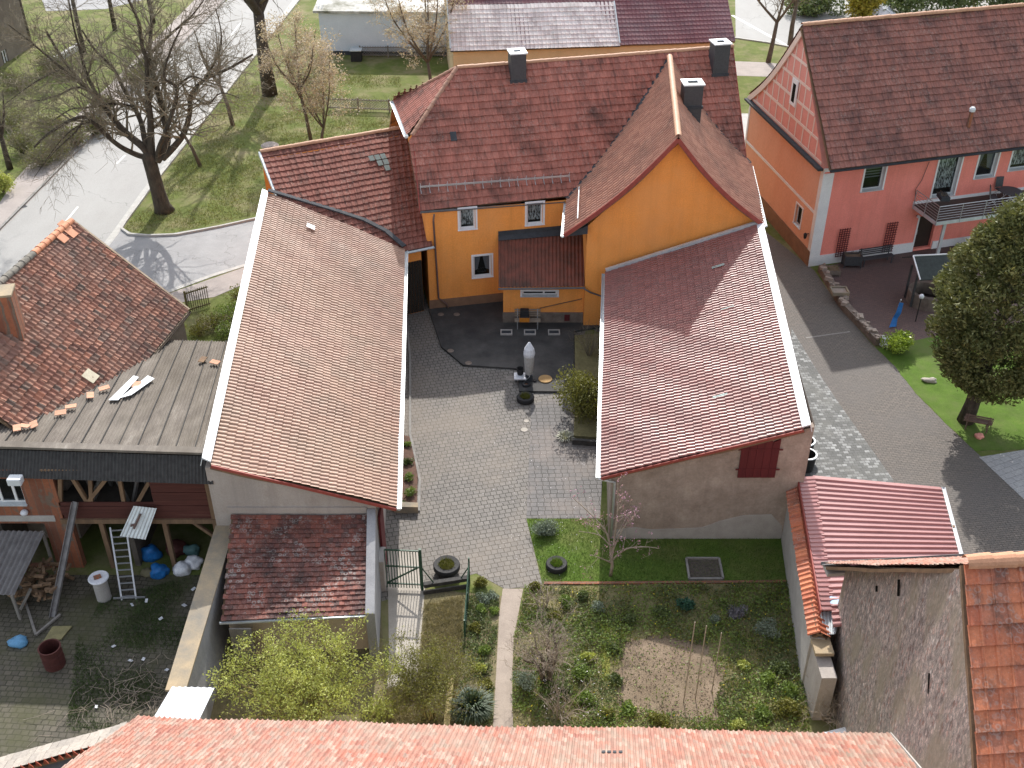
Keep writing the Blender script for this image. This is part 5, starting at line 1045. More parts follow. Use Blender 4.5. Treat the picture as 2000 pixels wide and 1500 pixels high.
m=MB(); m.beam(lwl.at(0,5.98,.28),lwl.at(lwl.L+.1,5.98,.28),.3,.12); link('ledge_flashing',m,m_lead,ph)
gutter('gutter',eF+Vector((0,-.1,-.05)),eF+prd*PL+Vector((0,-.1,-.05)),ph,m_lead,r=.1)
m=MB(); q=hit(1891,248,plane(rL,rL+prd,eF)); m.tube([q,q+Vector((0,0,1.0))],.12,12); o=link('vent_pipe',m,m_brick,ph,label='terracotta vent pipe'); m=MB(); m.lathe(q+Vector((0,0,1.0)),[(.16,-.1),(.17,.05),(.1,.14),(0,.14)],12); link('cap',m,m_whitesheet,o)
# balcony
bz=3.1; bu0=u_(1783,397)[0]; bl_=MB(); BW=2.35; b_=[fwl.at(bu0,bz,0),fwl.at(PL-1,bz,0),fwl.at(PL-1,bz,BW),fwl.at(bu0,bz,BW)]
bl_.prism([q-Vector((0,0,.22)) for q in b_],(0,0,.2)); bo=link('balcony',bl_,m_zinc,ph,label='grey balcony slab'); m=MB(); m.prism([fwl.at(bu0+.05,bz-.02,.05),fwl.at(PL-1.05,bz-.02,.05),fwl.at(PL-1.05,bz-.02,BW-.05),fwl.at(bu0+.05,bz-.02,BW-.05)],(0,0,.03)); link('decking',m,M('dark_brown_decking',(.085,.055,.045),(.06,.04,.035),scale=3,rough=.7,stretch=(.2,3,1)),bo)
m=MB()
for k in range(6): 
    zz=bz+.15+k*.155
    rad=.028 if k==5 else .014
    m.tube([fwl.at(bu0,zz,.1),fwl.at(bu0,zz,BW),fwl.at(PL-1,zz,BW)],rad,6)
for u,o_ in [(bu0,.1),(bu0,BW/2)]+[(bu0+k*1.5,BW) for k in range(8)]: m.tube([fwl.at(u,bz-.2,o_),fwl.at(u,bz+.95,o_)],.022,6)
link('railing',m,m_steel,bo,label='bright metal railing with five horizontal bars')
for du in(1.0,6): m=MB(); m.beam(fwl.at(bu0+du,0,BW-.5),fwl.at(bu0+du,bz-.2,BW-.5),.16); link('post',m,m_zinc,bo)
m=MB(); sx=D1[1]+.9
for k in range(4): m.box(fwl.at(sx+.5+k*.32,.0+.09+(k*.17)/1,1.7),(.34,1.3,.18+k*.34),math.atan2(prd.y,prd.x))
link('cellar_stair_wall',m,m_conc,ph)
# balcony furniture
tb=empty('table',fwl.at(0,0,0),'x','x'); bpy.data.objects.remove(tb)
q=fwl.at(u_(1925,375)[0]+.6,bz+.02,1.25); tb=empty('garden_table',q,'oval dark table on the balcony','table'); m=MB(); m.lathe(q+Vector((0,0,.7)),[(0,.0),(.62,0),(.64,.02),(.62,.04),(0,.04)],24); link('table_top',m,m_slate,tb)
for sx_,sy_ in((-.4,-.3),(.4,-.3),(-.4,.3),(.4,.3)): m=MB(); m.tube([q+Vector((sx_,sy_,0)),q+Vector((-sx_*.6,sy_*.8,.7))],.02,6); link('leg',m,m_steel,tb)
def chair(loc,rz,label):
    t=empty('folding_chair',loc,label,'chair','dark folding chairs on the balcony',rz)
    m=MB(); m.box((0,0,.44),(.46,.44,.03)); link('seat',m,m_slate,t,local=True)
    m=MB(); m.box((0,.24,.8),(.46,.03,.6),0,Matrix.Rotation(R(-10),4,'X')); link('backrest',m,m_slate,t,local=True)
    for sx_ in(-.22,.22):
        m=MB(); m.tube([(sx_,-.25,0),(sx_,.2,.46),(sx_,.3,1.1)],.014,6); m.tube([(sx_,.3,0),(sx_,-.2,.45)],.014,6); link('leg_frame',m,m_steel,t,local=True)
chair(q+Vector((-1.0,-.25,0)),R(75),'dark folding chair left of the balcony table'); chair(q+Vector((-.2,.85,0)),R(10),'dark folding chair between the balcony table and the wall'); chair(q+Vector((1.0,.35,0)),R(-70),'dark folding chair right of the balcony table'); chair(q+Vector((.3,-.85,0)),R(170),'dark folding chair by the railing in front of the balcony table')
q=fwl.at(u_(1812,386)[0],bz+.95,BW*.55); fb_=empty('flower_box',q,'dark flower box hung on the balcony rail corner','planter'); m=MB(); m.box(q,(.5,.8,.22)); link('trough',m,m_lead,fb_); m=MB(); leaves(m,[q+Vector((random.uniform(-.2,.2),random.uniform(-.35,.35),.15)) for _ in range(40)],3,.05,.05); link('foliage',m,m_bark2,fb_)
pipe('cable',[fwl.at(u_(1815,308)[0],5.7,.08),fwl.at(u_(1800,345)[0],4.6,.08),fwl.at(u_(1787,368)[0],4.1,.08),fwl.at(u_(1785,395)[0],3.3,.08)],.018,m_pipe,ph)
# trellises, bench, planters, lamps
def trellis(px0,py0,px1,py1,label):
    h=fwl.rect(px0,py0,px1,py1); t=empty('trellis',fwl.at((h[0]+h[1])/2,h[2],.1),label,'trellis','dark red trellises on the pink wall'); m=MB(); a,b,c,d=h; b=a+.62
    for k in range(5): u=lerp(a,b,k/4); m.beam(fwl.at(u,c,.1),fwl.at(u,d,.1),.035,.03)
    link('uprights',m,m_shutter,t); m=MB()
    for k in range(13): z=lerp(c+.05,d-.05,k/12); m.beam(fwl.at(a-.05,z,.13),fwl.at(b+.05,z,.13),.035,.03)
    link('cross_slats',m,m_shutter,t)
trellis(1640,446,1655,497,'dark red trellis nearer the white corner pilaster'); trellis(1733,434,1745,489,'dark red trellis nearer the door')
def bench(name,loc,rz,label,mat,W=1.6,legm=None):
    t=empty(name,loc,label,'bench',rz=rz)
    m=MB(); [m.box((0,-.18+k*.1,.45),(W,.07,.03)) for k in range(4)]; link('seat',m,mat,t,local=True)
    m=MB(); [m.box((0,.24+k*.015,.56+k*.11),(W,.025,.07)) for k in range(4)]; link('backrest',m,mat,t,local=True)
    for sx_ in(-W/2+.15,W/2-.15):
        m=MB(); m.beam((sx_,-.2,0),(sx_,-.2,.44),.05); m.beam((sx_,.2,0),(sx_,.29,.95),.05); m.beam((sx_,-.22,.41),(sx_,.24,.41),.05); link('leg_frame',m,legm or mat,t,local=True)
    return t
bench('garden_bench',fwl.at(u_(1697,500)[0],0,.75),math.atan2(prd.y,prd.x),'dark slatted bench against the pink wall between the trellises',m_slate,2.1)
bench('garden_bench',(P(1030,632).x-.0,48.75,.11),0,'pale yellowish slatted bench below the annex window',m_twigp,1.35,m_steel)
# machine on the bench
q=Vector((P(1024,632).x,48.7,.58)); gb_=empty('tool_box',q,'orange box with a dark crate on top, standing on the bench','box'); m=MB(); m.box(q+Vector((0,-.05,.13)),(.52,.4,.26)); link('box_body',m,M('orange_plastic',(.6,.22,.03),rough=.5),gb_,bevel=.015); m=MB(); m.box(q+Vector((0,.05,.42)),(.45,.3,.3)); m.box(q+Vector((0,-.05,.27)),(.5,.38,.03)); link('crate',m,m_black,gb_,bevel=.01); m=MB(); m.tube([q+Vector((-.2,.05,.57)),q+Vector((-.2,.05,.66)),q+Vector((.2,.05,.66)),q+Vector((.2,.05,.57))],.015,6); link('handle',m,m_black,gb_)
def planter(q,s,label,plant=m_twig,mat=m_slate):
    t=empty('planter',q,label,'planter'); m=MB(); sx_,sy_,sz=s
    for a,b,c,d in((-sx_/2,0,.05,sy_),(sx_/2,0,.05,sy_),(0,-sy_/2,sx_,.05),(0,sy_/2,sx_,.05)): m.box((q.x+a,q.y+b,q.z+sz*.62),(c,d,sz*.76))
    for a in(-1,1):
        for b in(-1,1): m.beam((q.x+a*sx_/2,q.y+b*sy_/2,q.z),(q.x+a*sx_/2,q.y+b*sy_/2,q.z+sz),.06)
    link('box',m,mat,t); m=MB(); m.box((q.x,q.y,q.z+sz*.85),(sx_-.05,sy_-.05,.04)); link('soil',m,m_soil,t); m=MB(); rq=random.Random(int(q.x*10)); leaves(m,[q+Vector((rq.uniform(-sx_/2,sx_/2),rq.uniform(-sy_/2,sy_/2),sz+.05)) for _ in range(30)],3,.04,.04); link('foliage',m,plant,t)
planter(fwl.at(u_(1650,512)[0],0,.65),(.95,.55,.75),'dark square planter stand below the left trellis')
planter(fwl.at(u_(1606,545)[0],0,.8)+Vector((-.2,-.4,0)),(.9,.7,.35),'low mossy stone trough at the white corner pilaster',m_grass,m_stonepl)
q=lwl.at(lwl.L-.55,lwl.pick(1582,464)[1],.2); t=empty('wall_lantern',q,'black wall lantern beside the white corner pilaster','lamp'); m=MB(); m.lathe(q,[(.02,.22),(.13,.14),(.11,.1),(.08,-.12),(.03,-.16)],6); link('lantern',m,m_black,t); m=MB(); m.tube([q+Vector((0,0,.15)),q-lwl.n*.2+Vector((0,0,.15))],.02,6); link('bracket',m,m_black,t)
q=fwl.at(u_(1790,424)[0],2.35,.15); t=empty('wall_lamp',q,'small round lamp beside the door under the balcony','lamp'); m=MB(); m.lathe(q,[(0,-.1),(.08,-.06),(.09,.02),(.05,.09),(0,.1)],12); link('shade',m,m_bag,t,smooth=True); m=MB(); m.beam(q,q-fwl.n*.16,.05); link('mount',m,m_black,t)
# well / pavilion with green felt roof
wq=P(1808,590); wl_=empty('well',wq,'round stone well with a small dark green pitched roof on the patio','well')
m=MB(); m.lathe(wq,[(1.05,0),(1.05,.75),(.8,.75),(.8,.1)],24); link('ring',m,m_stonepl,wl_)
for sx_,sy_ in((-1.0,-.5),(1.0,-.5),(-1.0,.5),(1.0,.5)): m=MB(); m.beam(wq+Vector((sx_,sy_,0)),wq+Vector((sx_,sy_,2.0)),.1); link('post',m,m_slate,wl_)
felt=M('dark_roof_felt',(.045,.052,.05),(.03,.036,.034),scale=4,rough=.9)
m=MB(); a=wq+Vector((-1.25,.05,2.75)); b=wq+Vector((1.25,.3,2.75)); c=wq+Vector((1.4,-1.1,2.05)); d=wq+Vector((-1.15,-1.3,2.05)); m.prism([a,b,c,d],(0,0,.05)); m.prism([b,a,a+Vector((-.1,1.2,-.7)),b+Vector((.1,1.2,-.7))],(0,0,.05)); link('roof',m,felt,wl_); m=MB(); m.beam(a+Vector((0,0,.06)),b+Vector((0,0,.06)),.06); m.beam(b+Vector((0,0,.06)),c+Vector((0,0,.06)),.06); m.beam(a+Vector((0,0,.06)),d+Vector((0,0,.06)),.06); link('white_edging',m,m_white,wl_)
m=MB(); rq=random.Random(9)
t=empty('tarpaulin',P(1748,625),'twisted strip of bright blue tarpaulin hanging beside the well','tarpaulin')
m.add([P(1757,590,1.2),P(1765,592,1.2),P(1760,612,.7),P(1750,610,.7),P(1753,622,.4),P(1744,620,.4),P(1750,638,.05),P(1736,640,.05)],[(0,1,2,3),(3,2,4,5),(5,4,6,7)]); o=link('cloth',m,m_blue,t); s_=o.modifiers.new('s','SOLIDIFY'); s_.thickness=.05; m=MB(); m.tube([P(1755,598,0),P(1760,585,1.5)],.03,6); link('pole',m,m_white,t)
q=P(1788,628); t=empty('garden_lamp',q,'black garden lamp with glass globe between the well and the big conifer','lamp'); m=MB(); m.tube([q,q+Vector((0,0,1.4))],.03,8); link('pole',m,m_black,t); m=MB(); m.lathe(q+Vector((0,0,1.52)),[(0,-.14),(.12,-.08),(.14,.02),(.08,.12),(0,.14)],12); link('globe',m,m_bag,t,smooth=True)
# low wall between drive and patio
m=MB(); pts=[(1597,530),(1620,570),(1645,608),(1680,645),(1708,676)]; pw_=[P(*q) for q in pts]
rw=empty('low_stone_wall',pw_[2],'low rubble wall with stones along the patio edge','wall'); st=[]; rq=random.Random(4)
for a_,b_ in zip(pw_,pw_[1:]): m.prism([a_,b_,b_+Vector((.35,.12,0)),a_+Vector((.35,.12,0))],(0,0,.42))
link('wall',m,m_stonepl,rw)
def rock(q,s,mat,label=None,cat='stone',group=None,seed=1,name='rock'):
    bm=bmesh.new(); bmesh.ops.create_icosphere(bm,subdivisions=3,radius=1)
    for v in bm.verts: 
        k=1+.35*noise.noise(v.co*1.6+Vector((seed*3.1,0,0)))+.12*noise.noise(v.co*4+Vector((0,seed,0))); v.co=Vector((v.co.x*s[0]*k,v.co.y*s[1]*k,v.co.z*s[2]*k))
    me=bpy.data.meshes.new(name); bm.to_mesh(me); bm.free(); me.materials.append(mat); [setattr(p,'use_smooth',True) for p in me.polygons]
    o=bpy.data.objects.new(name,me); o.location=Vector(q)+Vector((0,0,s[2]*.55)); C.objects.link(o); tag(o,label,cat,group); return o
m=MB()
for k in range(46):
    t_=rq.uniform(0,3.99); i=int(t_); q=lerp(pw_[i],pw_[i+1],t_-i)+Vector((rq.uniform(.0,.4),rq.uniform(-.1,.2),.44)); s_=rq.uniform(.07,.2); m.box(q,(s_*1.6,s_*1.2,s_),rq.uniform(0,3),Matrix.Rotation(rq.uniform(-.3,.3),4,'X'))
link('capstones',m,m_rough,rw)
t=empty('stone_trough',P(1631,572),'small square trough of pebbles set on the patio edge wall','trough'); q=P(1632,571,.5); m=MB(); 
for a,b,c,d in((-.42,0,.08,.7),(.42,0,.08,.7),(0,-.35,.9,.08),(0,.35,.9,.08)): m.box(q+Vector((a+.2,b,.08)),(c,d,.2))
link('rim',m,m_cope,t); m=MB(); m.box(q+Vector((.2,0,.05)),(.8,.66,.08)); link('pebbles',m,m_rough,t)
rock(P(1722,668),(.42,.3,.22),m_bag,'pale stone pair at the lawn corner, left one',group='pale stones at the lawn corner',seed=2); rock(P(1733,676),(.35,.3,.2),m_bag,'pale stone at the lawn corner, nearer the round bush',group='pale stones at the lawn corner',seed=5)
rock(P(1815,745),(.36,.2,.12),m_concp,'flat white stone on the lawn left of the conifer trunk',seed=7); rock(P(1911,855),(.2,.16,.16),m_concp if False else m_salm2,'small pinkish stone figure on the lawn edge',cat='stone',seed=8)
# barrels beside the right barn
for i,(x,y,lb) in enumerate(((1571,915,'dark tub with pale rim nearest the pink roof'),(1568,888,'dark tub behind the first one beside the barn wall'))):
    q=P(x,y); t=empty('water_tub',q,lb,'tub','dark tubs beside the right barn'); m=MB(); m.lathe(q,[(.36,0),(.42,.8),(.37,.8),(.33,.15),(0,.12)],20); link('tub_body',m,m_black,t,smooth=False); m=MB(); m.lathe(q+Vector((0,0,.8)),[(.43,-.03),(.45,0),(.43,.03),(.37,.03),(.37,-.02)],20); link('rim',m,m_zinc,t)
# ================================================================= BACKGROUND HOUSES
def simple_house(name,label,a,b,depth,zE,zR,wallm,tile,parent=None,ov=.4,tw=.3,tl=.4,seed=1,kind='roman'):
    """a,b = ends of the near eave line (xy)"""
    t=empty(name,(a.x,a.y,0),label,'house'); d=(b-a); d.z=0; d.normalize(); n=Vector((-d.y,d.x,0)); L=(b-a).length
    A_=Vector((a.x,a.y,zE)); B_=Vector((b.x,b.y,zE)); RA=A_+n*depth/2; RB=B_+n*depth/2; RA.z=RB.z=zR
    tiles('roof',RA,RB,B_,A_,tw,tl,tile,t,kind=kind,h=.03,step=.035,seed=seed); BA=A_+n*depth; BB=B_+n*depth; tiles('roof',RB,RA,BA,BB,tw*1.5,tl*1.5,tile,t,kind=kind,h=.03,step=.035,seed=seed+1)
    ridge('ridge_tiles',RA,RB,.14,t,m_ridge,seg=.45)
    w=[A_+n*ov+d*.2,B_+n*ov-d*.2,BB-n*ov-d*.2,BA-n*ov+d*.2]; m=MB(); ws=[]
    for p,q in zip(w,w[1:]+w[:1]): W=Wall(p.xy,q.xy,0,zE-.05); W.build(m); ws.append(W)
    for k in(1,3): W=ws[k]; m.poly([W.at(0,zE-.05),W.at(W.L,zE-.05),W.at(W.L/2,zR-.25)])
    link('wall',m,wallm,t); return t,ws
# plum roofed building behind
a=P(880,98,4.6); b=P(1436,81,4.6); a.z=b.z=0
dd=(b-a).normalized(); fa=P(884,-20,4.6)
t,ws=simple_house('house','house behind the farmhouse with plum red roof and pale lichened lower slope',a,b,15,4.6,10.0,m_yellow,t_far,seed=90)
q0=Vector((a.x,a.y,4.6)); n=Vector((-dd.y,dd.x,0)); sl3=Vector((n.x*7.5,n.y*7.5,5.4)); up3=Vector((0,0,.09))
k=.33; Lp=(P(1221,106,4.6)-q0).dot(dd); tiles('weathered_roof',q0+sl3*.42+up3,q0+dd*Lp+sl3*.42+up3,q0+dd*Lp+up3-sl3*.02,q0+up3-sl3*.02,.3,.4,t_pale,t,kind='roman',h=.03,step=.04,seed=93,deck=.02,label='pale weathered tiles on the lower left slope')
m=MB(); m.beam(q0+up3+Vector((0,0,.0)),q0+sl3*1.0+up3,.12,.2); m.beam(q0+dd*Lp+up3+Vector((0,0,.05)),q0+dd*Lp+sl3*.42+up3,.08,.12); link('verge_trim',m,m_zinc,t)
gutter('gutter',q0-n*.08,q0+dd*Lp-n*.08,t,m_lead,r=.1)
m=MB(); W=ws[0]; u1_=W.pick(937,118)[0]; m.prism([W.at(u1_-.3,2.6,.01),W.at(u1_+1.0,2.6,.01),W.at(u1_+1.0,3.4,.01),W.at(u1_-.3,3.4,.01)],W.n*.03); link('window',m,m_dark,t)
# blue-white hall with pale flat roof
a=P(617,24,3.6); b=P(900,27,3.6); t=empty('hall',(a.x,a.y,0),'long low pale blue hall with stained white roof behind the garden','building'); dd2=(b-a).normalized(); n2=Vector((-dd2.y,dd2.x,0))
m_pr=M('stained_pale_roof',(.62,.61,.58),(.5,.49,.46),scale=.9,rough=.8,big=(.1,.1,.06),bigamt=.9)
m=MB(); m.prism([a-n2*.3-dd2*.2,b-n2*.3+dd2*.3,b+n2*9+Vector((0,0,1.2)),a+n2*9-dd2*.2+Vector((0,0,1.2))],(0,0,.2)); link('roof',m,m_pr,t)
W=Wall((a+dd2*.2).xy,b.xy,0,3.6); m=MB(); W.build(m); Wall((a+dd2*.2+n2*9).xy,(a+dd2*.2).xy,0,4).build(m); m.quad(b.xy.to_3d(),(b+n2*9).xy.to_3d(),(b+n2*9).xy.to_3d()+Vector((0,0,4)),b.xy.to_3d()+Vector((0,0,4))); link('wall',m,m_bluewall,t)
m=MB(); m.prism([W.at(0,0,.05),W.at(W.L,0,.05),W.at(W.L,.35,.05),W.at(0,.35,.05)],W.n*.03); link('plinth',m,m_lead,t)
# brown house at the upper left corner
a=P(-120,150); b=P(84,12); t=empty('corner_house',a,'grey-brown house with white eave board in the upper left corner','house')
W=Wall(P(-90,190).xy,P(60,92).xy,0,6); hh=W.rect(2,104,16,132); hh=(hh[0],hh[0]+.9,hh[2],hh[2]+1.5); W.holes=[hh]; m=MB(); W.build(m); link('wall',m,M('brown_render',(.2,.17,.145),(.15,.125,.105),scale=1,rough=.95),t); window(W,hh,t,mull=(.5,),fr=.1)
m=MB(); e_=W.d; q1=P(-60,65,6.3); 
m.prism([W.at(-1,6.0,.5),W.at(W.L+.3,6.0,.5),W.at(W.L+.3,6.2,.5),W.at(-1,6.2,.5)],-W.n*.1); link('eave_board',m,m_white,t); m=MB(); m.prism([W.at(-1,6.2,.5),W.at(W.L+.3,6.2,.5),W.at(W.L+.3,9.5,-5),W.at(-1,9.5,-5)],(0,0,.15)); link('roof',m,m_corr_dark,t)
m=MB(); m.quad(W.at(W.L,0,0),W.at(W.L,0,-9),W.at(W.L,6.2,-9),W.at(W.L,6.2,0)); link('side_wall',m,m_rough,t)
strip('white_kerb',[(90,128),(120,117),(155,95)],.3,0,.5,m_white,kind='structure')
# wooden lattice fences
def lattice(name,a,b,h,label,mat,sp=.22,group=None,picket=False):
    a=Vector((a.x,a.y,0)); b=Vector((b.x,b.y,0)); d=(b-a).normalized(); L=(b-a).length; t=empty(name,a,label,'fence',group); m=MB(); n=int(L/sp)
    if picket:
        for k in range(n+1): q=a+d*(k*sp); m.beam(q+Vector((0,0,.05)),q+Vector((0,0,h)),.08,.02)
    else:
        for k in range(-int(h/sp),n):
            for s in(1,-1):
                x0=k*sp if s==1 else k*sp+h; x1=k*sp+h if s==1 else k*sp; z0,z1=.1,h
                if x0<0: z0+= -x0*1.0; x0=0
                if x1<0: z1=z1+x1 if s==-1 else z1; x1=0
                if x0>L or x1>L: continue
                q0_=a+d*x0+Vector((0,0,z0)); q1_=a+d*x1+Vector((0,0,z1)); m.beam(q0_,q1_,.04,.025)
    link('slats',m,mat,t)
    for zz in(.2,h-.1): m=MB(); m.beam(a+Vector((0,0,zz)),b+Vector((0,0,zz)),.06); link('rail',m,mat,t)
    for k in range(int(L/2.4)+1):
        q=a+d*min(k*2.4,L); m=MB(); m.beam(q,q+Vector((0,0,h+.05)),.1); link('post',m,mat,t)
lattice('lattice_fence',P(704,112),P(905,112),.95,'diamond lattice fence along the foot of the blue-white hall',m_woodg)
lattice('lattice_fence',P(640,214),P(800,220),.95,'diamond lattice fence half hidden by the tan-leaved trees',m_woodg)
lattice('picket_fence',P(368,612),P(412,598),1.3,'short mossy picket fence behind the old house corner',M('mossy_wood',(.16,.14,.07),(.1,.09,.05),scale=5,rough=.95),.12,picket=True)
q=P(697,118); t=empty('compost_bin',q,'dark compost bin with pale lid at the lattice fence','bin'); m=MB(); m.box(q+Vector((0,0,.45)),(.9,.8,.9)); link('bin_body',m,m_black,t,bevel=.03); m=MB(); m.box(q+Vector((0,0,.93)),(1.0,.9,.06)); link('lid',m,m_zinc,t)
for i,(x,y,s,lb) in enumerate(((1710,40,(1.6,1.1,.9),'large pale grey rounded tank behind the pink house ridge'),(1732,42,(.9,.7,.6),'smaller pale rounded tank right of the larger one'))): rock(P(x,y),s,m_bag,lb,cat='boulder',seed=i+20,name='boulder')  # unidentified pale rounded objects, modelled as boulders
# ================================================================= COURTYARD OBJECTS
def tyre(q,R0,r0,label,fill,rz=0,tilt=None,plant=None,name='tyre_planter'):
    t=empty(name,q,label,'tyre'); m=MB(); q=Vector(q); pr_=[(R0-r0*1.25,.02),(R0-.03,0),(R0,.06),(R0,.2),(R0-.03,.25),(R0-r0*1.25,.23),(R0-r0*1.35,.2),(R0-r0*1.35,.04)]; m.lathe(q,pr_+[pr_[0]],36)
    link('tyre',m,m_black,t,smooth=False); m=MB(); m.lathe(q,[(R0-r0*1.2,.17),(R0*.4,.2),(0,.22)],24); link('soil',m,fill,t); 
    if plant: l=MB(); rr_=np.random.default_rng(3); a=rr_.uniform(0,6.28,500); k=np.sqrt(rr_.uniform(0,1,500))*(R0-r0*1.3); blades(l,np.stack([q.x+np.cos(a)*k,q.y+np.sin(a)*k,np.full(500,q.z+.2)],1),.16,.01,rr_,.5); link('foliage',l,plant,t)
    return t
L_grass=LEAF('grass_blades',[(.3,(.06,.11,.015)),(.55,(.1,.17,.025)),(.75,(.15,.17,.05))],trans=.3); L_moss=LEAF('mossy_tuft',[(.3,(.09,.1,.02)),(.7,(.16,.16,.04))],trans=.2)
tyre(P(1026,782),.42,.15,'black tyre planted with moss at the terrace edge',m_bed,plant=L_moss)
tyre(P(1087,1108),.42,.15,'black tyre planter with a spiky plant on the small lawn',m_bed,plant=L_grass)
# tyre standing tilted on the gate wall
q=P(873,1118)+Vector((0,0,.2)); tyre(q,.52,.17,'large worn tyre filled with yellow moss behind the green gate',m_dry,plant=L_moss)
# parasol stand with canvas cover
q=P(1033,742,.11); t=empty('covered_parasol',q,'closed grey parasol under a canvas cover with white bag on top','parasol')
m=MB(); m.lathe(q,[(.14,.35),(.2,.55),(.24,1.1),(.26,1.5),(.24,1.62)],14); link('canvas_cover',m,m_fabric,t,smooth=True); m=MB(); m.lathe(q,[(.265,1.4),(.29,1.55),(.24,1.8),(.14,2.0),(.05,2.15),(0,2.18)],9); link('white_bag',m,m_bag,t); m=MB(); m.box(q+Vector((0,0,.18)),(.36,.3,.34)); m.tube([q+Vector((0,0,.3)),q+Vector((0,0,1.6))],.03,8); link('stand',m,m_lead,t,bevel=.02)
for sx_ in(-.28,.28): m=MB(); m.lathe(q+Vector((sx_,-.1,.0)),[(0,0),(.08,0),(.08,.08),(0,.08)],10); link('wheel',m,m_black,t)
q=P(1016,741,.11); t=empty('bucket',q+Vector((0,0,.22)),'black bucket on a low white trolley beside the covered parasol','bucket'); m=MB(); m.lathe(q+Vector((0,.1,.25)),[(0,0),(.14,0),(.19,.34),(.17,.34),(.13,.05),(0,.05)],16); link('bucket_body',m,m_black,t)
t=empty('trolley',q,'low white trolley carrying the black bucket','trolley'); m=MB(); m.box(q+Vector((0,.0,.18)),(.6,.55,.1)); link('tray',m,m_bag,t,bevel=.02); m=MB(); m.tube([q+Vector((.3,-.25,.15)),q+Vector((.45,-.3,.35)),q+Vector((.3,.3,.7))],.018,6); link('handle',m,m_steel,t)
for i,(sx_,sy_) in enumerate(((-.2,-.25),(.25,-.3),(-.2,.25),(.2,.25))): m=MB(); m.tube([q+Vector((sx_-.03,sy_,.07)),q+Vector((sx_+.03,sy_,.07))],.07,10); link('wheel',m,m_black,t)
q=P(1028,752,.11); t=empty('wheel_planter',q,'small dark pulley wheel lying in front of the trolley','wheel'); m=MB(); m.lathe(q,[(.1,.0),(.2,0),(.22,.05),(.2,.1),(.1,.1),(.1,.0)],20); link('rim',m,m_black,t); m=MB(); m.lathe(q,[(0,.03),(.1,.03)],12); link('hub',m,m_brick,t)
m=MB(); q=P(1065,741,.11); m.lathe(q,[(.0,.05),(.33,.05),(.34,.03),(.34,0)],24); link('manhole_cover',m,M('ochre_disc',(.4,.26,.12),(.33,.2,.09),scale=3,rough=.9),label='round ochre cover beside the parasol',cat='manhole cover')
m=MB(); q=P(996,740); m.box(q+Vector((0,0,.02)),(.42,.4,.03)); link('drain_grate',m,m_woodg,label='square grey drain plate left of the trolley',cat='drain cover')
for i,(x,y,r,lb) in enumerate(((1029,804,.12,'round stepping stone nearest the mossy tyre'),(1028,823,.12,'round stepping stone second from the mossy tyre'),(1024,840,.16,'crumbled stepping stone farthest from the mossy tyre'))):
    m=MB(); q=P(x,y); m.lathe(q,[(0,.03),(r,.03),(r+.01,0)],16); link('stepping_stone',m,m_concp,label=lb,cat='stone',group='stepping stones below the tyre')
for i,(x,y,lb) in enumerate(((861,614,'faint round disc near the downpipe'),(892,614,'faint round disc right of the one by the downpipe'),(880,685,'pale round disc by the terrace corner'),(915,709,'pale round disc by the terrace edge'))):
    m=MB(); q=P(x,y,.11 if i<2 else .11); m.lathe(q,[(0,.012),(.16,.012),(.17,0)],16); link('stone_disc',m,m_stonepl,label=lb,cat='stone disc',group='round discs in the terrace')
m=MB(); m.box(P(44,404,.012),(.5,.35,.012),R(40)); link('drain_grate',m,m_lead,label='dark drain grate at the left road kerb',cat='drain cover')
m=MB(); m.lathe(P(527,284),[(0,.12),(.5,.1),(.62,.02),(.65,0)],20); link('manhole_cover',m,m_walk,label='pale round manhole on bare earth above the passage roof',cat='manhole cover')
# planting bed by the right barn
bd=empty('raised_bed',P(1145,770),'raised soil bed beside the right barn, behind a dark beam','flower bed'); m=MB(); m.flat([P(*q).xy for q in((1122,660),(1180,655),(1175,860),(1120,856),(1124,770))],.0,.16); o=link('soil',m,m_bed,bd); m=MB(); m.beam(P(1118,862,.14),P(1176,866,.14),.16,.26); link('edge_beam',m,m_corr_skirt,bd)
fbd=empty('flower_bed',P(798,930),'narrow flower bed along the left barn wall','flower bed'); pts=[(776,850),(800,856),(808,890),(816,930),(814,992),(776,990)]; m=MB(); m.flat([P(*q).xy for q in pts],0,.1); link('soil',m,M('red_brown_soil',(.14,.08,.06),(.09,.06,.045),scale=3,rough=1,bmp=.8),fbd)
m=MB(); m.flat([P(*q).xy for q in((770,992),(817,994),(817,1003),(770,1002))],0,.35); link('edge_stone',m,m_cope,fbd)
strip('bed_edging',[(788,560),(801,700),(801,850),(808,880),(820,940),(818,1000)],.1,0,.09,m_kerb,kind='structure')
L_bright=LEAF('fresh_green',[(.3,(.1,.15,.035)),(.6,(.18,.25,.06)),(.8,(.27,.32,.1))]); L_dark=LEAF('dark_green',[(.3,(.07,.095,.035)),(.6,(.12,.155,.06)),(.8,(.18,.2,.09))]); L_grey=LEAF('grey_green',[(.3,(.13,.17,.13)),(.6,(.22,.26,.2)),(.8,(.3,.33,.27))],trans=.15); L_olive=LEAF('olive_bush',[(.3,(.09,.09,.02)),(.55,(.17,.17,.04)),(.8,(.26,.25,.07))]); L_yg=LEAF('yellow_green',[(.3,(.24,.27,.07)),(.6,(.4,.43,.12)),(.8,(.52,.52,.2))]); L_lav=LEAF('lavender_grey',[(.3,(.1,.1,.11)),(.6,(.19,.18,.21)),(.8,(.27,.25,.3))],trans=.1)
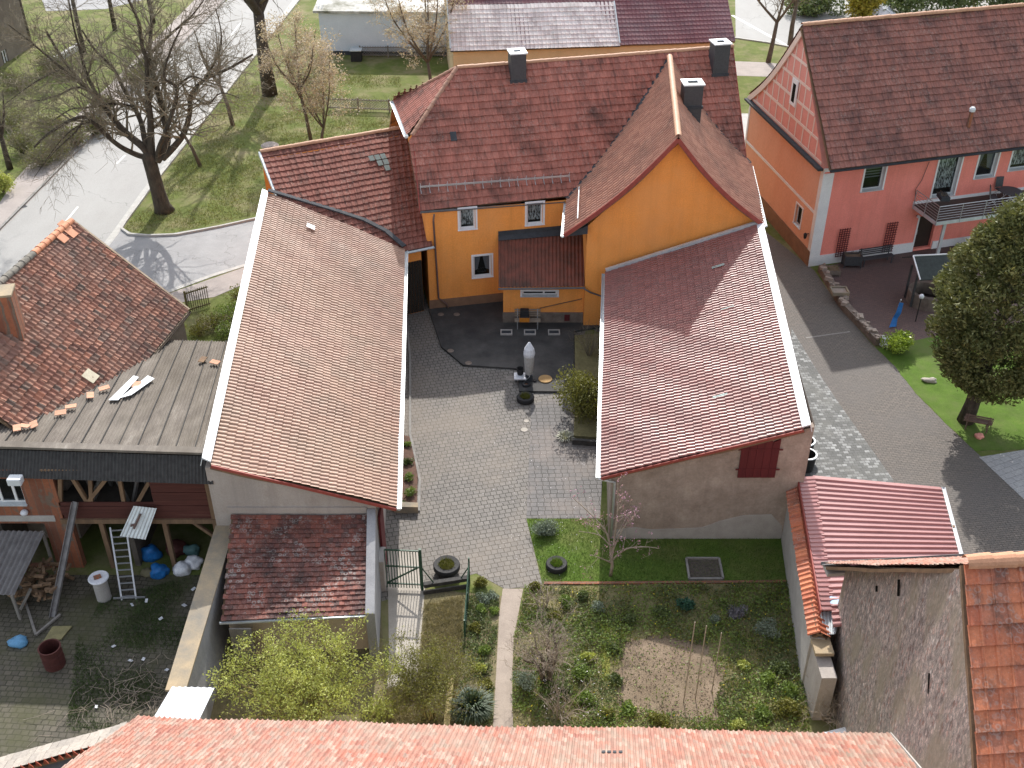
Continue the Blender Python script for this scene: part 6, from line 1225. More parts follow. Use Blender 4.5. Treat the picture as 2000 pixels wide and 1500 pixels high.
L_pink=LEAF('pink_buds',[(.3,(.35,.15,.25)),(.6,(.5,.28,.4)),(.8,(.65,.5,.55))],scale=3); L_tan=LEAF('dry_tan_leaves',[(.3,(.36,.29,.23)),(.6,(.52,.44,.36)),(.8,(.66,.58,.5))],scale=3,trans=.2); L_con=LEAF('conifer_sprays',[(.3,(.07,.085,.03)),(.5,(.13,.14,.05)),(.72,(.27,.25,.1))],scale=1.5,trans=.12); L_white=M('white_petals',(.8,.75,.78),rough=.7)
def tuft(name,base,label,r,h,n,leaf,seed=1,w=.014,group=None,cat='plant'):
    t=empty(name,base,label,cat,group); rr_=np.random.default_rng(seed); a=rr_.uniform(0,6.28,n); k=np.sqrt(rr_.uniform(0,1,n))*r*.35; an=a; b=Vector(base); p=np.stack([b.x+np.cos(a)*k,b.y+np.sin(a)*k,np.full(n,b.z)],1); out=rr_.uniform(.2,1,n); e=p+np.stack([np.cos(an)*r*out,np.sin(an)*r*out,h*(1.15-out*.8)],1); mid=p*.45+e*.55; mid[:,2]+=h*.35*(1.1-out*.4); s=np.stack([-np.sin(an),np.cos(an),np.zeros(n)],1)*w
    l=MB(); l.np_quads(np.stack([p-s,p+s,mid+s*1.2,mid-s*1.2],1)); l.np_quads(np.stack([mid-s*1.2,mid+s*1.2,e],1),3); link('foliage',l,leaf,t); return t
shrub('round_bush',P(1140,812),'yellow-green round bush beside the right barn gutter','shrub',1.35,2.7,L_olive,m_twig,26,3,4600,.07)
t,_=tree('bare_shrub',P(1150,700),'bare twiggy shrub behind the yellow-green bush','shrub',[([P(1150,700)+Vector((0,0,0)),P(1150,700)+Vector((math.cos(k)*.3,math.sin(k)*.25,.7)),P(1150,700)+Vector((math.cos(k)*.8,math.sin(k)*.6,1.6))],.02) for k in range(0,9)],m_twig,seed=5,spec=dict(per=6,len=.7,lev=[(3,.6,.9,.2,.2),(0,.6,.8,.2,.1)]))
tuft('perennial',P(1105,856,.0),'pale dry perennial at the end of the dark beam','plant' and .45,.3,120,LEAF('pale_leaf',[(.3,(.3,.3,.25)),(.7,(.5,.5,.42))]),seed=4)
shrub('low_shrub',P(1060,1042),'silvery grey dome-shaped shrub at the lawn corner','shrub',.72,.6,L_grey,m_twig,8,11,3500,.035)
for i,(x,y,s,lf,lb) in enumerate(((795,870,.25,L_bright,'small green plant at the far end of the flower bed'),(795,905,.3,L_dark,'dark green plant in the upper flower bed'),(798,935,.32,L_bright,'bright green clump in the middle of the flower bed'),(802,965,.4,L_bright,'largest green clump near the end stone of the flower bed'),(786,985,.25,L_dark,'small clump against the end stone of the flower bed'))): shrub('bedding_plant',P(x,y,.1),lb,'plant',s,s*.8,lf,m_twig,4,20+i,350,.05,group='plants in the flower bed')
for i,(x,y,lb) in enumerate(((783,922,'white ball ornament at the upper flower bed'),(781,963,'white ball ornament at the lower flower bed'))): m=MB(); q=P(x,y,.4); m.lathe(q,[(0,-.1),(.07,-.07),(.1,0),(.07,.07),(0,.1)],12); m.tube([q-Vector((0,0,.4)),q],.01,5); link('garden_ornament',m,m_bag,label=lb,cat='ornament',group='white ornaments by the flower bed')
# petals fallen on the paving
m=MB(); rr_=np.random.default_rng(8); pp_=[]
while len(pp_)<420:
    x=rr_.normal(1080,75); y=rr_.uniform(830,1125)
    if 850<x<1170: q=P(x,y,.018); pp_.append(tuple(q))
leaves(m,pp_,1,.005,.026,3,flat=.9); link('fallen_petals',m,L_white,kind='stuff')
# ================================================================= GREEN GATE AND KERB BOX
g0,g1=P(757,1149),P(822,1152); gt=empty('garden_gate',g0,'tall dark green slatted metal gate at the end of the courtyard','gate'); m=MB(); HG=2.0
g0=Vector((g0.x,g0.y,0)); g1=Vector((g1.x,g1.y,0))
for k in range(13): q=lerp(g0,g1,k/12); m.beam(q+Vector((0,0,.08)),q+Vector((0,0,HG)),.035,.03)
link('slats',m,m_green,gt); m=MB()
for z in(.25,1.15,HG-.03): m.beam(g0+Vector((0,.03,z)),g1+Vector((0,.03,z)),.05)
m.beam(g0+Vector((0,.05,.25)),g1+Vector((0,.05,1.15)),.05); link('frame',m,m_green,gt); m=MB(); m.beam(g1+Vector((.06,0,0)),g1+Vector((.06,0,HG+.1)),.1); link('post',m,m_green,gt)
gp=empty('gate_pillar',P(745,1140),'brown rendered gate pillar between shed and green gate','pillar'); q=g0+Vector((-.32,.1,0)); m=MB(); m.box((q.x,q.y+.1,.75),(.5,.75,1.5)); link('pillar',m,m_gable,gp); m=MB(); m.box((q.x,q.y+.1,1.53),(.58,.83,.08)); link('cap',m,m_conc,gp)
fp0,fp1=P(828,1152),P(917,1140); gf=empty('timber_edging',fp0,'dark timber edge with green wire fence posts beside the tyre','fence'); m=MB(); m.beam(fp0+Vector((0,0,.25)),fp1+Vector((0,0,.3)),.18,.16); m.beam(fp0+Vector((0,-.25,.1)),fp1+Vector((0,-.25,.12)),.05,.2); link('timber',m,m_corr_skirt,gf)
m=MB(); f2=P(908,1245); fz=1.35
for q in(fp1,f2,lerp(fp1,f2,.5)): m.beam(q,q+Vector((0,0,fz if q is fp1 else .9)),.06)
m.tube([fp1+Vector((0,0,1.2)),f2+Vector((0,0,.85))],.02,5); m.tube([fp1+Vector((0,0,.1)),f2+Vector((0,0,.1))],.02,5); m.tube([fp1+Vector((0,0,.9)),lerp(fp0,fp1,.75)+Vector((0,0,.15))],.025,5); m.tube([g1+Vector((.06,0,1.2)),lerp(fp0,fp1,.25)+Vector((0,0,.2))],.025,5)
link('posts_and_braces',m,m_green,gf); m=MB()
for k in range(26): q=lerp(fp1,f2,k/25); m.beam(q,q+Vector((0,0,lerp(1.2,.85,k/25))),.008)
for z in range(8): m.beam(fp1+Vector((0,0,.12+z*.14)),f2+Vector((0,0,.1+z*.1)),.008)
link('wire_mesh',m,m_green,gf)
m=MB(); m.flat([P(*q).xy for q in((878,1325),(888,1328),(878,1432),(866,1432))],0,.28); link('bed_edge_board',m,M('yellowed_board',(.35,.29,.14),(.25,.2,.1),scale=4,rough=.9),label='yellowed edging board left of the dark yucca',cat='edging')
# frame bed on lawn
fb2=empty('framed_bed',P(1375,1112),'rectangular framed gravel bed on the shaded lawn','bed'); c4=[P(1340,1093),P(1404,1093),P(1412,1133),P(1346,1133)]; m=MB()
for a_,b_ in zip(c4,c4[1:]+c4[:1]): m.beam(a_+Vector((0,0,.05)),b_+Vector((0,0,.05)),.08,.12)
link('kerb_frame',m,m_kerb,fb2); m=MB(); m.poly([q+Vector((0,0,.035)) for q in c4]); link('gravel',m,M('dark_gravel',(.12,.1,.085),(.06,.05,.045),scale=9,rough=1,bmp=1),fb2)
# garden plants
gp_=[(938,1142,.3,.35,L_olive,'olive ball bush nearest the green gate fence'),(944,1172,.35,.25,L_grey,'grey cushion plant below the olive ball bush'),(962,1166,.3,.25,L_grey,'grey cushion plant at the path edge'),(938,1192,.3,.25,L_bright,'bright green cushion left of the rose stones'),(966,1198,.22,.25,L_bright,'small bright green plant at the path edge'),(945,1275,.28,.3,L_bright,'emerald round plant beside the path'),(936,1312,.3,.3,L_yg,'yellow-green mottled plant beside the path'),(1340,1190,.45,.45,LEAF('teal_leaf',[(.3,(.03,.09,.06)),(.7,(.06,.15,.1))]),'teal green bush in the barn shade'),(1436,1205,.5,.45,L_lav,'lavender-grey bush in the shade, nearer the framed bed'),(1497,1235,.55,.45,L_grey,'dark grey-green bush nearest the garden wall'),(1395,1215,.3,.3,L_grey,'small grey shrub between teal bush and lavender bush'),(1026,1340,.6,.75,L_grey,'blue-grey bushy sage beside the path'),(1290,1200,.35,.3,L_dark,'dark low plant in the shade left of the teal bush'),(1230,1215,.3,.3,L_dark,'dark low plant at the edge of the barn shadow'),(1530,1310,.5,.5,L_dark,'broad green clump nearest the wall pier'),(1500,1330,.4,.4,L_bright,'bright green clump left of the wall pier'),(1540,1390,.55,.5,L_olive,'bushy olive plant at the lower right garden corner'),(1545,1355,.4,.35,L_bright,'fresh green plant above the lower right corner bush'),(1490,1400,.4,.35,L_bright,'fresh green plant left of the corner bush'),(1105,1180,.4,.4,L_bright,'leafy green clump below the brick edging'),(1140,1170,.35,.4,L_dark,'dark leafy clump below the brick edging'),(1170,1190,.35,.35,L_grey,'pale clump at the shadow edge'),(1085,1210,.35,.35,L_olive,'olive clump near the gnarled tree'),(1130,1320,.45,.4,L_bright,'leafy green clump right of the gnarled tree'),(1100,1350,.4,.35,L_dark,'dark clump below the gnarled tree'),(1150,1290,.35,.35,L_yg,'yellow-green clump by the mossy strip'),(1140,1370,.45,.35,L_bright,'broad green patch near the pale flowers'),(1225,1390,.35,.3,L_bright,'small green clump at the foot of the dug patch'),(1290,1415,.4,.35,L_olive,'olive clump below the dug patch'),(1195,1270,.3,.3,L_dark,'small dark clump left of the dug patch'),(1190,1400,.3,.3,L_olive,'small olive clump by the front roof'),(1440,1420,.35,.3,L_yg,'yellow-flowering clump below the dug patch'),(1450,1300,.3,.25,L_yg,'yellow-green clump right of the dug patch'),(1205,1330,.3,.3,L_dark,'green clump at the left rim of the dug patch'),(930,1230,.35,.3,L_olive,'olive groundcover clump inside the wire fence'),(950,1340,.3,.25,L_olive,'reddish olive clump above the yucca'),(1045,1150,.3,.3,L_olive,'olive clump at the top of the path')]
for i,(x,y,r_,h_,lf,lb) in enumerate(gp_): shrub('garden_plant',P(x,y),lb,'plant',r_,h_,lf,m_twig,5,100+i,int(1500*r_/.4*.8),.035 if lf in(L_grey,L_lav) else .05,group='clumps of garden plants')
tuft('yucca',P(922,1388),'dark green spiky yucca clump at the foot of the path',.75,.7,420,LEAF('yucca_leaf',[(.3,(.035,.06,.035)),(.6,(.07,.1,.06)),(.8,(.15,.17,.12))]),seed=9,w=.022)
rng=np.random.default_rng(5)
DUG=[P(*q).xy for q in [(1222,1258),(1300,1246),(1383,1268),(1408,1330),(1390,1392),(1300,1397),(1225,1382),(1203,1330)]]
def scatter(name,poly,n,h,w,leaf,spread=.4,seed=1,z=.0,dens=None,quad=False,size=.04,avoid=None):
    """ground cover over a pixel polygon"""
    wp=[P(*q).xy for q in poly]; xs=[q.x for q in wp]; ys=[q.y for q in wp]; r_=np.random.default_rng(seed); out=[]
    while len(out)<n:
        X=r_.uniform(min(xs),max(xs),4000); Y=r_.uniform(min(ys),max(ys),4000); ins=np.zeros(4000,bool)
        for (a,b) in zip(wp,wp[1:]+wp[:1]):
            c=((a.y>Y)!=(b.y>Y))&(X<(b.x-a.x)*(Y-a.y)/(b.y-a.y+1e-9)+a.x); ins^=c
        if avoid:
            o2=np.zeros(4000,bool)
            for (a,b) in zip(avoid,avoid[1:]+avoid[:1]): o2^=((a.y>Y)!=(b.y>Y))&(X<(b.x-a.x)*(Y-a.y)/(b.y-a.y+1e-9)+a.x)
            ins&=~(o2&(r_.uniform(0,1,4000)<.93))
        for x,y in zip(X[ins],Y[ins]):
            if dens is not None and noise.noise(Vector((x*dens,y*dens,seed)))<r_.uniform(-.35,.25): continue
            out.append((x,y,z))
            if len(out)>=n: break
    m=MB()
    if quad: p=np.array(out); p[:,2]+=r_.uniform(.01,h,len(p)); leaves(m,p,1,.01,size,seed)
    else: blades(m,out,h,w,r_,spread)
    return link(name,m,leaf,kind='stuff')
scatter('lawn_grass',[(1028,1013),(1182,1013),(1190,1052),(1545,1048),(1556,1140),(1060,1140)],26000,.08,.008,LEAF('lawn_blades',[(.3,(.065,.11,.02)),(.6,(.1,.165,.03)),(.8,(.15,.19,.045))]),.5,seed=2)
bedp=[(1025,1150),(1556,1140),(1580,1430),(1000,1430),(1003,1250)]
scatter('ground_cover',bedp,15000,.22,.02,L_dark,seed=3,dens=.9,quad=True,size=.05,avoid=DUG)
scatter('ground_cover',bedp,16000,.25,.02,L_bright,seed=4,dens=.7,quad=True,size=.05,avoid=DUG)
scatter('ground_cover',bedp,9000,.2,.02,L_olive,seed=5,dens=1.1,quad=True,size=.045,avoid=DUG)
scatter('spring_blossoms',bedp,420,.3,.02,L_yg if False else M('yellow_petals',(.75,.6,.05),rough=.6),seed=6,dens=.8,quad=True,size=.035,avoid=DUG)
scatter('ground_cover',[(920,1150),(975,1165),(970,1250),(960,1420),(890,1420),(900,1250)],6000,.15,.02,L_dark,seed=7,dens=1.2,quad=True,size=.045)
scatter('dead_grass',[(832,1180),(905,1165),(900,1300),(880,1420),(740,1430),(755,1345),(818,1335)],11000,.22,.008,LEAF('straw',[(.3,(.16,.14,.07)),(.6,(.26,.22,.12)),(.8,(.14,.17,.05))]),.8,seed=8)
scatter('soil_clods',[(1215,1250),(1300,1238),(1390,1262),(1418,1330),(1400,1400),(1300,1405),(1215,1390),(1195,1330)],1100,.03,.02,m_soil,seed=9,quad=True,size=.035)
scatter('pale_flowers',[(1060,1290),(1170,1290),(1180,1410),(1060,1410)],160,.35,.02,L_white,seed=16,quad=True,size=.04)
for i,(x,y,y2) in enumerate(((1335,1372,1215),(1358,1365,1222),(1390,1352,1236))):
    q=P(x,y); h=atY(x,y2,q.y).z; m=MB(); m.tube([q,q+Vector((.02,0,h))],.02,6); link('garden_stake',m,m_twigp,label=['tall thin stake in the dug patch, left of three','tall thin stake in the dug patch, middle of three','tall thin stake in the dug patch, right of three'][i],cat='stake',group='stakes in the dug patch')
# ================================================================= SCRAP YARD
yard=[(0,1110),(430,1110),(340,1340),(260,1420),(0,1440),(-60,1300)]
scatter('yard_weeds',[(200,1170),(400,1120),(340,1330),(250,1420),(130,1430),(150,1250)],15000,.1,.01,LEAF('yard_grass',[(.3,(.04,.07,.02)),(.6,(.07,.11,.03)),(.8,(.1,.11,.05))]),.6,seed=12,dens=.7)
m=MB(); rq=random.Random(6)
for k in range(130):
    q=P(rq.gauss(270,60),rq.gauss(1370,32),.05)
    if q.x>-11.2 or P(268,1403,5.2).y>q.y+9: continue
    a=rq.uniform(0,6.28); L=rq.uniform(.3,1.1); m.tube([q,q+Vector((math.cos(a)*L*.5,math.sin(a)*L*.5,rq.uniform(.02,.2))),q+Vector((math.cos(a+.3)*L,math.sin(a+.3)*L,.03))],.008,3)
link('cut_brushwood',m,m_twigp,kind='stuff')
ld=empty('ladder',FP(243,1170,-1.0),'pale aluminium ladder leaning on the barn front under the white sheet','ladder'); b0=P(240,1170); b1=P(264,1168); t0=FP(216,1027,-.2); t1=FP(250,1050,-.2); 
b0,b1=P(238,1172),P(266,1170); t0=atY(215,1030,yF-.15); t1=atY(246,1028,yF-.15); m=MB()
for a_,b_ in((b0,t0),(b1,t1)): m=MB(); m.beam(a_,b_,.06,.05); link('rail',m,m_steel,ld)
m=MB()
for k in range(11): m.beam(lerp(b0,t0,(k+.5)/11),lerp(b1,t1,(k+.5)/11),.045,.035)
m.beam(b0+Vector((-.3,0,.1)),b1+Vector((.35,0,.1)),.06,.05); link('rungs',m,m_steel,ld)
a_=P(103,1205); b_=atY(147,980,yF-.12); pk=empty('steel_channel',a_,'long grey steel channel leaning against the brick corner','beam'); m=MB(); m.beam(a_,b_,.2,.03); m.beam(a_+Vector((-.1,-.03,0)),b_+Vector((-.1,-.03,0)),.02,.1); m.beam(a_+Vector((.1,-.03,0)),b_+Vector((.1,-.03,0)),.02,.1); link('channel',m,m_gut,pk)
q=P(204,1168); t=empty('concrete_pipe',q,'upright concrete pipe with a pale lid and a brick on it','pipe'); m=MB(); m.lathe(q,[(.27,0),(.27,1.0),(0,1.0)],20); link('pipe',m,m_conc,t); m=MB(); m.lathe(q+Vector((0,0,1.0)),[(0,.02),(.36,.02),(.38,.07),(.35,.1),(0,.06)],22); link('lid',m,m_bag,t); 
m=MB(); m.box(q+Vector((-.02,-.02,1.12)),(.26,.14,.1),.5); link('brick',m,m_brick,label='loose orange brick lying on the pipe lid',cat='brick')
def bag(x,y,s,mat,label,seed): return rock(P(x,y),s,mat,label,cat='bag',group='sacks and bags under the barn',seed=seed,name='bag')
bag(312,1122,(.36,.3,.34),m_blue,'bright blue sack in front of the barn',3); bag(296,1090,(.4,.3,.4),m_blue,'blue sack deeper under the barn',4); bag(357,1118,(.34,.3,.3),m_bag,'translucent white bag nearest the boundary wall, left one',5); bag(378,1106,(.36,.3,.3),m_bag,'white bag against the boundary wall',6); bag(375,1080,(.35,.25,.25),M('teal_bag',(.1,.2,.2),rough=.5),'teal bag behind the white bags',7); bag(345,1078,(.4,.4,.35),m_steelbar,'dark brown sack under the barn',8); bag(290,1122,(.25,.2,.18),M('burlap',(.2,.18,.11),rough=1),'olive burlap sack left of the bright blue sack',9); bag(38,1258,(.33,.26,.2),M('light_blue_film',(.12,.3,.5),rough=.4,bmp=.8),'crumpled light blue film by the lean-to',10)
q=P(108,1298); t=empty('barrel',q,'dark reddish steel barrel, open on top','barrel'); m=MB(); m.lathe(q,[(0,.02),(.36,0),(.37,.3),(.38,.31),(.37,.32),(.37,.6),(.38,.61),(.37,.62),(.37,.88),(.35,.88),(.34,.1),(0,.08)],24); link('drum',m,m_steelbar,t); m=MB(); m.lathe(q+Vector((0,0,.88)),[(.345,0),(.39,0),(.39,.03),(.345,.03),(.345,0)],24); link('rim',m,m_steelbar,t)
m=MB(); m.prism([P(103,1225,.03),P(141,1224,.03),P(120,1250,.03),P(85,1254,.03)],(0,0,.05)); link('board',m,M('mossy_board',(.25,.22,.11),(.17,.15,.08),rough=.9),label='mossy board lying between barrel and steel channel',cat='board')
lt=empty('lean_to',P(20,1200),'wood store with grey corrugated lean-to roof full of firewood','shelter'); s=[atY(-60,1035,30.6),atY(88,1038,30.6),atY(28,1162,28.3),atY(-110,1160,28.3)]; sheet('roof',s[0],s[1],s[2],s[3],.19,.045,m_gut,lt); m=MB()
for q in(s[1],s[2]): m.beam((q.x-.1,q.y,0),(q.x-.1,q.y,q.z),.09)
m.beam(P(40,1145,.05),P(70,1240,.05),.09); m.beam(P(70,1240,.1),P(118,1200,.1),.08); m.beam(P(60,1150,.9),P(40,1190,.1),.08); link('posts',m,m_woodg,lt)
m=MB(); rq=random.Random(2)
for k in range(90):
    q=Vector((rq.uniform(-18.6,-16.9),rq.uniform(28.9,30.4),rq.uniform(.08,1.2))); m.box(q,(.34,.1,.09),rq.uniform(-.5,.5)+1.57*(k%2),Matrix.Rotation(rq.uniform(-.2,.2),4,'X'))
link('firewood',m,m_wood,lt)
rq=random.Random(15)
spots=[(258,1181,'bright white scrap just below the ladder'),(286,1173,'small white scrap right of the ladder foot'),(360,1182,'pale scrap beside the boundary wall, middle'),(378,1150,'pale scrap beside the boundary wall, upper'),(314,1208,'pale scrap on the dark grass, right of centre'),(222,1262,'brownish scrap on the cobbles'),(255,1290,'white scrap above the bright grass'),(280,1287,'white scrap right of the one above the bright grass'),(188,1380,'white scrap near the bottom roof'),(326,1308,'pale scrap at the foot of the coping')]
for i,(x,y,lb) in enumerate(spots): m=MB(); m.box(P(x,y,.07),(rq.uniform(.08,.18),rq.uniform(.08,.16),.02),rq.uniform(0,3),Matrix.Rotation(.3,4,'X')); link('litter',m,m_bag,label=lb,cat='litter',group='pale scraps in the yard')
# ================================================================= TREES
MINR[0]=.011
TB=P(318,412); Yt=TB.y
def limb(pts,r,dys): return ([atY(x/3.75,y/3.75,Yt+d) for (x,y),d in zip(pts,dys)],r)
limbs=[limb([(1090,1150),(1020,1140),(900,1085),(800,1010),(700,915),(620,855),(480,900),(330,1000),(250,1080)],.2,[0,0,-.4,-.8,-1.2,-1.8,-2.2,-2.6,-2.8]),
limb([(1090,1130),(1040,1070),(930,980),(830,870),(750,760),(640,650),(560,560),(450,420),(340,230)],.27,[0,0,.3,.6,1,1.4,1.8,2.2,2.6]),
limb([(1100,1100),(1060,1020),(1035,900),(980,780),(900,640),(830,500),(700,370),(600,220)],.2,[0,.2,.8,1.2,1.8,2.2,2.4,2.6]),
limb([(1110,1130),(1105,1000),(1100,850),(1080,700),(1075,450),(1040,330),(1010,150),(930,-20)],.24,[0,0,-.4,-.6,-.8,-1,-1.4,-1.8]),
limb([(1150,1180),(1225,1040),(1190,800),(1140,610),(1095,400),(1110,150),(1080,-20)],.25,[0,.2,.5,.9,1.0,1.4,1.8]),
limb([(1190,1160),(1270,1080),(1345,980),(1390,830),(1400,700),(1490,590),(1680,500),(1850,400)],.22,[0,0,-.2,-.5,-.9,-1.3,-1.8,-2.4]),
limb([(1150,1170),(1165,1080),(1215,960),(1280,770),(1290,640),(1200,560),(1250,370),(1330,200)],.16,[0,-.5,-1,-1.5,-1.8,-2.2,-2.6,-3]),
limb([(1000,800),(930,770),(780,760),(640,790),(520,800),(380,890)],.1,[1.2,1,.4,-.2,-1,-1.6]),
limb([(700,680),(560,640),(420,700),(250,740),(150,720)],.08,[1,.8,.5,0,-.5]),
limb([(560,560),(480,500),(330,560),(200,640),(40,760)],.09,[1.8,1.6,1.6,1.4,1.2]),
limb([(1400,700),(1520,760),(1620,680),(1760,720)],.07,[-.9,-1.6,-2.3,-3]),
limb([(1290,640),(1400,560),(1520,600),(1650,640)],.08,[-1.8,-2.2,-3,-3.6]),
limb([(1105,950),(1180,880),(1240,760),(1210,640),(1160,450)],.09,[0,.8,1.5,2.4,3]),
limb([(620,855),(560,960),(430,1080),(350,1170)],.07,[-1.8,-2.4,-3,-3.4]),
limb([(750,760),(640,560),(590,380),(540,200),(500,-20)],.12,[1,.4,-.2,-.8,-1.2]),limb([(640,650),(430,480),(240,320),(60,180)],.11,[1.4,.8,.2,-.4]),limb([(1095,400),(1250,250),(1400,120),(1500,-10)],.1,[1.4,1,.5,0]),limb([(1490,590),(1600,400),(1620,240),(1580,60)],.09,[-1.3,-.8,-.4,0]),
limb([(800,1010),(700,900),(560,930),(420,1060),(250,1300)],.07,[-.8,-1.5,-2.4,-3.2,-4])]
tree('bare_tree',TB,'big bare spreading tree on the grass verge between road and lane','tree',limbs,m_bark,m_twig,seed=7,trunk=([TB+Vector((.1,0,-.1)),TB+Vector((.02,0,.35)),atY(308,372,Yt),atY(298,335,Yt),atY(291,308,Yt),atY(292,295,Yt)],[.68,.52,.44,.42,.44,.3]),spec=dict(per=3.2,len=2.6,lev=[(5,.55,.8,.2,.02),(4,.55,.9,.25,.0),(0,.6,.8,.3,-.05)]),n=12)
def simple_tree(px,py,H_,label,seed,r=.12,lean=(0,0),forks=4,spread=.5,bark=None,twig=None,leaf=None,ls=(6,.18,.06),lev=None,per=2.5,ln=1.5,fork_h=.4,group=None,name='tree'):
    b=P(px,py); rq=random.Random(seed); top=b+Vector((lean[0],lean[1],H_*fork_h)); tr=([b-Vector((0,0,.1)),b.lerp(top,.5)+Vector((rq.uniform(-.1,.1),0,0)),top],[r*1.15,r*.9,r*.75]); L=[]
    for k in range(forks):
        a=6.28*k/forks+rq.uniform(-.5,.5); s=H_*spread*rq.uniform(.3,.8)*(0.15 if k==0 else 1); e=top+Vector((math.cos(a)*s,math.sin(a)*s,H_*(1-fork_h)*rq.uniform(.75,1))); mid=top.lerp(e,.5)+Vector((math.cos(a)*s*.18,math.sin(a)*s*.18,-.1)); L.append(([top-Vector((0,0,.1)),mid,e],r*.6))
    return tree(name,b,label,'tree',L,bark or m_bark2,twig or m_twig,leaf=leaf,leafspec=ls,seed=seed,trunk=tr,spec=dict(per=per,len=ln,lev=lev or [(4,.55,.8,.2,.08),(3,.6,.9,.25,.0),(0,.6,.8,.3,0)]),group=group)
simple_tree(528,185,15,'thick dark bare tree at the road edge beyond the big spreading tree',21,r=.55,fork_h=.42,forks=5,lean=(-.2,.5),bark=m_bark,ln=2.2)
simple_tree(392,325,6.5,'thin leaning sapling just right of the big spreading tree',22,r=.12,lean=(-1.0,.2),forks=3,ln=1.0,spread=.3)
simple_tree(455,245,7.5,'slender bare tree on the verge between sapling and thick dark tree',23,r=.15,lean=(-.6,.3),forks=4,ln=1.2)
simple_tree(608,278,8.5,'tan-leaved tree with slim trunk left of the forked one',24,r=.13,lean=(-.5,.3),forks=5,leaf=L_tan,ls=(5,.14,.07),fork_h=.45,spread=.4,group='tan-leaved trees behind the passage wing')
simple_tree(628,274,7.5,'tan-leaved tree with low fork just above the passage roof',25,r=.12,lean=(.2,.2),forks=5,leaf=L_tan,ls=(5,.14,.07),fork_h=.12,spread=.5,group='tan-leaved trees behind the passage wing')
simple_tree(846,205,9.5,'tan-leaved tree in front of the pale blue hall, beside the half hip',26,r=.15,lean=(-.3,.2),forks=6,leaf=L_tan,ls=(5,.15,.075),fork_h=.35,spread=.45,group='tan-leaved trees behind the passage wing')
simple_tree(1500,122,9,'young bare tree on the grass left of the pink gable',27,r=.2,lean=(.35,.2),forks=4,fork_h=.38,ln=1.5)
simple_tree(1543,88,8.5,'bare tree by the road just behind the pink gable',28,r=.22,lean=(.1,.2),forks=4,fork_h=.4,ln=1.5)
for i,(x,y,H_,lb) in enumerate(((60,90,11,'bare tree at the upper left corner house'),(165,105,12,'bare tree behind the left hedge'),(225,60,13,'tall bare tree farther up the left pavement'),(300,45,13,'tall bare tree at the side street corner'),(20,330,6,'small bare tree behind the round hedge bush'))): simple_tree(x,y,H_,lb,40+i,r=.2,forks=5,ln=1.8,bark=m_bark,group='bare trees left of the road')
for i,(x,y,H_,lb) in enumerate(((1610,8,7,'bare bushy tree on the far road bank, leftmost'),(1800,8,8,'bare bushy tree on the far road bank, middle'),(1900,10,8,'bare bushy tree on the far road bank, rightmost'))): simple_tree(x,y,H_,lb,60+i,r=.18,forks=6,ln=1.8,leaf=L_olive,ls=(2,.2,.1),fork_h=.2,spread=.6,group='bushy trees on the far bank')
for i,(x,y,r_,h_,lf,lb) in enumerate(((1680,42,2.6,4.5,LEAF('mustard_bush',[(.3,(.2,.17,.02)),(.7,(.36,.3,.04))]),'mustard yellow tall bush beyond the pink house ridge'),(1760,30,4,3.5,L_dark,'dark evergreen bush right of the mustard bush'),(1850,25,4,3.5,L_dark,'dark evergreen bush at the far bank centre'),(1960,25,4,3.6,L_dark,'dark evergreen bush at the upper right edge'),(1590,25,3,2,L_dark,'low dark bush at the far road bank'))): shrub('bank_bush',P(x,y),lb,'bush',r_,h_,lf,m_twig,8,70+i,2600,.2,group='bushes on the far bank')
# hedges left of the road
hp=[(190,262,1.6,1.6),(150,285,1.8,1.7),(115,305,1.7,1.5),(85,325,1.6,1.5),(45,300,1.9,1.8),(20,255,2.0,1.6),(100,255,1.8,1.3),(205,215,1.5,1.4),(265,165,1.6,1.5),(290,140,1.5,1.4),(40,175,2.0,1.6),(105,140,2.0,1.8)]
nm=['upper end of the road hedge','second hedge bush from the kerb bend','third hedge bush along the pavement','fourth hedge bush along the pavement','hedge bush behind the fourth one','hedge bush at the left picture edge','low hedge bush behind the second one','hedge bush where the big tree crosses the pavement','hedge bush farther up the pavement','last hedge bush up the pavement','bush beside the corner house','bush behind the corner house lawn']
for i,(x,y,r_,h_) in enumerate(hp): shrub('hedge_bush',P(x,y),'brown-green twiggy '+nm[i],'bush',r_,h_,[LEAF('brown_hedge',[(.3,(.08,.085,.035)),(.5,(.14,.145,.06)),(.8,(.2,.23,.07))])][0] if i==0 else bpy.data.materials['brown_hedge'],m_twigp,60,200+i,2300,.075,group='hedge bushes left of the road')
shrub('clipped_bush',P(8,376),'bright olive clipped bush at the pavement, left edge','bush',1.2,1.6,L_yg,m_twig,10,222,2500,.08)
# brambles behind old house corner
for i,(x,y,s) in enumerate(((420,640,1.0),(455,620,1.1),(470,590,1.0),(440,655,.9),(390,655,.9),(480,640,1.0))): shrub('bramble_bush',P(x,y),'tangled green bramble bush '+['nearest the picket fence','in the middle of the gap beside the left barn','nearest the lane','just above the grey corrugated roof','against the old house wall','against the left barn wall'][i],'bush',s,.8,L_bright if i%2 else L_olive,m_twigp,22,240+i,700,.06,group='brambles between old house and left barn')
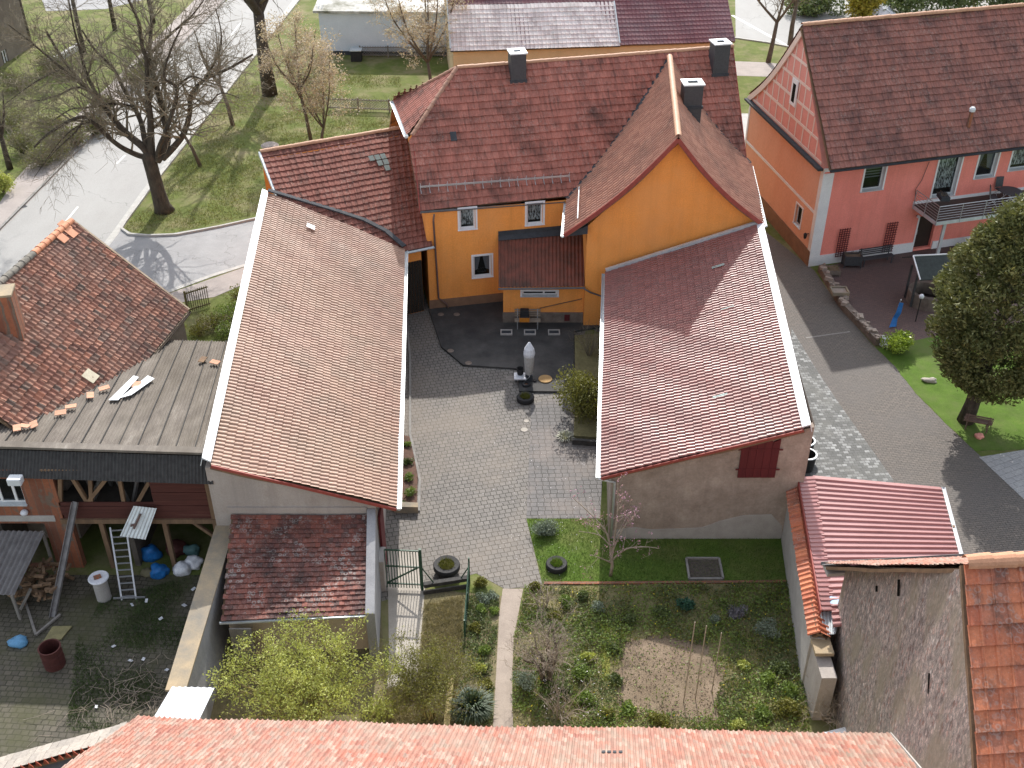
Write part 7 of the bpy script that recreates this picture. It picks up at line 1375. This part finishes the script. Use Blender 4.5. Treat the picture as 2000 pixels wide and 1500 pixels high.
# round glossy bush and conifer on the right
shrub('round_bush',P(1752,685),'bright yellow-green round bush at the lawn corner by the patio','bush',.95,1.1,LEAF('glossy_lime',[(.3,(.16,.22,.04)),(.6,(.27,.36,.06)),(.8,(.38,.45,.12))],rough=.35),m_twig,10,31,2200,.09)
cb=P(1885,822); tc=empty('conifer',cb,'large dense dark olive conifer in front of the pink house','tree'); m=MB(); m.tube([cb-Vector((0,0,.1)),cb+Vector((.1,0,1.0)),cb+Vector((.3,.2,3)),cb+Vector((.6,.3,9.5))],[.4,.33,.28,.05],10)
for k in range(16):
    a=k*2.4; z=1.3+k*.5; s=2.2*(1-k/22); m.tube([cb+Vector((.2+z*.03,.1,z)),cb+Vector((.2+math.cos(a)*s,.1+math.sin(a)*s,z+.6))],[.09,.02],5)
link('trunk',m,m_bark,tc,smooth=True)
rr_=np.random.default_rng(77); n_=620; T=[]
cxo,cyo=.75,.2
topz=atY(1985,392,cb.y+.3).z
def crad(t): # radius along height 0..1
    return 3.6*(math.sin(min(1,(t+.13)*1.32)*math.pi*.5)**.8 if t<.5 else 1.0)*(1-max(0,(t-.35)/.65)**1.9*.9)
while len(T)<n_:
    t=rr_.uniform(0,1); a=rr_.uniform(0,6.283); z=1.9+t*(topz-1.9); R_=crad(t)*(1+.16*noise.noise(Vector((math.cos(a)*1.8,math.sin(a)*1.8,z*.7)))*2+.1*noise.noise(Vector((math.cos(a)*5,math.sin(a)*5,z*2))))
    k=rr_.uniform(.5,.93)**.5*rr_.uniform(.9,1.04); T.append((cb.x+cxo+math.cos(a)*R_*k,cb.y+cyo+math.sin(a)*R_*k,z,a,k))
T=np.array(T); l=MB(); per=130; Pp=np.repeat(T[:,:3],per,0); aa=np.repeat(T[:,3],per); nn=len(Pp); q_=rr_.normal(0,1,(nn,3)); q_/=np.linalg.norm(q_,axis=1)[:,None]; Pp=Pp+q_*(np.repeat(rr_.uniform(.32,.72,len(T)),per)*rr_.uniform(.5,1.08,nn)**.5)[:,None]*np.array([1,1,.8])
d=np.stack([np.cos(aa),np.sin(aa),rr_.uniform(-.1,1.1,nn)],1)+rr_.normal(0,.55,(nn,3)); d/=np.linalg.norm(d,axis=1)[:,None]; b=np.cross(d,rr_.normal(0,1,(nn,3))); b/=np.linalg.norm(b,axis=1)[:,None]
s=rr_.uniform(.07,.15,nn)[:,None]; l.np_quads(np.stack([Pp-d*s,Pp-b*s*.35,Pp+d*s,Pp+b*s*.35],1)); link('crown',l,L_con,tc)
bench('garden_bench',P(1905,838),R(160),'small rusty garden bench under the conifer',m_pipe,1.2)
MINR[0]=.005
def fan(name,base,label,cat,n,L,r,spread,bark,twig,leaf,ls,seed,lev,per=2.5,ln=1.0,up=.6,group=None,ell=(1,1)):
    rq=random.Random(seed); Ls=[]; b=Vector(base)
    for k in range(n):
        a=6.283*k/n+rq.uniform(-.3,.3); s=spread*rq.uniform(.25,1); z=L*rq.uniform(.7,1.05)*(1-.25*s/spread); e=b+Vector((math.cos(a)*s*ell[0],math.sin(a)*s*ell[1],z)); m1=b.lerp(e,.4)+Vector((0,0,z*.1))+Vector((rq.uniform(-.15,.15),rq.uniform(-.15,.15),0)); m2=b.lerp(e,.72)+Vector((rq.uniform(-.2,.2),rq.uniform(-.2,.2),z*.08)); Ls.append(([b+Vector((math.cos(a)*.15,math.sin(a)*.15,-.05)),m1,m2,e],r))
    return tree(name,b,label,cat,Ls,bark,twig,leaf=leaf,leafspec=ls,seed=seed,spec=dict(per=per,len=ln,lev=lev),group=group,trunk=([b-Vector((0,0,.1)),b+Vector((0,0,.12))],[r*2.2,r*1.6]))
fan('spreading_shrub',P(602,1418)+Vector((0,.2,0)),'wide spreading shrub with fresh yellow-green leaves in front of the lichen shed','shrub',34,2.9,.05,2.9,m_twigy,m_twigy,L_yg,(5,.1,.045),51,[(3,.65,.7,.2,.15),(2,.6,.8,.25,.1),(0,.6,.8,.3,.1)],per=3.2,ln=.9,ell=(1.0,.75))
fan('twiggy_shrub',P(838,1405)+Vector((0,.1,0)),'twiggy shrub with sparse green buds right of the spreading shrub','shrub',18,2.5,.035,1.35,m_twigy,m_twig,L_olive,(4,.1,.035),52,[(4,.65,.7,.2,.15),(3,.6,.8,.25,.1),(0,.6,.8,.3,.1)],per=4.2,ln=.85)
shrub('low_shrub',P(735,1395),'green undergrowth at the foot of the twiggy shrub','shrub',.9,.8,L_yg,m_twigy,14,53,900,.05)
fan('gnarled_tree',P(1068,1330),'small gnarled bare fruit tree beside the garden path','tree',9,2.6,.055,1.35,m_bark2,m_twigp,None,None,54,[(5,.6,.9,.3,.12),(4,.6,.9,.3,.05),(0,.6,.8,.3,0)],per=3.6,ln=.95)
fan('bare_shrub',P(1095,1400),'low bare shrub below the gnarled fruit tree','shrub',14,1.3,.02,1.1,m_twigp,m_twigp,None,None,55,[(3,.6,.9,.3,.12),(0,.6,.8,.3,0)],per=4,ln=.6)
fan('bare_shrub',P(1060,1190),'pale bare shrub at the top of the path','shrub',12,1.1,.02,.8,m_twigp,m_twigp,None,None,56,[(3,.6,.9,.3,.12),(0,.6,.8,.3,0)],per=4,ln=.5)
mg=P(1192,1125); 
tree('magnolia',mg,'young magnolia with pink buds at the right barn corner','tree',[([mg+Vector((0,0,.9)),mg+Vector((-.2,.3,1.9)),mg+Vector((-.8,.6,2.6)),mg+Vector((-1.5,1.0,3.1))],.05),([mg+Vector((0,0,1.0)),mg+Vector((.1,.2,2.2)),mg+Vector((.15,.4,3.3)),mg+Vector((.1,.6,4.2))],.05),([mg+Vector((0,0,.8)),mg+Vector((.5,-.1,1.5)),mg+Vector((1.2,-.3,1.8)),mg+Vector((1.7,-.5,1.9))],.04),([mg+Vector((0,0,.7)),mg+Vector((-.4,-.3,1.2)),mg+Vector((-.9,-.6,1.7))],.035),([mg+Vector((0,0,1.2)),mg+Vector((.4,.3,2.2)),mg+Vector((.9,.3,3.0))],.035),([mg+Vector((0,0,1.4)),mg+Vector((-.5,.0,2.1)),mg+Vector((-1.3,-.1,2.4))],.03)],m_twigp,m_twigp,leaf=L_pink,leafspec=(2,.05,.04),seed=57,trunk=([mg-Vector((0,0,.05)),mg+Vector((.05,.02,.5)),mg+Vector((0,0,1.05))],[.07,.06,.05]),spec=dict(per=3.2,len=.75,lev=[(3,.6,.8,.2,.1),(0,.6,.8,.25,.05)]),crownname='crown')
# brush in the gap by the stone gable
fan('dry_brush',P(1612,1400),'tangle of dry brushwood in the gap below the stone gable, lower','brush',20,1.3,.02,1.1,m_twigp,m_twigp,None,None,58,[(3,.7,1.1,.35,-.05),(0,.6,.9,.3,-.1)],per=4,ln=.7,ell=(.45,1.4),group='dry brush in the gap')
fan('dry_brush',P(1592,1310),'tangle of dry brushwood behind the garden wall pier','brush',14,1.1,.02,.8,m_twigp,m_twigp,None,None,59,[(3,.7,1.1,.35,-.05),(0,.6,.9,.3,-.1)],per=4,ln=.6,ell=(.4,1.3),group='dry brush in the gap')
scatter('verge_grass',[(240,452),(330,456),(515,416),(512,300),(620,275),(800,240),(780,150),(640,140),(560,150),(480,140),(380,270)],26000,.14,.018,LEAF('verge_blades',[(.3,(.12,.14,.045)),(.55,(.19,.2,.075)),(.75,(.28,.25,.13))]),.7,seed=31,dens=.35)
